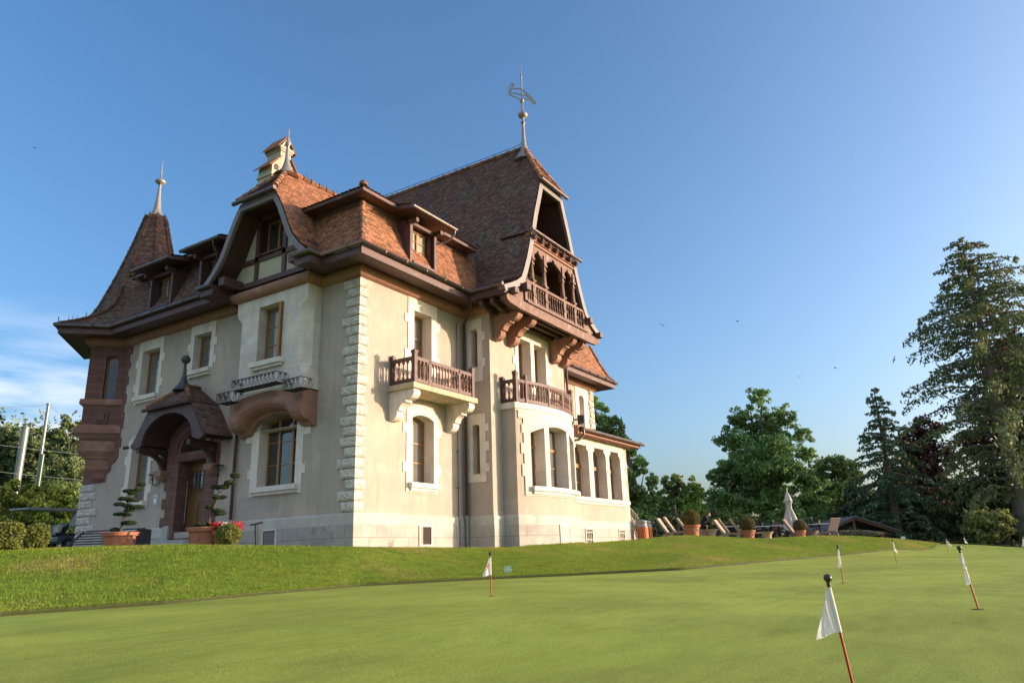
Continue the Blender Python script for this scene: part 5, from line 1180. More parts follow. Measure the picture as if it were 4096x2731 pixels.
for t in np.linspace(0, 1, 60):
    D = de(AZ)*(t**1.25) if t > 0 else AZ*0+.02; x = CAMP[0]+D*np.cos(np.radians(AZ)); y = CAMP[1]+D*np.sin(np.radians(AZ)); rows.append(np.stack([x, y, gz_green(x, y)], -1))
g = gridmesh('putting_green', np.array(rows), GREEN); g['kind'] = 'structure'
AZ2 = np.concatenate([np.linspace(175, 270, 30)]); rows = []
for t in np.linspace(0, 1, 12):
    D = .02+t*(9+29*(AZ2-175)/95); x = CAMP[0]+D*np.cos(np.radians(AZ2)); y = CAMP[1]+D*np.sin(np.radians(AZ2)); rows.append(np.stack([x, y, gz_green(x, y)], -1))
g = gridmesh('putting_green', np.array(rows), GREEN); g['kind'] = 'structure'
EDG = mat('cut_turf_edge', (.030, .040, .012), (.05, .055, .02), 12, 1, .6, 60)
rows = []
for o_, z_ in ((.0, -.03), (-.012, .02), (.01, .056), (.06, .058)):
    D = de(AZ)+o_; x = CAMP[0]+D*np.cos(np.radians(AZ)); y = CAMP[1]+D*np.sin(np.radians(AZ)); rows.append(np.stack([x, y, gz_green(CAMP[0]+de(AZ)*np.cos(np.radians(AZ)), CAMP[1]+de(AZ)*np.sin(np.radians(AZ)))+z_], -1))
g = gridmesh('turf_edge', np.array(rows), EDG); g['kind'] = 'structure'
rows = []
for t in np.concatenate([[-.001], np.linspace(0, 1, 40), 1+np.array([.05, .1, .2, .4, .8, 1.5, 3, 6])]):
    e, k = de(AZ), dk(AZ)
    if t < 0: D = e+.05; z = gz_green(CAMP[0]+D*np.cos(np.radians(AZ)), CAMP[1]+D*np.sin(np.radians(AZ)))-.02; x = CAMP[0]+D*np.cos(np.radians(AZ)); y = CAMP[1]+D*np.sin(np.radians(AZ)); rows.append(np.stack([x, y, z], -1)); continue
    D = e+(k-e)*t if t <= 1 else k+(t-1)*14
    x = CAMP[0]+D*np.cos(np.radians(AZ)); y = CAMP[1]+D*np.sin(np.radians(AZ)); rows.append(np.stack([x, y, h_lawn(AZ, D)], -1))
g = gridmesh('lawn', np.array(rows), LAWN); g['kind'] = 'structure'
DIRT = mat('distant_ground', (.06, .085, .025), (.09, .09, .04), .3, .95, .5, 5)
rows = []
AZ3 = np.linspace(-180, 180, 97)
for D in (0.5, 30, 60, 110, 250, 900, 3500):
    x = CAMP[0]+D*np.cos(np.radians(AZ3)); y = CAMP[1]+D*np.sin(np.radians(AZ3)); rows.append(np.stack([x, y, x*0-2.4], -1))
g = gridmesh('ground', np.array(rows), DIRT); g['kind'] = 'structure'
# paved terrace behind the villa and forecourt at the left: sheets just over the lawn plateau
GRAV = mat('pale_gravel', (.40, .37, .32), (.30, .28, .25), 12, .95, .6, 80)
def sheet(name, a0, a1, f0, f1, dz, m, n=30, nr=6):
    A = np.linspace(a0, a1, n); rows = []
    for t in np.linspace(0, 1, nr): D = dk(A)+f0+(f1-f0)*t; x = CAMP[0]+D*np.cos(np.radians(A)); y = CAMP[1]+D*np.sin(np.radians(A)); rows.append(np.stack([x, y, h_lawn(A, D)+dz], -1))
    o = gridmesh(name, np.array(rows), m); o['kind'] = 'structure'; return o
sheet('terrace_paving', 8, 23, .6, 9, .02, GRAV); sheet('forecourt', 50, 80, 1.2, 14, .02, GRAV)
# ---- grass blades: the bank, its mown edge, tufts by the walls
rs = np.random.RandomState(4)
def blades(name, az, D, zf, h, w, m, seed=0, cols=None, lean=.5):
    n = len(az); x = CAMP[0]+D*np.cos(np.radians(az)); y = CAMP[1]+D*np.sin(np.radians(az)); z = zf
    th = rs.uniform(0, 2*np.pi, n); hh = h*rs.uniform(.5, 1.3, n); ln = rs.uniform(-lean, lean, (n, 2))*hh[:, None]
    dx = np.cos(th)*w/2; dy = np.sin(th)*w/2
    V = np.zeros((n, 3, 3), dtype=np.float32)
    V[:, 0] = np.stack([x-dx, y-dy, z-.01], -1); V[:, 1] = np.stack([x+dx, y+dy, z-.01], -1); V[:, 2] = np.stack([x+ln[:, 0], y+ln[:, 1], z+hh], -1)
    c = np.stack([rs.uniform(.6, 1.3, n)]*3, -1)*np.array([1, 1, .9]); 
    if cols is not None: c = c*cols
    return np_mesh(name, V.reshape(-1, 3), 3, m, None, c)
BLADE = mat('grass_blades', (.17, .265, .028), (.225, .31, .037), 1.6, .7, 0, c3=(.42, .33, .12), s3=.33, attr=1.0, trans=.35, spec=.2, lo3=.52, hi3=.74)
n = 170000
az = rs.uniform(-3, 72, n*3); t = rs.uniform(0, 1.04, n*3); e, k = de(az), dk(az); D = e+(k-e)*t
keep = rs.uniform(0, 1, n*3) < np.clip((k-e)*D/260.0, 0, 1); az, D = az[keep][:n], D[keep][:n]
o = blades('lawn_grass', az, D, h_lawn(az, D), .034, .011, BLADE); tag(o, 'short green lawn grass with dry straw-coloured patches on the bank below the villa', 'grass', kind='stuff')
n = 5000; az = rs.uniform(-2, 78, n); D = de(az)+.04+np.abs(rs.normal(0, .05, n))
o = blades('edge_grass', az, D, h_lawn(az, D), .045, .012, BLADE, lean=.8); tag(o, 'longer grass fringe along the cut edge of the putting green', 'grass', kind='stuff')
# ------------------------------------------------------------------ putting flags
RED = mat('red_painted_fibreglass', (.33, .020, .012), rough=.4); BLK = mat('black_plastic', (.012, .012, .014), rough=.3, spec=.6)
CLOTH = mat('white_flag_cloth', (.80, .78, .77), rough=.9, trans=.25); REDINK = mat('red_print', (.70, .06, .05), rough=.9, trans=.2); HOLE = mat('dark_cup', (.01, .012, .008), rough=1)
def put_flag(x, y, z, h, label, dirs, fold, lean=(0, 0), mark='c', parts=True):
    o = empty('putting_flag', (x, y, z), 0, label, 'golf flag', 'short putting flags on the practice green')
    lx, ly = lean
    P = lambda t: Vector((lx*t, ly*t, h*t))
    b = MB(); b.tube([P(-.05), P(.98)], .0075, 8); b.build('pole', RED, o)
    b = MB(); b.lathe([(.010, 0), (.012, .012), (.010, .02), (.011, .026), (.020, .033), (.0235, .045), (.021, .057), (.012, .065), (.002, .068)], P(.97).x, P(.97).y, h*.965, 12); b.build('knob', BLK, o)
    b = MB(); b.lathe([(.054, .004), (.052, .0045), (.001, .0045)], 0, 0, 0, 16); b.build('cup', HOLE, o)
    # cloth: sleeve on the pole and a limp fly falling in folds
    b = MB(); d = Vector((math.cos(dirs), math.sin(dirs), 0)); nn = Vector((-d.y, d.x, 0)); nu, nv = 12, 10; G = []
    for i in range(nu+1):
        s = i/nu; row = []
        for j in range(nv+1):
            t = j/nv; top = P(.955); dz = -.235*t-(s**1.3)*fold[1]*(1-.25*t); out_ = fold[0]*s*(1-.25*(1-t)*s)*(.25+.75*t**.8)
            wob = .020*math.sin(s*9+t*2)*s+.006*math.sin(s*17+t*9); row.append(top-P(1)*0+d*(out_+.008)+nn*(wob)+Vector((0, 0, dz))-Vector((lx, ly, 0))*(-dz/h))
        G.append(row)
    b.add([p for r_ in G for p in r_], [(i*(nv+1)+j, (i+1)*(nv+1)+j, (i+1)*(nv+1)+j+1, i*(nv+1)+j+1) for i in range(nu) for j in range(nv)], None, True)
    c = b.build('flag_cloth', CLOTH, o)
    b = MB(); b.tube([P(.955), P(.955)-Vector((lx, ly, h))*(.235/h)], .011, 8); b.build('sleeve', CLOTH, o)
    if mark:
        b = MB()
        def Q(s, t, off):
            i = min(nu-1, int(s*nu)); j = min(nv-1, int(t*nv)); f, g_ = s*nu-i, t*nv-j
            p = G[i][j]*(1-f)*(1-g_)+G[i+1][j]*f*(1-g_)+G[i][j+1]*(1-f)*g_+G[i+1][j+1]*f*g_
            n_ = (G[i+1][j]-G[i][j]).cross(G[i][j+1]-G[i][j]).normalized(); return p+n_*off
        for off in (.0025, -.0025):
            for k in range(10):
                a0, a1 = k*.50-.3, (k+1)*.50-.3
                ring = [(.52+.26*math.cos(a0), .42+.15*math.sin(a0)), (.52+.26*math.cos(a1), .42+.15*math.sin(a1)), (.52+.14*math.cos(a1), .42+.08*math.sin(a1)), (.52+.14*math.cos(a0), .42+.08*math.sin(a0))]
                b.face([Q(min(.99, s), t, off) for s, t in ring])
            b.face([Q(.50, .56, off), Q(.66, .56, off), Q(.80, .70, off), Q(.66, .72, off)])
        b.build('printed_mark', REDINK, c)
    return o
VL = math.atan2(-.847, .532)                                     # picture-right direction in plan
put_flag(FA[0], FA[1], FA[2], .545, 'putting flag alone in front of the villa, before the little green sign', VL+PI+.5, (.115, .03))
put_flag(FB[0], FB[1], FB[2], .545, 'putting flag with furled cloth standing before the boxwood-pot terrace', VL+PI+.9, (.085, .08), (.0, -.0), None)
put_flag(FC[0], FC[1], FC[2], .545, 'second nearest putting flag, at the right, with a red mark on its cloth', VL+PI+.8, (.06, .10), (-.045, .06))
put_flag(FD[0], FD[1], FD[2], .545, 'putting flag in front of the timber pavilion roof', VL+.5, (.10, .09), (0, 0), None)
put_flag(FE[0], FE[1], FE[2], .545, 'far putting flag blown out flat below the dark trees', VL+.1, (.19, .02), (0, 0), 'c')
p = polar(azs(*zz_(675, 85))[0], 41.5); z = gz(*p); put_flag(p[0], p[1], z, .545, 'far putting flag seen just above the second nearest flag', VL+.4, (.17, .07), (0, 0), None)
p = polar(azs(*zz_(1290, 60))[0], 31); z = gz(*p); put_flag(p[0], p[1], z, .545, 'far putting flag cut by the right edge of the photo', VL+PI+.3, (.10, .05), (0, 0), 'c')
ln = Vector((CR[0], CR[1], 0)).normalized()*-.055
put_flag(nx, ny, float(gz_green(nx, ny)[0]), .54, 'nearest putting flag, largest in the right foreground, leaning left', VL+PI-.15, (.125, .055), (ln.x, ln.y), None)
# ---- small signs on the lawn
SIGN = mat('pale_green_sign', (.36, .52, .36), rough=.5); WTXT = mat('white_lettering', (.85, .87, .84), rough=.5)
def text_mesh(s, size, m, parent, loc, rot, name='lettering'):
    cu = bpy.data.curves.new(name, 'FONT'); cu.body = s; cu.size = size; cu.align_x = 'CENTER'; cu.align_y = 'CENTER'; cu.extrude = .0015; cu.space_line = .85; cu.offset = size*.015
    t = bpy.data.objects.new(name, cu); col.objects.link(t); dg = bpy.context.evaluated_depsgraph_get(); me = bpy.data.meshes.new_from_object(t.evaluated_get(dg)); bpy.data.objects.remove(t)
    me.materials.clear(); me.materials.append(m); o = bpy.data.objects.new(name, me); col.objects.link(o); o.parent = parent; o.location = loc; o.rotation_euler = rot; return o
def lawn_sign(px, py, D, w, h, st, label, txt, rz=0):
    a, m = azs(px, py); x, y = polar(a, D); z = gz(x, y); o = empty('lawn_sign', (x, y, z), 0, label, 'sign', 'pale green notices on the lawn')
    fx = Vector((CR[0], CR[1], 0)).normalized(); o.rotation_euler[2] = math.atan2(fx.y, fx.x)+rz
    b = MB(); r = w*.07; pts = []
    for cx_, cz_, a0 in ((w/2-r, h/2-r, 0), (-w/2+r, h/2-r, 90), (-w/2+r, -h/2+r, 180), (w/2-r, -h/2+r, 270)):
        pts += [(cx_+r*math.cos(R(a0+k*30)), cz_+r*math.sin(R(a0+k*30))) for k in range(4)]
    b.prism([(a_, c_+st+h/2) for a_, c_ in pts], lambda u, v_, d: (u, -d, v_), 0, .012); b.prism([(-w*.1, st+.01), (w*.1, st+.01), (w*.04, -.05), (-w*.04, -.05)], lambda u, v_, d: (u, -d, v_), .002, .010)
    b.build('board', SIGN, o); text_mesh(txt, w*.27, WTXT, o, (0, -.0135, st+h/2), (R(90), 0, 0)); return o
lawn_sign(1880+612/4.073, 2180+315/4.073, 17.2, .165, .145, .06, 'pale green NO CHIPPING notice on the bank below the bowed window', 'NO\nCHIPPING', R(-3))
lawn_sign(3612, 2150, 43, .22, .13, .05, 'small pale green notice by the dark trees, left of the far flags', 'NO\nCHIPPING')
# ------------------------------------------------------------------ pots, topiary, planters
TERRA = mat('terracotta', (.42, .17, .095), (.36, .145, .085), 5, .85, .3, 40, c3=(.48, .28, .20), s3=4)
SOIL = mat('soil', (.05, .035, .025), rough=1)
LEAFP = mat('boxwood_leaves', (.13, .17, .035), (.18, .20, .05), 9, .6, 0, attr=1.0, trans=.3, spec=.35)
LEAFB = mat('sunlit_boxwood_leaves', (.13, .12, .04), (.17, .135, .055), 6, .6, 0, attr=1.0, trans=.3, spec=.3)
LEAFD = mat('dark_yew_leaves', (.035, .055, .022), (.05, .075, .03), 8, .6, 0, attr=1.0, trans=.15, spec=.3)
BARK = mat('bark', (.14, .11, .085), (.09, .07, .055), 6, .9, .8, 20, stretch=(1, 1, .3))
def leafball(name, c, r, n, s, m, parent, sq=(1, 1, 1), seed=0, shell=.75, cvar=(.6, 1.4), jitter=.0):
    g = np.random.RandomState(seed); d = g.normal(size=(n, 3)); d /= np.linalg.norm(d, axis=1)[:, None]; rr = r*(shell+(1-shell)*g.uniform(0, 1, n)**.5)*(1+jitter*g.normal(size=n))
    P = d*rr[:, None]*np.array(sq)+np.array(c); V = quads(P, s*g.uniform(.6, 1.3, n), g); return np_mesh(name, V, 4, m, parent, np.stack([g.uniform(*cvar, n)]*3, -1))
def quads(P, s, g, up=None):
    n = len(P); a = g.normal(size=(n, 3)); a /= np.linalg.norm(a, axis=1)[:, None]; b_ = g.normal(size=(n, 3)); b_ -= (a*b_).sum(1)[:, None]*a; b_ /= np.linalg.norm(b_, axis=1)[:, None]
    s = np.asarray(s)[:, None] if np.ndim(s) else s
    V = np.stack([P-a*s*.5, P+b_*s*.32, P+a*s*.5, P-b_*s*.32], 1); return V.reshape(-1, 3)
def pot(x, y, z, r, h, label, group='terracotta pots', rim=True):
    o = empty('terracotta_pot', (x, y, z), 0, label, 'plant pot', group)
    b = MB(); b.lathe([(r*.70, -.03), (r*.74, h*.1), (r*.86, h*.68), (r*.88, h*.78), (r*.98, h*.80), (r*1.02, h*.86), (r*1.0, h*.92), (r*1.06, h*.95), (r*1.06, h), (r*.93, h), (r*.90, h*.9), (r*.01, h*.9)], n=28)
    for k in range(6):
        a = k*PI/3+.3
        for t in range(7):
            u0 = a-.26+.52*t/7; u1 = a-.26+.52*(t+1)/7; z0_, z1_ = h*(.66-.30*math.sin(PI*t/7)), h*(.66-.30*math.sin(PI*(t+1)/7)); rr_ = lambda zz: r*(.74+.12*(zz/h-.1)/.58)+.006
            b.tube([(rr_(z0_)*math.cos(u0), rr_(z0_)*math.sin(u0), z0_), (rr_(z1_)*math.cos(u1), rr_(z1_)*math.sin(u1), z1_)], .014, 5)
    b.build('pot_body', TERRA, o)
    b = MB(); b.lathe([(r*.90, h*.905), (.01, h*.93)], n=16); b.build('soil', SOIL, o)
    return o
def on(px, D): 
    a, m = azs(px, 2180); x, y = polar(a, D); return x, y, gz(x, y)
def vx(x): return 2600+x/4.704
def wx(x): return 3050+x/2.4436
for px, D, r, h, br, lab, sd in ((vx(822), 36.6, .385, .50, .42, 'large terracotta pot under the biggest clipped boxwood ball on the terrace', 1), (vx(1878), 38.4, .335, .40, .365, 'middle terracotta pot with a clipped boxwood ball on the terrace', 2), (wx(388), 40.6, .285, .37, .31, 'right terracotta pot with the smallest boxwood ball, below the furled parasol', 3)):
    x, y, z = on(px, D); pot(x, y, z, r, h, lab, 'terracotta pots with boxwood balls on the terrace')
    o = empty('boxwood_ball', (x, y, z+h*.9), 0, ['clipped boxwood ball in the large terracotta pot, left on the terrace', 'clipped boxwood ball in the middle terrace pot', 'clipped boxwood ball in the pot below the furled parasol'][sd-1], 'topiary', 'boxwood balls in terracotta pots')
    b = MB(); b.tube([(0, 0, 0), (0, 0, br)], .03, 6); b.build('stem', BARK, o)
    leafball('foliage', (0, 0, br*.88), br, 5200, .055, LEAFB, o, (1, 1, .92), 20+sd, .86, jitter=.02)
# cloud-pruned yews by the entrance
def cloud_tree(px, D, lab, pads, stem, r, h, potlab, thin=.022):
    x, y, z = on(px, D); z -= .0; pot(x, y, z, r, h, potlab, 'large terracotta pots beside the entrance')
    o = empty('cloud_pruned_yew', (x, y, z+h*.9), 0, lab, 'topiary', 'cloud-pruned yews beside the entrance')
    rx = Vector((CR[0], CR[1], 0)).normalized()
    W = lambda u, w, k=0: rx*u+Vector((CF[0], CF[1], 0)).normalized()*k+Vector((0, 0, w))
    b = MB(); b.tube([W(u, w) for u, w in stem], [.030-.0022*i for i in range(len(stem))], 7)
    for u, w, a, c in pads:
        s = min(stem, key=lambda q: abs(q[1]-w+.08)+abs(q[0]-u)*.3); b.tube([W(*s), W(u, w-.02)], .012, 5)
    b.build('trunk', BARK, o)
    P = []; g = np.random.RandomState(int(px)); C_ = []
    for u, w, a, c in pads:
        n = int(1900*(a/.2)); d = g.normal(size=(n, 3)); d /= np.linalg.norm(d, axis=1)[:, None]; rr = .82+.2*g.uniform(0, 1, n); kk = g.uniform(-.06, .06)
        q = d*rr[:, None]*np.array([a, a*.9, c])+np.array(W(u, w, kk)); q[:, 2] = np.maximum(q[:, 2], w-c*.55); P.append(q)
    P = np.concatenate(P); np_mesh('foliage', quads(P, .032*g.uniform(.6, 1.3, len(P)), g), 4, LEAFD, o, np.stack([g.uniform(.6, 1.6, len(P))]*3, -1))
cloud_tree(280+508/2.614, 22.6, 'cloud-pruned yew in the pot left of the entrance door', [(.42, 1.30, .10, .055), (.36, 1.16, .10, .045), (.10, 1.13, .16, .055), (.22, 1.07, .12, .05), (.06, .92, .19, .06), (.26, .88, .15, .05), (-.10, .78, .15, .055), (.14, .74, .15, .05), (.37, .70, .19, .055), (.20, .62, .13, .05), (-.05, .52, .17, .05), (.14, .50, .12, .05), (.22, .28, .20, .07), (-.17, .12, .13, .06)], [(0, 0), (.03, .3), (.06, .55), (.10, .8), (.14, 1.0), (.26, 1.15), (.40, 1.28)], .46, .48, 'wide terracotta pot left of the entrance door, holding a cloud-pruned yew')
cloud_tree(560+985/3.7325, 21.4, 'cloud-pruned yew leaning right in the pot at the right of the entrance door', [(.62, 1.40, .14, .085), (.52, 1.20, .16, .075), (.36, 1.10, .15, .065), (.14, 1.10, .15, .065), (.20, .83, .16, .055), (.34, .84, .10, .05), (.02, .58, .13, .065), (.30, .42, .17, .09), (.22, .48, .14, .07), (-.12, .12, .20, .075), (-.28, .08, .12, .05), (.18, .12, .12, .06)], [(.0, 0), (.04, .25), (.08, .45), (.14, .6), (.20, .78), (.26, .95), (.40, 1.06), (.52, 1.22), (.60, 1.35)], .50, .55, 'wide terracotta pot right of the entrance door, holding a leaning cloud-pruned yew')
# red and white flowers in a smaller pot
x, y, z = on(560+1275/3.7325, 20.9); pot(x, y, z, .32, .44, 'smaller terracotta pot of red and white flowers by the entrance'); o = empty('potted_flowers', (x, y, z+.40), 0, 'red and white begonias filling the smaller pot by the entrance', 'flowers')
PETR = mat('red_petals', (.62, .02, .02), rough=.6, attr=1.0, trans=.3); PETW = mat('cream_petals', (.75, .66, .48), rough=.6, attr=1.0, trans=.3)
g = np.random.RandomState(9); rxv = Vector((CR[0], CR[1], 0)).normalized()
for cu_, m, n, nm in ((-.20, PETR, 300, 'red_flowers'), (.22, PETR, 300, 'red_flowers'), (.02, PETW, 170, 'white_flowers')):
    d = g.normal(size=(n, 3))*np.array([.085, .085, .055]); P = d+np.array(rxv*cu_)+np.array([0, 0, .15]); np_mesh(nm, quads(P, .07, g), 4, m, o, np.stack([g.uniform(.7, 1.2, n)]*3, -1))
leafball('foliage', (0, 0, .06), .30, 900, .06, LEAFD, o, (1, 1, .5), 5)
def shrub(px, D, w, h, d, lab, nm='boxwood_shrub', m=LEAFP, n=5000, s=.05, grp=None, seed=1, cat='shrub', box=.0, rz=0, ground=True):
    x, y, z = on(px, D); o = empty(nm, (x, y, z), R(azs(px, 2180)[0]-90)+rz, lab, cat, grp); g = np.random.RandomState(seed)
    dd = g.normal(size=(n, 3)); dd /= np.linalg.norm(dd, axis=1)[:, None]
    if box: dd = np.sign(dd)*np.abs(dd)**(1-box*.6); dd /= np.maximum(np.abs(dd).max(1)[:, None]**box, .3)
    bumps = 1+.07*np.sin(dd[:, 0]*6+seed)*np.cos(dd[:, 2]*5+seed*2)+.05*np.sin(dd[:, 1]*9)
    rr = (.80+.22*g.uniform(0, 1, n))*bumps; P = dd*rr[:, None]*np.array([w/2, d/2, h/2])+np.array([0, 0, h/2]); P[:, 2] = np.maximum(P[:, 2], .0)
    np_mesh('foliage', quads(P, s*g.uniform(.6, 1.3, n), g), 4, m, o, np.stack([g.uniform(.55, 1.5, n)]*3, -1))
    b = MB(); b.tube([(0, 0, -.1), (0, 0, h*.5)], .04, 6); b.build('stem', BARK, o); return o
shrub(560+1315/3.7325, 20.1, .62, .56, .6, 'round boxwood ball on the lawn edge before the red flowers', n=5500, s=.042, seed=3)
shrub(-105, 20.7, 1.75, .58, .8, 'clipped boxwood hedge block at the far left edge, before the golf cart', 'boxwood_hedge', n=16000, s=.055, seed=4, box=.75)
shrub(0+484/3.36, 20.9, .50, .56, .5, 'rounded boxwood bush between the hedge block and the golf cart', n=8000, s=.055, seed=5, box=.35)
# ------------------------------------------------------------------ slatted bench and boot scraper
DKW = mat('dark_slats', (.025, .022, .03), rough=.5)
x, y, z = on(280+262/2.614, 24.2); o = empty('slatted_bench', (x, y, z), math.atan2(CR[1], CR[0])+.12, 'dark slatted bench behind the left entrance pot', 'bench'); b = MB()
for k in range(8): t = k/7; b.bar((-.95+.5*t, .1+.3*t, .10+.50*t), (1.15, .1+.3*t, .10+.55*t), .05, .035)
b.build('slats', DKW, o); b = MB(); b.box(1.1, 1.3, -.1, .5, 0, .62); b.bar((-.95, .15, .05), (-.5, .4, .6), .06, .06); b.build('frame', DKW, o)
x, y, z = on(850+350/2.01, 20.6); o = empty('ball_washer_stand', (x, y, z), math.atan2(CR[1], CR[0]), 'thin black T-shaped stand on the lawn before the shaded wall', 'stand'); b = MB(); b.tube([(0, 0, -.1), (-.06, 0, .62)], .018, 6); b.tube([(.08, 0, -.1), (.02, 0, .62)], .018, 6); b.build('posts', IRON, o); b = MB(); b.tube([(-.19, 0, .60), (.14, 0, .66)], .022, 6); b.build('crossbar', IRON, o)
# ------------------------------------------------------------------ golf cart behind the hedge
PAINT = mat('dark_blue_grey_paint', (.045, .06, .08), (.055, .07, .09), 2, .3, 0, spec=.7); TYRE = mat('black_tyre', (.015, .015, .016), rough=.8); ROOFM = mat('grey_cart_roof', (.28, .27, .28), rough=.5); CRM = mat('cream_vinyl', (.50, .47, .40), rough=.6); SHEET = mat('clear_rain_curtain', (.42, .42, .44), rough=.3)
_p = at(196, 1980+178/3.36, 40.0); x, y, z = _p[0], _p[1], _p[2]-1.83
gc = empty('golf_cart', (x, y, z), R(azs(184, 2100)[0]-90)+.62, 'dark golf cart with grey roof parked behind the boxwood hedge', 'golf cart')
side = lambda u, w, d: (u, d, w)
b = MB(); b.prism([(-1.25, .28), (-1.25, .62), (-1.0, .72), (-.55, .62), (-.50, .36), (.18, .36), (.2, .58), (.5, .64), (.95, .62), (1.1, .5), (1.1, .30), (.98, .28), (.94, .42), (.80, .53), (.62, .53), (.48, .42), (.44, .28), (-.62, .28), (-.66, .42), (-.80, .5), (-.96, .5), (-1.08, .40), (-1.12, .28)], side, -.58, .58); b.build('body', PAINT, gc)
for u in (-.87, .71):
    for v_ in (-.56, .56):
        b = MB(); b.tube([(u, v_-.09, .23), (u, v_+.09, .23)], .23, 20); w_ = b.build('wheel', TYRE, gc); b = MB(); b.tube([(u, v_-.095, .23), (u, v_+.095, .23)], .11, 14); b.build('rim', ZINC, w_)
b = MB(); b.prism([(-1.42, 1.72), (-1.38, 1.78), (-.9, 1.82), (.5, 1.83), (.92, 1.80), (.95, 1.73), (.5, 1.72), (.1, 1.69), (-.3, 1.72), (-1.3, 1.70)], side, -.60, .60); b.build('roof', ROOFM, gc)
b = MB()
for v_ in (-.54, .54): b.tube([(-1.52, v_, .62), (-1.22, v_, 1.72)], .022, 6); b.tube([(.88, v_, .75), (.60, v_, 1.0), (.90, v_, 1.72)], .020, 6)
b.build('roof_frame', IRON, gc)
b = MB(); b.prism([(.12, .64), (.60, .62), (.60, .74), (.14, .76)], side, -.52, .52); b.prism([(.50, .74), (.62, .76), (.72, 1.12), (.62, 1.14)], side, -.50, .50); b.build('seat', BLK, gc); b = MB(); b.prism([(.30, .76), (.42, .74), (.54, 1.08), (.44, 1.12), (.33, 1.0)], side, -.40, -.05); b.build('seat_cushion', CRM, gc)
b = MB(); b.tube([(-.55, -.2, .7), (-.42, -.2, .95)], .02, 6); b.tube([(-.42+.03*math.cos(t*.5)*3, -.2+.17*math.sin(t*.5), .97+.09*math.cos(t*.5)) for t in range(14)], .014, 5); b.build('steering_wheel', BLK, gc)
b = MB(); b.prism([(.80, 1.05), (.96, 1.0), (1.05, 1.3), (1.04, 1.68), (.93, 1.72), (.90, 1.3)], side, -.55, -.35); b.build('rain_curtain', SHEET, gc)
b = MB(); b.box(.9, 1.3, -.5, .5, .32, .72); b.build('bag_well', BLK, gc)
# ------------------------------------------------------------------ terrace furniture
WICK = mat('sand_wicker', (.42, .33, .235), (.36, .28, .20), 30, .8, .5, 120, bdist=.008); WICKG = mat('grey_brown_wicker', (.20, .165, .15), (.16, .135, .12), 30, .8, .5, 120, bdist=.008)
def make_lounger(m):
    o = empty('sun_lounger'); S = lambda u, w, d: (u, d, w)
    b = MB(); b.prism([(0, .26), (-.10, .30), (-.52, .98), (-.50, 1.02), (-.44, 1.02), (.0, .33), (.06, .30)], S, -.32, .32); b.build('backrest', m, o)
    b = MB(); b.prism([(-.08, .22), (.05, .31), (.5, .30), (1.10, .33), (1.13, .27), (.5, .22)], S, -.33, .33); b.build('seat', m, o)
    for u0, u1, w0 in ((-.12, -.26, .06), (1.02, 1.12, .24)):
        for v_ in (-.30, .24):
            b = MB(); b.prism([(u0-.06, .25), (u0+.10, .25), (u1+.07, 0), (u1-.05, 0)], S, v_, v_+.06); b.build('leg', m, o)
    return o
def dress(o, px, D, rot, label, grp, dz=0, sc_=1.0):
    x, y, z = on(px, D); o.location = (x, y, z+dz); o.rotation_euler[2] = math.atan2(CR[1], CR[0])+rot; o.scale = (sc_,)*3; tag(o, label, 'sun lounger', grp)
GL = 'sun loungers around the terrace pots'
LA = make_lounger(WICK); LB = make_lounger(WICKG)
spec = [(LA, vx(370), 38.6, -.45, 'leftmost sand-coloured sun lounger, seen edge-on beside the litter bins'), (None, vx(500), 37.6, -.35, 'sand-coloured sun lounger second from the left, half hiding behind the biggest boxwood pot'), (None, vx(740), 39.4, -.30, 'sun lounger whose tall back rises just left of the biggest boxwood ball'),
        (None, vx(1440), 41.2, -.5, 'sun lounger seen edge-on right of the first round wicker table'), (None, vx(1530), 39.8, -.32, 'low sand-coloured sun lounger between the first wicker table and the middle boxwood pot'), (None, vx(1745), 38.9, -.22, 'sun lounger partly hidden behind the middle boxwood pot')]
for a_, px, D, rot, lab in spec:
    o = LA if a_ is not None else copy_tree(LA); dress(o, px, D, rot, lab, GL)
spec = [(LB, wx(330), 41.8, -.55, 'grey-brown sun lounger left of the smallest boxwood ball'), (None, wx(500), 43.0, -.25, 'grey-brown sun lounger between the furled parasol and the right wicker table'), (None, wx(690), 44.5, 1.9, 'grey-brown lounger seen from the front, its back upright, nearest the timber pavilion')]
for a_, px, D, rot, lab in spec:
    o = LB if a_ is not None else copy_tree(LB); dress(o, px, D, rot, lab, GL)
def wick_table(px, D, r, h, lab, m):
    x, y, z = on(px, D); o = empty('wicker_table', (x, y, z), 0, lab, 'side table', 'round waisted wicker side tables')
    b = MB(); b.lathe([(r*.60, -.02), (r*.56, h*.15), (r*.58, h*.4), (r*.75, h*.72), (r*.93, h*.92), (r*.95, h*.96)], n=26); b.build('pedestal', m, o); b = MB(); b.lathe([(r*.96, h*.955), (r, h*.965), (r, h), (.01, h)], n=26); b.build('table_top', m, o); return x, y, z+h
tx, ty, tz = wick_table(vx(1170), 38.0, .385, .40, 'round wicker table with a glass of beer, right of the biggest boxwood pot', WICK)
wick_table(vx(2238), 37.6, .29, .30, 'low round wicker table standing alone between two boxwood pots', WICK)
wick_table(wx(505), 41.4, .33, .34, 'round grey wicker table right of the smallest boxwood ball', WICKG)
BEER = mat('amber_beer', (.75, .36, .04), rough=.15, spec=.6, trans=.4); FOAM = mat('beer_foam', (.85, .80, .68), rough=.9)
o = empty('beer_glass', (tx-rxv.x*.16, ty-rxv.y*.16, tz), 0, 'tall glass of amber beer on the wicker table', 'glass'); b = MB(); b.lathe([(.028, 0), (.026, .02), (.030, .10), (.038, .155)], n=14); b.build('beer', BEER, o); b = MB(); b.lathe([(.038, .155), (.040, .185), (.036, .19), (.01, .192)], n=14); b.build('foam', FOAM, o)
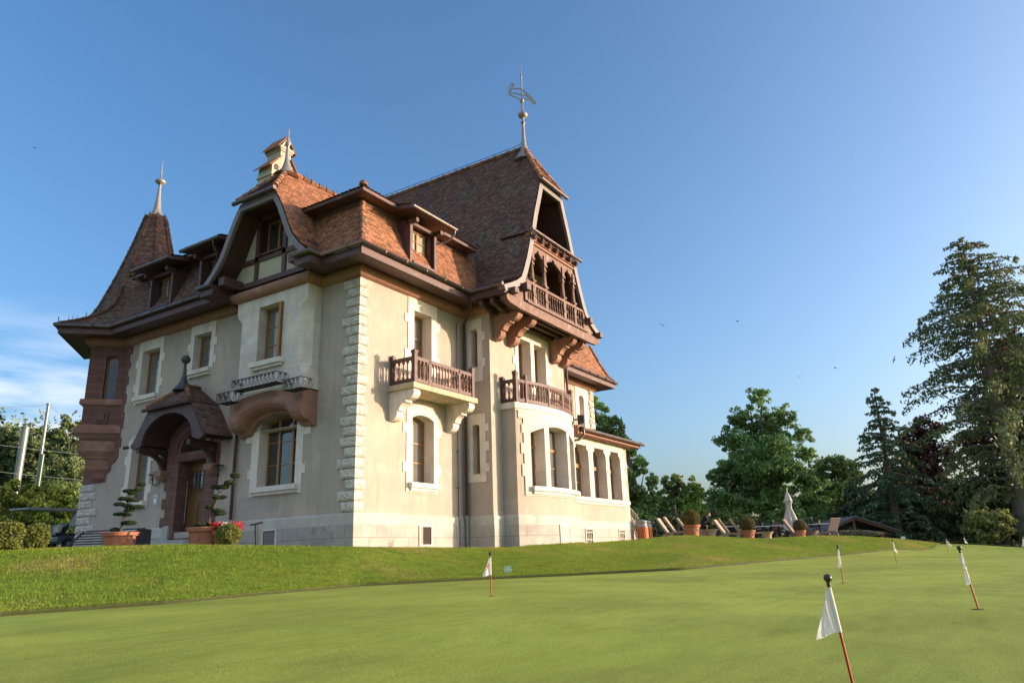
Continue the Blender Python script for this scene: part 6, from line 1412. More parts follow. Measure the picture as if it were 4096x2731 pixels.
# dark dining chairs and white table tops further back
DCH = mat('dark_resin_wicker', (.018, .018, .024), rough=.6); TWH = mat('white_table_top', (.62, .62, .64), rough=.4)
def dchair():
    o = empty('terrace_chair'); b = MB(); b.box(-.27, .27, -.27, .27, .38, .46); b.build('seat', DCH, o)
    b = MB(); b.obox((0, .27, .70), (.27, 0, 0), (0, .025, .0), (0, .05, .27)); b.build('backrest', DCH, o)
    for s1 in (-1, 1):
        b = MB(); b.box(s1*.26-.03, s1*.26+.03, -.27, .28, .60, .65); b.box(s1*.26-.025, s1*.26+.025, -.26, -.21, 0, .60); b.box(s1*.26-.025, s1*.26+.025, .23, .28, 0, .60); b.build('armrest', DCH, o)
    return o
dc = dchair(); k = 0
chairs = [(vx(1500), 46.5, 'dark terrace chair behind the low sand loungers'), (vx(1720), 46.0, 'dark terrace chair left of the middle boxwood ball'), (vx(2030), 45.0, 'dark terrace chair right of the middle boxwood ball'), (vx(2290), 45.5, 'dark terrace chair behind the lone low wicker table'), (wx(65), 44.5, 'dark terrace chair, left one of the pair before the furled parasol'), (wx(115), 44.9, 'dark terrace chair, right one of the pair before the furled parasol'), (wx(225), 46.0, 'dark terrace chair just left of the furled parasol'), (wx(530), 46.5, 'dark terrace chair with a high back right of the furled parasol')]
for px, D, lab in chairs:
    o = dc if k == 0 else copy_tree(dc); x, y, z = on(px, D); o.location = (x, y, z+.02); o.rotation_euler[2] = rnd.uniform(0, 6.28); tag(o, lab, 'chair', 'dark chairs on the far terrace'); k += 1
def ttab():
    o = empty('terrace_table'); b = MB(); b.box(-.50, .50, -.45, .45, .70, .74); b.build('table_top', TWH, o); b = MB(); b.box(-.04, .04, -.04, .04, .03, .70); b.box(-.3, .3, -.3, .3, 0, .03); b.build('pedestal', DCH, o); return o
tb = ttab(); k = 0
for px, D, lab in ((vx(1590), 45.0, 'white-topped terrace table behind the low sand loungers'), (vx(2150), 44.6, 'white-topped terrace table right of the middle boxwood ball'), (wx(185), 44.2, 'white-topped terrace table left of the furled parasol'), (wx(20), 46.5, 'white-topped terrace table furthest left of the parasol'), (wx(585), 46.0, 'white-topped terrace table behind the right wicker table')):
    o = tb if k == 0 else copy_tree(tb); x, y, z = on(px, D); o.location = (x, y, z+.05); o.rotation_euler[2] = rnd.uniform(-.2, .2)+math.atan2(CR[1], CR[0]); tag(o, lab, 'table', 'white-topped tables on the far terrace'); k += 1
# furled parasol
PAR = mat('pale_canvas', (.50, .47, .46), (.44, .42, .41), 5, .9, .2, 20)
x, y, z = on(wx(310), 43.2); o = empty('furled_parasol', (x, y, z), 0, 'furled pale canvas parasol standing on the terrace', 'parasol'); b = MB(); b.tube([(0, 0, 0), (0, 0, 2.7)], .03, 8); b.build('pole', ZINC, o)
b = MB(); n = 40
def rad(t, a): 
    base_ = np.interp(t, [0, .12, .2, .45, .8, 1], [.46, .44, .38, .30, .13, .17]); return base_*(.82+.22*math.sin(a*6+t*3)+.08*math.sin(a*11+t*7))
H = [i/16 for i in range(17)]
vs = []
for t in H:
    for k in range(n):
        a = 2*PI*k/n; r_ = rad(t, a); z_ = .62+t*1.30-(.22*max(0, math.sin(a*2.5+.6)) if t < .1 else 0); vs.append((r_*math.cos(a)+.05*(1-t), r_*math.sin(a), z_))
b.add(vs, [(i*n+k, i*n+(k+1) % n, (i+1)*n+(k+1) % n, (i+1)*n+k) for i in range(16) for k in range(n)], None, True)
b.build('folded_canopy', PAR, o)
b = MB(); vs = []
for i, (t, r0) in enumerate([(0, .24), (.1, .19), (.25, .13), (.36, .05), (.38, .01)]):
    for k in range(n): a = 2*PI*k/n; r_ = r0*(.85+.2*math.sin(a*5)); vs.append((r_*math.cos(a), r_*math.sin(a), 1.98+t*1.3-(.05*math.sin(a*5) if i == 0 else 0)))
b.add(vs, [(i*n+k, i*n+(k+1) % n, (i+1)*n+(k+1) % n, (i+1)*n+k) for i in range(4) for k in range(n)], None, True); b.build('top_flap', PAR, o)
b = MB(); b.tube([(.20*math.cos(a_*.5), .20*math.sin(a_*.5), 1.92) for a_ in range(14)], .02, 5); b.build('tie_strap', PAR, o)
# litter bins with orange wooden staves
ORG = mat('orange_wood_staves', (.50, .15, .05), (.40, .11, .035), 20, .6, .3, 20, stretch=(1, 1, .1)); BING = mat('grey_bin_hood', (.22, .23, .23), rough=.4)
def binn():
    o = empty('litter_bin'); b = MB()
    for k in range(18): a = 2*PI*k/18; b.obox((.24*math.cos(a), .24*math.sin(a), .31), (-.034*math.sin(a), .034*math.cos(a), 0), (.012*math.cos(a), .012*math.sin(a), 0), (0, 0, .29))
    b.build('wooden_staves', ORG, o); b = MB(); b.lathe([(.225, .02), (.225, .6), (.05, .61)], n=20); b.build('liner', BLK, o)
    b = MB(); b.lathe([(.25, .60), (.25, .64), (.22, .66), (.22, .80), (.24, .82), (.22, .88), (.10, .92), (.01, .93)], n=20); b.build('hood', BING, o); return o
bn = binn(); x, y, z = on(2500+147/1.96, 34.8); bn.location = (x, y, z); tag(bn, 'wood-staved litter bin nearest the garden stair, left of the pair', 'litter bin', 'litter bins at the garden stair')
b2_ = copy_tree(bn); x, y, z = on(2500+181/1.96, 36.0); b2_.location = (x, y, z); tag(b2_, 'wood-staved litter bin on the right of the pair, next to the loungers', 'litter bin')
# timber pavilion beyond the terrace
TIM = mat('brown_timber', (.17, .085, .05), (.13, .065, .04), 5, .7, .3, 15); SLT = mat('blue_grey_shingles', (.13, .135, .16), (.09, .095, .12), 8, .8, .4, 30)
a0 = polar(azs(wx(930), 2180)[0], 56.0); o = empty('timber_pavilion', (a0[0], a0[1], -1.2), math.atan2(CR[1], CR[0])-.05, 'low timber pavilion with shallow grey gabled roof beyond the lawn crest', 'pavilion')
pv = CAMP[2]+56*azs(wx(930), 1940+305/2.4436)[1]+1.2; hw = 2.7
b = MB()
for sg in (-1, 1):
    b.prism([(0, pv-.02), (sg*hw, pv-1.02), (sg*hw, pv-1.18), (0, pv-.20)], lambda u, w, d: (u, d, w), -.3, .05)
b.build('bargeboards', TIM, o)
b = MB()
for sg in (-1, 1): b.prism([(0, pv+.05), (sg*(hw+.05), pv-.98), (sg*(hw+.05), pv-1.05), (0, pv-.03)], lambda u, w, d: (u, d, w), -.45, 4.0)
b.build('roof', SLT, o)
b = MB(); b.box(-2.1, 2.1, 0, .18, pv-1.22, pv-1.02); b.box(-.09, .09, 0, .16, pv-1.1, pv-.15); b.box(-2.0, 2.0, 3, 3.18, pv-1.22, pv-1.02); b.build('tie_beams', TIM, o)
for u in (-1.75, 0, 1.75):
    for v_ in (.08, 3.1): b = MB(); b.box(u-.1, u+.1, v_-.1, v_+.1, 0, pv-1.2); b.build('post', TIM, o)
a1 = polar(azs(wx(1060), 2180)[0], 57.5); o = empty('small_pavilion', (a1[0], a1[1], -1.4), math.atan2(CR[1], CR[0])+.1, 'second, lower shingled gable peeping over the lawn crest beside the pavilion', 'pavilion'); b = MB(); pz = CAMP[2]+57.5*azs(wx(1040), 1940+448/2.4436)[1]+1.4
for sg in (-1, 1): b.prism([(0, pz), (sg*1.9, pz-.65), (sg*1.9, pz-.75), (0, pz-.12)], lambda u, w, d: (u, d, w), -.2, 2)
b.build('roof', SLT, o)
b = MB(); [b.box(u-.08, u+.08, .2, .36, 0, pz-.5) for u in (-1.2, 1.2)]; b.build('posts', TIM, o)
# ------------------------------------------------------------------ seated man
SKIN = mat('skin', (.48, .27, .18), rough=.6); HAIR = mat('dark_brown_hair', (.03, .02, .015), (.05, .03, .02), 40, .6, .5, 80); SHIRT = mat('black_clothing', (.012, .012, .015), rough=.85)
px_, py_, pz_ = on(vx(1000), 38.6); man = empty('person', (px_, py_, pz_), math.atan2(CR[1], CR[0]), 'man in black seated behind the biggest boxwood pot, bent over his clasped hands', 'person')
def skin_mesh(name, verts, edges, radii, m, parent, root=0, sub=2):
    me = bpy.data.meshes.new(name); me.from_pydata(verts, edges, []); me.materials.append(m); o = bpy.data.objects.new(name, me); col.objects.link(o)
    md = o.modifiers.new('Skin', 'SKIN'); o.modifiers.new('Subd', 'SUBSURF').levels = sub; o.modifiers['Subd'].render_levels = sub
    for i, r_ in enumerate(radii): me.skin_vertices[0].data[i].radius = (r_, r_) if not isinstance(r_, tuple) else r_
    me.skin_vertices[0].data[root].use_root = True
    dg = bpy.context.evaluated_depsgraph_get(); m2 = bpy.data.meshes.new_from_object(o.evaluated_get(dg)); m2.materials.clear(); m2.materials.append(m); m2.polygons.foreach_set('use_smooth', [True]*len(m2.polygons))
    bpy.data.objects.remove(o); n_ = bpy.data.objects.new(name, m2); col.objects.link(n_); n_.parent = parent; return n_
# facing picture-right (+x of the empty), seated at 0.42
V_ = [(0, 0, .50), (.06, 0, .66), (.16, 0, .84), (.26, 0, .98), (.315, 0, 1.05), (.35, 0, 1.10),
      (.24, .17, .95), (.34, .20, .70), (.50, .10, .62), (.24, -.17, .95), (.34, -.20, .70), (.50, -.10, .62),
      (.05, .10, .48), (.44, .13, .50), (.42, .13, .10), (.55, .13, .04), (.05, -.10, .48), (.44, -.13, .50), (.40, -.13, .10), (.53, -.13, .04)]
E_ = [(0, 1), (1, 2), (2, 3), (3, 4), (4, 5), (3, 6), (6, 7), (7, 8), (3, 9), (9, 10), (10, 11), (0, 12), (12, 13), (13, 14), (14, 15), (0, 16), (16, 17), (17, 18), (18, 19)]
r_ = [.15, .13, .14, .13, .065, .055, .065, .050, .034, .065, .050, .034, .095, .075, .048, .042, .095, .075, .048, .042]
body = skin_mesh('body', V_, E_, r_, SHIRT, man)
b = MB(); hc = Vector((.42, 0, 1.13)); vs = []; fs = []; NU, NV = 18, 14
fwd = Vector((.88, 0, -.47)); upv = Vector((.47, 0, .88)); sdv = Vector((0, 1, 0))
for i in range(NV+1):
    ph = PI*i/NV
    for k in range(NU):
        th = 2*PI*k/NU; x_ = math.sin(ph)*math.cos(th); y_ = math.sin(ph)*math.sin(th); z_ = math.cos(ph)
        rx_, ry_, rz_ = .095, .075, .118; 
        if z_ < -.2: rx_ *= 1-.18*(-z_-.2); ry_ *= 1-.30*(-z_-.2)
        px2 = rx_*x_+(.014 if (x_ > .9 and abs(z_+.08) < .28) else 0)-(.006 if (x_ > .7 and .02 < z_ < .28 and abs(abs(y_)-.38) < .2) else 0)
        vs.append(hc+fwd*px2+sdv*(ry_*y_)+upv*(rz_*z_))
fs = [(i*NU+k, i*NU+(k+1) % NU, (i+1)*NU+(k+1) % NU, (i+1)*NU+k) for i in range(NV) for k in range(NU)]
b.add(vs, fs, None, True); b.tube([(.30, 0, 1.03), hc-upv*.05], .055, 10)
b.add([hc+fwd*.092+upv*.02, hc+fwd*.094-upv*.03+sdv*.016, hc+fwd*.094-upv*.03-sdv*.016, hc+fwd*.120-upv*.026], [(0, 1, 3), (0, 3, 2), (1, 2, 3)])
for s in (-1, 1): b.tube([hc+sdv*s*.074-fwd*.008+upv*.022, hc+sdv*s*.084-fwd*.014, hc+sdv*s*.074-fwd*.004-upv*.024], [.010, .013, .008], 6)
b.build('head', SKIN, body) 
b = MB(); hv = []
for i in range(NV+1):
    ph = PI*.62*i/NV
    for k in range(NU):
        th = 2*PI*k/NU; x_ = math.sin(ph)*math.cos(th); y_ = math.sin(ph)*math.sin(th); z_ = math.cos(ph); g_ = 1.0 if not (x_ > .45 and z_ < .55) else .90
        hv.append(hc-fwd*.008+fwd*(.102*x_*g_)+sdv*(.082*y_*g_)+upv*(.126*z_))
b.add(hv, fs, None, True); b.build('hair', HAIR, body)
FV = [(.50, .10, .62), (.57, .04, .645), (.50, -.10, .62), (.57, -.04, .655)]
b = MB()
for s in (-1, 1):
    wr = Vector((.50, .10*s, .62)); pm = Vector((.585, .03*s, .66)); b.tube([wr, wr.lerp(pm, .5), pm], [.026, .038, .034], 10)
    for f in range(4):
        q = pm+Vector((.012+.012*f, 0, .026-.018*f)); L_f = (.07, .078, .072, .058)[f]; b.tube([q, q+Vector((.024, -s*.022, .0)), q+Vector((.030, -s*L_f*.7, .006)), q+Vector((.016, -s*L_f, .004))], [.010, .0095, .009, .007], 7)
    b.tube([wr.lerp(pm, .4)+Vector((0, 0, .025)), pm+Vector((-.005, -s*.01, .05)), pm+Vector((.025, -s*.02, .055))], [.012, .011, .008], 7)
b.build('hands', SKIN, body)
# stool under him
x, y, z = px_, py_, pz_; o = empty('stool', (x, y, z), 0, 'low wicker stool under the seated man behind the biggest pot', 'stool'); b = MB(); b.lathe([(.20, 0), (.16, .15), (.22, .36), (.22, .40), (.01, .40)], n=16); b.build('seat', WICK, o)
b = MB(); b.box(-.2, .2, -.2, .2, .0, .02); b.build('foot', WICK, o)
# ------------------------------------------------------------------ driving-range net
POLE = mat('galvanised_pole', (.20, .22, .21), (.15, .17, .16), 2, .35, 0, metal=.3); POLG = mat('green_painted_pole', (.04, .10, .06), rough=.35, spec=.6)
def rx_pole(px0, py0, px1, py1, D, r, m, lab, nm='net_pole', col_=None):
    t = at(px1, py1, D); o = empty(nm, (t[0], t[1], -2.4), 0, lab, 'pole', 'tall poles of the driving-range net'); b = MB(); b.tube([(0, 0, 0), (0, 0, t[2]+2.4)], r, 12); b.build('shaft', m, o)
    b = MB(); b.tube([(0, 0, t[2]+2.38), (0, 0, t[2]+2.45)], r*1.25, 12); b.build('cap', m, o); return t
t1 = rx_pole(0, 0, 102, 1250+725/1.568, 72, .29, POLE, 'thick galvanised pole rising above the dense hedge')
t2 = rx_pole(0, 0, 0+305/1.568, 1250+574/1.568, 72, .13, POLE, 'tall thin steel pole carrying the top of the range net')
t3 = rx_pole(0, 0, 0+268/1.568, 1250+892/1.568, 71.4, .15, POLG, 'short green pole stub beside the tall thin net pole')
b = MB()
def wire(b, a, c, sag, r=.020, n=14): b.tube([Vector(a).lerp(Vector(c), i/n)-Vector((0, 0, sag*4*(i/n)*(1-i/n))) for i in range(n+1)], r, 4)
lft_ = at(-500, 1590, 72); rgt_ = at(620, 1800, 72)
wire(b, lft_, t2, .5); wire(b, t2, rgt_, 1.0)
for k in range(1, 8):
    f = 1-k*.11; L0 = Vector(lft_)+Vector((0, 0, -k*2.1)); R0 = Vector(rgt_)+Vector((0, 0, -k*2.1+1.2)); wire(b, L0, R0, .3, .016)
NETM = mat('grey_net_cord', (.30, .33, .34), rough=.6); n_ = b.build('range_net', NETM); tag(n_, 'wire lines of the tall driving-range net before the wooded slope', 'net')
# ------------------------------------------------------------------ swifts in the sky
BRD = mat('dark_feathers', (.02, .02, .022), rough=.8)
def bird(px, py, D, rz, roll, lab, s=1.0):
    p = at(px, py, D); o = empty('bird', tuple(p), rz, lab, 'bird', 'birds circling in the evening sky'); o.rotation_euler[0] = roll; o.scale = (s*.5,)*3
    b = MB(); b.lathe([(.002, -.22), (.03, -.17), (.05, -.05), (.045, .08), (.02, .18), (.03, .24), (.002, .25)], n=8); 
    b.v = [(z_, y_, x_) for x_, y_, z_ in b.v]
    for sg in (-1, 1): b.prism([(.08, .03*sg), (.10, .16*sg), (.02, .34*sg), (-.12, .52*sg), (-.05, .30*sg), (-.06, .05*sg)], lambda u, w, d: (u, w, d+abs(w)*.25), -.006, .006)
    b.build('body', BRD, o)
for px, py, D, rz, ro, lab, s in ((2650, 1301, 60, .6, .5, 'left bird of the right-hand sky, above the terrace trees', 1.0), (2950, 1285, 62, 1.9, -.4, 'pale-winged bird high above the broad plane tree', 1.1), (3197, 1506, 55, .2, .2, 'small bird low over the plane tree, left of two', .8), (3342, 1472, 55, 1.2, .3, 'small bird low over the plane tree, right of two', .8), (3577, 1439, 45, 2.4, 1.0, 'black bird banking near the tall conifer', 1.0), (136, 592, 70, .3, .2, 'lone bird in the upper left sky', 1.0)):
    bird(px, py, D, rz, ro, lab, s)
# ------------------------------------------------------------------ trees
def leafm(name, c1, c2, trans=.35, c3=None, rough=.6): return mat(name, c1, c2, .9, rough, 0, c3=c3, s3=2.2, attr=1.0, trans=trans, spec=.25)
L_PLANE = leafm('plane_leaves', (0.178, 0.304, 0.116), (0.242, 0.389, 0.126), c3=(0.116, 0.210, 0.094))
L_MAPLE = leafm('light_maple_leaves', (0.246, 0.392, 0.065), (0.319, 0.464, 0.087)); L_OAK = leafm('oak_leaves', (0.184, 0.259, 0.083), (0.250, 0.316, 0.100)); L_DARK = leafm('dark_conifer_needles', (0.053, 0.081, 0.046), (0.073, 0.105, 0.055), .15)
L_SPR = leafm('spruce_needles', (0.073, 0.124, 0.073), (0.098, 0.156, 0.079), .2); L_HEM = leafm('hemlock_needles', (0.101, 0.142, 0.065), (0.156, 0.183, 0.075), .3); L_COP = leafm('copper_beech_leaves', (0.138, 0.058, 0.058), (0.094, 0.049, 0.043), .3)
L_HED = leafm('yellow_green_hedge_leaves', (.25, .30, .06), (.33, .36, .08), .3, c3=(.12, .18, .04)); L_PALE = leafm('pale_drooping_needles', (.26, .31, .11), (.34, .36, .13), .3); L_WOOD = leafm('wood_leaves', (.14, .20, .085), (.19, .25, .10), .3, c3=(.09, .14, .065))
KX = 4096/2352
def tree(name, lab, cat, D, blobs, m, n, s, base=None, seed=1, grp='trees around the lawn', trunk_r=.25, clump=.24, bark=BARK, limbs=14, depth=1.0, zbase=-2.4, ncl=20, trunk=True, dvar=.16, shell=.55):
    g = np.random.RandomState(seed); cen = []; rad_ = []
    dj = g.uniform(-1, 1, len(blobs))
    for (cx_, cy_, rx_, ry_), j in zip(blobs, dj):
        P0 = at(cx_*KX, cy_*KX, D); dp = (P0-CAMP)@CF; k = KX/FPX*dp; rm = (rx_*k, ry_*k); P = at(cx_*KX, cy_*KX, D+j*dvar*(rm[0]+rm[1])); cen.append(P); rad_.append((rm[0], rm[1]))
    bx = base if base is not None else blobs[-1][0]; B = at(bx*KX, 1230*KX, D); o = empty(name, (B[0], B[1], zbase), 0, lab, cat, grp); O = np.array([B[0], B[1], zbase])
    rx3 = np.array([CR[0], CR[1], 0.0]); rx3 /= np.linalg.norm(rx3); fx3 = np.array([-rx3[1], rx3[0], 0.0]) if False else np.array([CF[0], CF[1], 0.0])/math.hypot(CF[0], CF[1])
    tot = sum(a*b_ for a, b_ in rad_); Pt = []; tips = []
    for P, (a, b_) in zip(cen, rad_):
        nn = int(n*a*b_/tot); nc = max(4, int(ncl*(1+a*b_*.12))); d = g.normal(size=(nc, 3)); d /= np.linalg.norm(d, axis=1)[:, None]; rr = (shell+(1-shell)*g.uniform(0, 1, nc))[:, None]
        C_ = d*rr*np.array([a, (a+b_)*.5*depth, b_])*.86; cr_ = clump*(a*b_)**.5*g.uniform(.6, 1.25, nc)
        idx = g.randint(0, nc, nn); q = g.normal(size=(nn, 3)); q /= np.linalg.norm(q, axis=1)[:, None]; q *= (g.uniform(0, 1, nn)**.45)[:, None]*cr_[idx][:, None]; q[:, 2] *= .72
        L3 = C_[idx]+q; Pt.append(P+L3[:, :1]*rx3+L3[:, 1:2]*fx3+L3[:, 2:3]*np.array([0, 0, 1])-O)
        tips += [P+c_[0]*rx3+c_[1]*fx3+np.array([0, 0, c_[2]])-O for c_ in C_[:6]]
    Pt = np.concatenate(Pt); V = quads(Pt, s*g.uniform(.55, 1.35, len(Pt)), g); tint = 1+.35*np.sin(Pt[:, 0]*1.1+seed)*np.sin(Pt[:, 2]*1.3+seed); np_mesh('crown', V, 4, m, o, np.stack([g.uniform(.55, 1.35, len(Pt))*tint]*3, -1))
    if trunk:
        b = MB(); top = max(t[2] for t in tips); mid = np.mean(np.array(tips), axis=0)
        b.tube([(0, 0, -.1), (mid[0]*.2, mid[1]*.2, top*.3), (mid[0]*.6, mid[1]*.6, top*.6), (mid[0]*.8, mid[1]*.8, top*.88)], [trunk_r*1.2, trunk_r, trunk_r*.6, trunk_r*.15], 8)
        g.shuffle(tips)
        for t in tips[:limbs]:
            h0 = min(t[2]*.75, top*.7); f = h0/top; p0 = np.array([mid[0]*f*.95, mid[1]*f*.95, h0]); p1 = (p0+t)/2+np.array([0, 0, -.08*np.linalg.norm(t-p0)]); b.tube([p0, p1, t], [trunk_r*.35, trunk_r*.22, trunk_r*.06], 5)
        b.build('trunk', bark, o)
    return o
T3 = tree('plane_tree', 'broad dark green plane tree standing free in the middle of the terrace skyline', 'tree', 62, [(1755, 1070, 100, 110), (1740, 915, 32, 34), (1650, 1095, 36, 34), (1648, 1145, 44, 36), (1715, 965, 54, 42), (1788, 965, 48, 42), (1690, 1015, 58, 46), (1760, 1020, 80, 50), (1840, 1000, 36, 30), (1850, 1045, 34, 28), (1680, 1080, 60, 48), (1770, 1090, 90, 60), (1850, 1110, 52, 50), (1700, 1150, 85, 50), (1800, 1165, 95, 48), (1880, 1160, 42, 34), (1760, 1120, 60, 50)], L_PLANE, 62000, .225, seed=2, clump=.23, limbs=26, trunk_r=.35, ncl=36, shell=.25)
tree('plane_tree', 'dark green plane tree close behind the sunroom corner', 'tree', 54, [(1340, 930, 40, 40), (1368, 950, 36, 50), (1400, 985, 48, 45), (1430, 1020, 42, 38), (1385, 1040, 70, 60), (1465, 1075, 34, 35), (1420, 1110, 70, 60), (1480, 1150, 42, 44), (1430, 1190, 80, 48), (1500, 1105, 22, 24)], L_PLANE, 46000, .205, seed=3, clump=.25, ncl=26, shell=.30)
tree('oak_tree', 'airy oak with bare lower limbs between the two plane trees', 'tree', 74, [(1545, 1110, 32, 26), (1585, 1120, 28, 26), (1530, 1140, 30, 28), (1565, 1150, 42, 32), (1600, 1145, 20, 24)], L_OAK, 5200, .34, base=1548, seed=4, clump=.28, trunk_r=.22, limbs=20)
tree('maple_tree', 'small light green maple catching the sun above the loungers', 'tree', 66, [(1600, 1130, 16, 24), (1590, 1160, 22, 30), (1608, 1175, 20, 26), (1585, 1190, 24, 22)], L_MAPLE, 3800, .26, base=1597, seed=5, clump=.30, trunk_r=.12)
tree('leafy_bush', 'mid green bush mass under the left side of the plane tree', 'bush', 58, [(1650, 1190, 40, 26), (1690, 1200, 50, 28), (1630, 1205, 26, 20)], L_OAK, 5200, .22, seed=6, trunk_r=.1, limbs=4, grp='bushes behind the terrace')
tree('deciduous_tree', 'rounded tree with sunlit top right behind the plane tree', 'tree', 88, [(1905, 1070, 48, 32), (1945, 1085, 42, 30), (1880, 1110, 50, 40), (1950, 1130, 55, 45), (1900, 1160, 70, 45)], L_OAK, 11000, .38, seed=7, clump=.36)
tree('deciduous_tree', 'hazy tree top between the oak and the plane tree', 'tree', 105, [(1640, 1150, 26, 20), (1520, 1160, 40, 30), (1560, 1180, 60, 30), (1630, 1180, 40, 30)], L_OAK, 4500, .42, seed=8)
# copper beech and dark thicket on the right
tree('copper_beech', 'purple-leaved copper beech behind the tall hemlock', 'tree', 72, [(2130, 985, 40, 36), (2095, 1030, 50, 44), (2150, 1060, 60, 50), (2110, 1110, 60, 52), (2060, 1090, 34, 40), (2120, 1170, 80, 60)], L_COP, 15000, .30, seed=9, clump=.36)
tree('copper_beech', 'second purple-leaved beech filling the sky behind the hemlock trunk', 'tree', 76, [(2290, 850, 40, 44), (2330, 800, 40, 50), (2340, 900, 50, 60), (2280, 940, 60, 50), (2330, 1010, 70, 60), (2240, 1020, 50, 50)], L_COP, 16000, .32, seed=10, clump=.36)
tree('dark_yew', 'dense dark yew thicket left of the pavilion roof', 'tree', 68, [(1970, 1150, 42, 50), (2030, 1165, 50, 60), (2060, 1110, 40, 50), (1990, 1200, 70, 40), (1930, 1195, 40, 36)], L_DARK, 12000, .26, seed=11, clump=.30, limbs=4, shell=.3)
tree('dark_yew', 'dense dark yew thicket behind the pavilion roof', 'tree', 66, [(2090, 1165, 60, 66), (2150, 1190, 60, 56), (2110, 1215, 80, 34)], L_DARK, 12000, .26, seed=12, clump=.34, limbs=4, shell=.3)
tree('dark_yew', 'dense dark yew thicket at the foot of the tall hemlock', 'tree', 64, [(2230, 1140, 70, 80), (2300, 1120, 70, 90), (2350, 1180, 60, 70), (2200, 1215, 60, 36), (2290, 1220, 80, 30)], L_DARK, 18000, .27, seed=13, clump=.34, limbs=4, shell=.3)
def conifer(name, lab, px, D, pytop, prof, m, seed, tr=.3, grp='conifers on the right', nb=5, dz=.55, q=26, s=.26, droop=.35, zb=-2.0, z0=.08, lean=0, bark=BARK, hang=.35):
    g = np.random.RandomState(seed); T = at(pytop[0]*KX, pytop[1]*KX, D); O = np.array([T[0], T[1], zb]); H = T[2]-zb; o = empty(name, tuple(O), 0, lab, 'tree', grp)
    b = MB(); b.tube([(0, 0, -.3), (0, 0, H*.3), (.05, 0, H*.6), (0, 0, H*.98)], [tr*1.25, tr, tr*.6, .03], 12); b.build('trunk', bark, o)
    rx3 = np.array([CR[0], CR[1], 0.0]); rx3 /= np.linalg.norm(rx3); fx3 = np.array([CF[0], CF[1], 0.0])/math.hypot(CF[0], CF[1]); Pt = []; S = []; lim = MB(); z = H*z0; k = 0; nd = []
    while z < H*.985:
        f = z/H; Lw = np.interp(f, [p_[0] for p_ in prof], [p_[1] for p_ in prof]); Rw = np.interp(f, [p_[0] for p_ in prof], [p_[2] for p_ in prof])
        for i in range(nb):
            th = 2*PI*i/nb+k*1.3+g.uniform(-.3, .3); c_, s_ = math.cos(th), math.sin(th); W = (Rw if c_ > 0 else Lw); L = W*g.uniform(.60, 1.12)
            if L < .12: continue
            d = c_*rx3+s_*fx3*.9; side = np.cross(d, [0, 0, 1]); z1 = z+g.uniform(-.3, .3)*dz; nq = max(5, int(q*L**1.05))
            t = g.uniform(.08, 1, nq)**.75; curve = lambda t: .16*L*np.sin(t*2.0)*(1-f*.4)-droop*L*t**2.0*(.35+.65*(1-f))
            lat = g.normal(0, 1, nq)*(.10+.15*L*(1-t*.7))*.55; zz = curve(t)-np.abs(g.normal(0, 1, nq))*hang*(.35+.2*L)*.5-np.abs(lat)*.30
            P = np.outer(L*t, d)+np.outer(lat, side); P[:, 2] += z1+zz; Pt.append(P); S.append(g.uniform(.6, 1.3, nq)*s)
            lim.tube([(0, 0, z1), tuple(d*L*.5+np.array([0, 0, z1+curve(.5)])), tuple(d*L*.92+np.array([0, 0, z1+curve(.92)]))], [.035+.012*L, .02+.006*L, .008], 4, cap=False)
        z += dz*(.75+.5*g.uniform())*(1.15-.55*f); k += 1
    P = np.concatenate(Pt); S = np.concatenate(S); a = g.normal(size=(len(P), 3)); a[:, 2] -= .8; a /= np.linalg.norm(a, axis=1)[:, None]; b_ = g.normal(size=(len(P), 3)); b_ -= (a*b_).sum(1)[:, None]*a; b_ /= np.linalg.norm(b_, axis=1)[:, None]; S = S[:, None]
    V = np.stack([P-a*S*.6, P+b_*S*.22, P+a*S*.6, P-b_*S*.22], 1).reshape(-1, 3); np_mesh('crown', V, 4, m, o, np.stack([g.uniform(.55, 1.45, len(P))]*3, -1)); lim.build('branches', bark, o); return o
HB = mat('grey_furrowed_bark', (.20, .17, .15), (.13, .11, .10), 5, .9, .9, 14, stretch=(1, 1, .25))
conifer('tall_hemlock', 'tallest tree, a ragged hemlock with a bare grey trunk at the right edge', 2280, 61, (2206, 541), [(0, 1.5, 1.0), (.12, 4.2, .8), (.22, 6.4, 1.0), (.32, 7.2, 2.4), (.38, 6.8, 5.0), (.46, 6.2, 6.2), (.55, 6.0, 6.6), (.64, 5.6, 6.2), (.72, 5.2, 5.4), (.80, 3.7, 4.8), (.88, 2.2, 4.4), (.93, 2.0, 2.2), (.97, 1.5, 1.2), (1, .1, .1)], L_HEM, 21, .50, nb=6, dz=.84, q=30, s=.30, droop=.40, zb=-1.9, z0=.10, bark=HB, hang=.42)
conifer('spruce', 'slender dark spruce with layered drooping branches, left of the tall hemlock', 2030, 62, (2006, 887), [(0, 4.6, 4.6), (.25, 4.2, 4.2), (.45, 3.1, 3.3), (.60, 2.6, 3.0), (.72, 2.0, 2.4), (.82, 1.3, 1.5), (.9, .9, 1.0), (.96, .5, .5), (1, .1, .1)], L_SPR, 22, .28, nb=6, dz=.75, q=24, s=.32, droop=.42, hang=.35)
conifer('spruce', 'dark spruce rising between the copper beeches and the slender spruce', 2085, 74, (2072, 1010), [(0, 4.5, 4.5), (.3, 4, 4), (.6, 2.6, 2.6), (.85, 1.2, 1.2), (1, .1, .1)], L_DARK, 23, .28, nb=6, dz=.8, q=26, s=.34)
conifer('tall_hemlock', 'second big hemlock mostly outside the right edge of the photo', 2400, 66, (2385, 640), [(0, 6, 6), (.3, 6.5, 6), (.6, 5, 5), (.8, 3.6, 3.6), (1, .1, .1)], L_HEM, 24, .4, nb=6, dz=.8, q=24, s=.34, bark=HB)
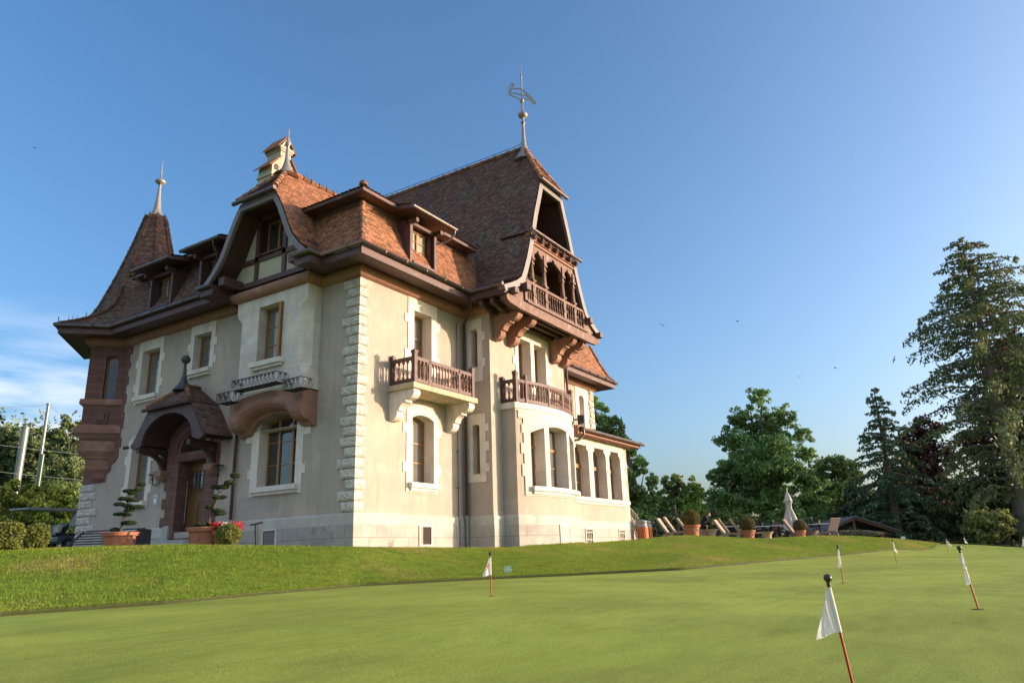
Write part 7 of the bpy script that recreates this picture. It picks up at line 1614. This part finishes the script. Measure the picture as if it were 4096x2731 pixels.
tree('weeping_shrub', 'pale yellow-green drooping evergreen below the hemlock trunk', 'shrub', 57, [(2262, 1190, 40, 24), (2295, 1205, 34, 28), (2240, 1212, 26, 22), (2300, 1180, 22, 16), (2275, 1225, 40, 18)], L_PALE, 5200, .21, seed=14, clump=.5, trunk=False, grp=None)
for (px, D, h, lab) in ((2760, 92, 0, 'unseen tree added outside the right edge for its shade, further back'), (2560, 98, 0, 'unseen tree added outside the right edge for its shade, behind the beeches')):  # unseen trees added to cast shade on the plane tree
    c_ = copy_tree(T3); p = polar(azs(px*KX, 2180)[0], D); c_.location = (p[0], p[1], -2.4); c_.scale = (1.25, 1.25, 1.3); c_.rotation_euler[2] = px; c_['label'] = lab
# left side: wooded slope, dense hedge
g0 = 'trees of the wooded slope on the left'
WK = dict(clump=.27, ncl=24, shell=.35, limbs=10)
tree('wood_tree', 'tall wood tree with open crown nearest the turret', 'tree', 96, [(158, 972, 22, 24), (178, 990, 22, 30), (140, 1005, 34, 26), (165, 1030, 46, 38), (150, 1075, 60, 50), (185, 1100, 46, 50)], L_WOOD, 20000, .30, seed=31, grp=g0, **WK)
tree('wood_tree', 'wood tree behind the tall thin net pole', 'tree', 104, [(95, 1000, 38, 24), (70, 1025, 50, 30), (110, 1035, 50, 34), (85, 1080, 70, 50), (120, 1115, 65, 50)], L_WOOD, 20000, .32, seed=32, grp=g0, **WK)
tree('wood_tree', 'wood tree behind the thick galvanised pole', 'tree', 108, [(25, 995, 44, 24), (50, 1025, 50, 30), (0, 1035, 60, 40), (40, 1085, 75, 50), (-30, 1060, 70, 60)], L_WOOD, 20000, .32, seed=33, grp=g0, **WK)
tree('wood_tree', 'low wood trees at the foot of the slope beside the turret', 'tree', 88, [(150, 1140, 50, 44), (185, 1165, 40, 50), (200, 1210, 60, 40), (120, 1180, 60, 40)], L_OAK, 9000, .30, seed=34, grp=g0, **WK)
tree('oak_branch', 'leafy branch tip entering at the left edge above the net', 'branch', 40, [(-6, 952, 10, 14), (4, 965, 7, 8), (-30, 950, 24, 30)], L_OAK, 500, .14, seed=35, grp=None, trunk_r=.1, limbs=6)
tree('dense_hedge', 'dense yellow-green hedge mass behind the golf cart', 'hedge', 58, [(30, 1130, 42, 34), (85, 1125, 46, 26), (130, 1140, 42, 30), (155, 1165, 34, 28), (20, 1170, 60, 50), (90, 1175, 60, 44), (150, 1200, 45, 40), (-20, 1150, 50, 50), (60, 1215, 80, 40)], L_HED, 46000, .17, seed=36, grp=None, clump=.34, trunk_r=.1, limbs=10, zbase=-1.5, ncl=16, shell=.4)
# far woodland closing the view
g = np.random.RandomState(77)
def woodland(a0, a1, D0, D1, n, h0, h1, lab, m, s=.6, zb=-2.4):
    P = []
    for i in range(n):
        a = R(g.uniform(a0, a1)); D = g.uniform(D0, D1); h = g.uniform(h0, h1); r_ = g.uniform(2.5, 4.5); k = 420; d = g.normal(size=(k, 3)); d /= np.linalg.norm(d, axis=1)[:, None]; d *= (.65+.35*g.uniform(0, 1, k))[:, None]
        P.append(d*np.array([r_, r_, h*.55])*(1+.15*np.sin(d[:, :1]*7+i))+np.array([CAMP[0]+D*math.cos(a), CAMP[1]+D*math.sin(a), zb+h*.5]))
    P = np.concatenate(P); o = np_mesh('far_woodland', quads(P, s*g.uniform(.6, 1.3, len(P)), g), 4, m, None, np.stack([g.uniform(.6, 1.3, len(P))]*3, -1)); return tag(o, lab, 'woodland', kind='stuff')
woodland(-12, 24, 98, 125, 80, 6.0, 9.5, 'dark woodland closing the view behind the terrace', L_DARK)
woodland(60, 90, 112, 150, 130, 12, 17.0, 'green woodland on the slope behind the range net', L_WOOD, .55, 4.0)
HILL = mat('wooded_slope', (.05, .08, .03), (.07, .10, .035), .3, .95, .6, 3)
b = MB(); nn = 30; pts = [(65+i*1.2, 175, 9+2*math.sin(i*.4)) for i in range(nn)]
for i in range(nn-1):
    a, c_ = pts[i], pts[i+1]; p, q_ = polar(a[0], a[1]), polar(c_[0], c_[1]); p0, q0 = polar(a[0], 120), polar(c_[0], 120); p2, q2 = polar(a[0], 330), polar(c_[0], 330)
    b.face([(*p0, -2.3), (*q0, -2.3), (*q_, c_[2]), (*p, a[2])]); b.face([(*p, a[2]), (*q_, c_[2]), (*q2, c_[2]+6), (*p2, a[2]+6)])
h_ = b.build('hills', HILL); h_['kind'] = 'structure'
# low grey-green perennials at the terrace edge
LAV = leafm('grey_green_perennials', (.13, .14, .10), (.17, .17, .13), .3)
shrub(3050+860/2.4436, 47.5, 3.4, .42, 1.2, 'low grey-green perennials on the crest before the timber pavilion', 'perennial_bed', LAV, 3500, .10, None, 41, 'plants')
shrub(3050+140/2.4436, 47.0, .9, .95, .9, 'tall wispy grey-green plant left of the furled parasol', 'perennial_bed', LAV, 900, .12, None, 42, 'plants')
# tufts along the foot of the walls
n = 5200; u = rs.uniform(0, 1, n); sel = rs.uniform(0, 1, n)
X = np.where(sel < .4, u*5.2, np.where(sel < .6, 5.2+u*.6, 5.82+u*4.2)); Y = np.where(sel < .4, -.09, np.where(sel < .6, -1.2, -1.78-.38*(1-((X-7.9)/2.1)**2)))-np.abs(rs.normal(0, .05, n))
sel2 = rs.uniform(0, 1, n) < .35; X = np.where(sel2, -.09-np.abs(rs.normal(0, .06, n)), X); Y = np.where(sel2, u*5.8, Y)
azz = np.degrees(np.arctan2(Y-CAMP[1], X-CAMP[0])); DD = np.hypot(X-CAMP[0], Y-CAMP[1])
o = blades('wall_grass', azz, DD, h_lawn(azz, DD), .075, .014, BLADE, lean=.7); tag(o, 'unmown grass tufts along the foot of the villa walls', 'grass', kind='stuff')
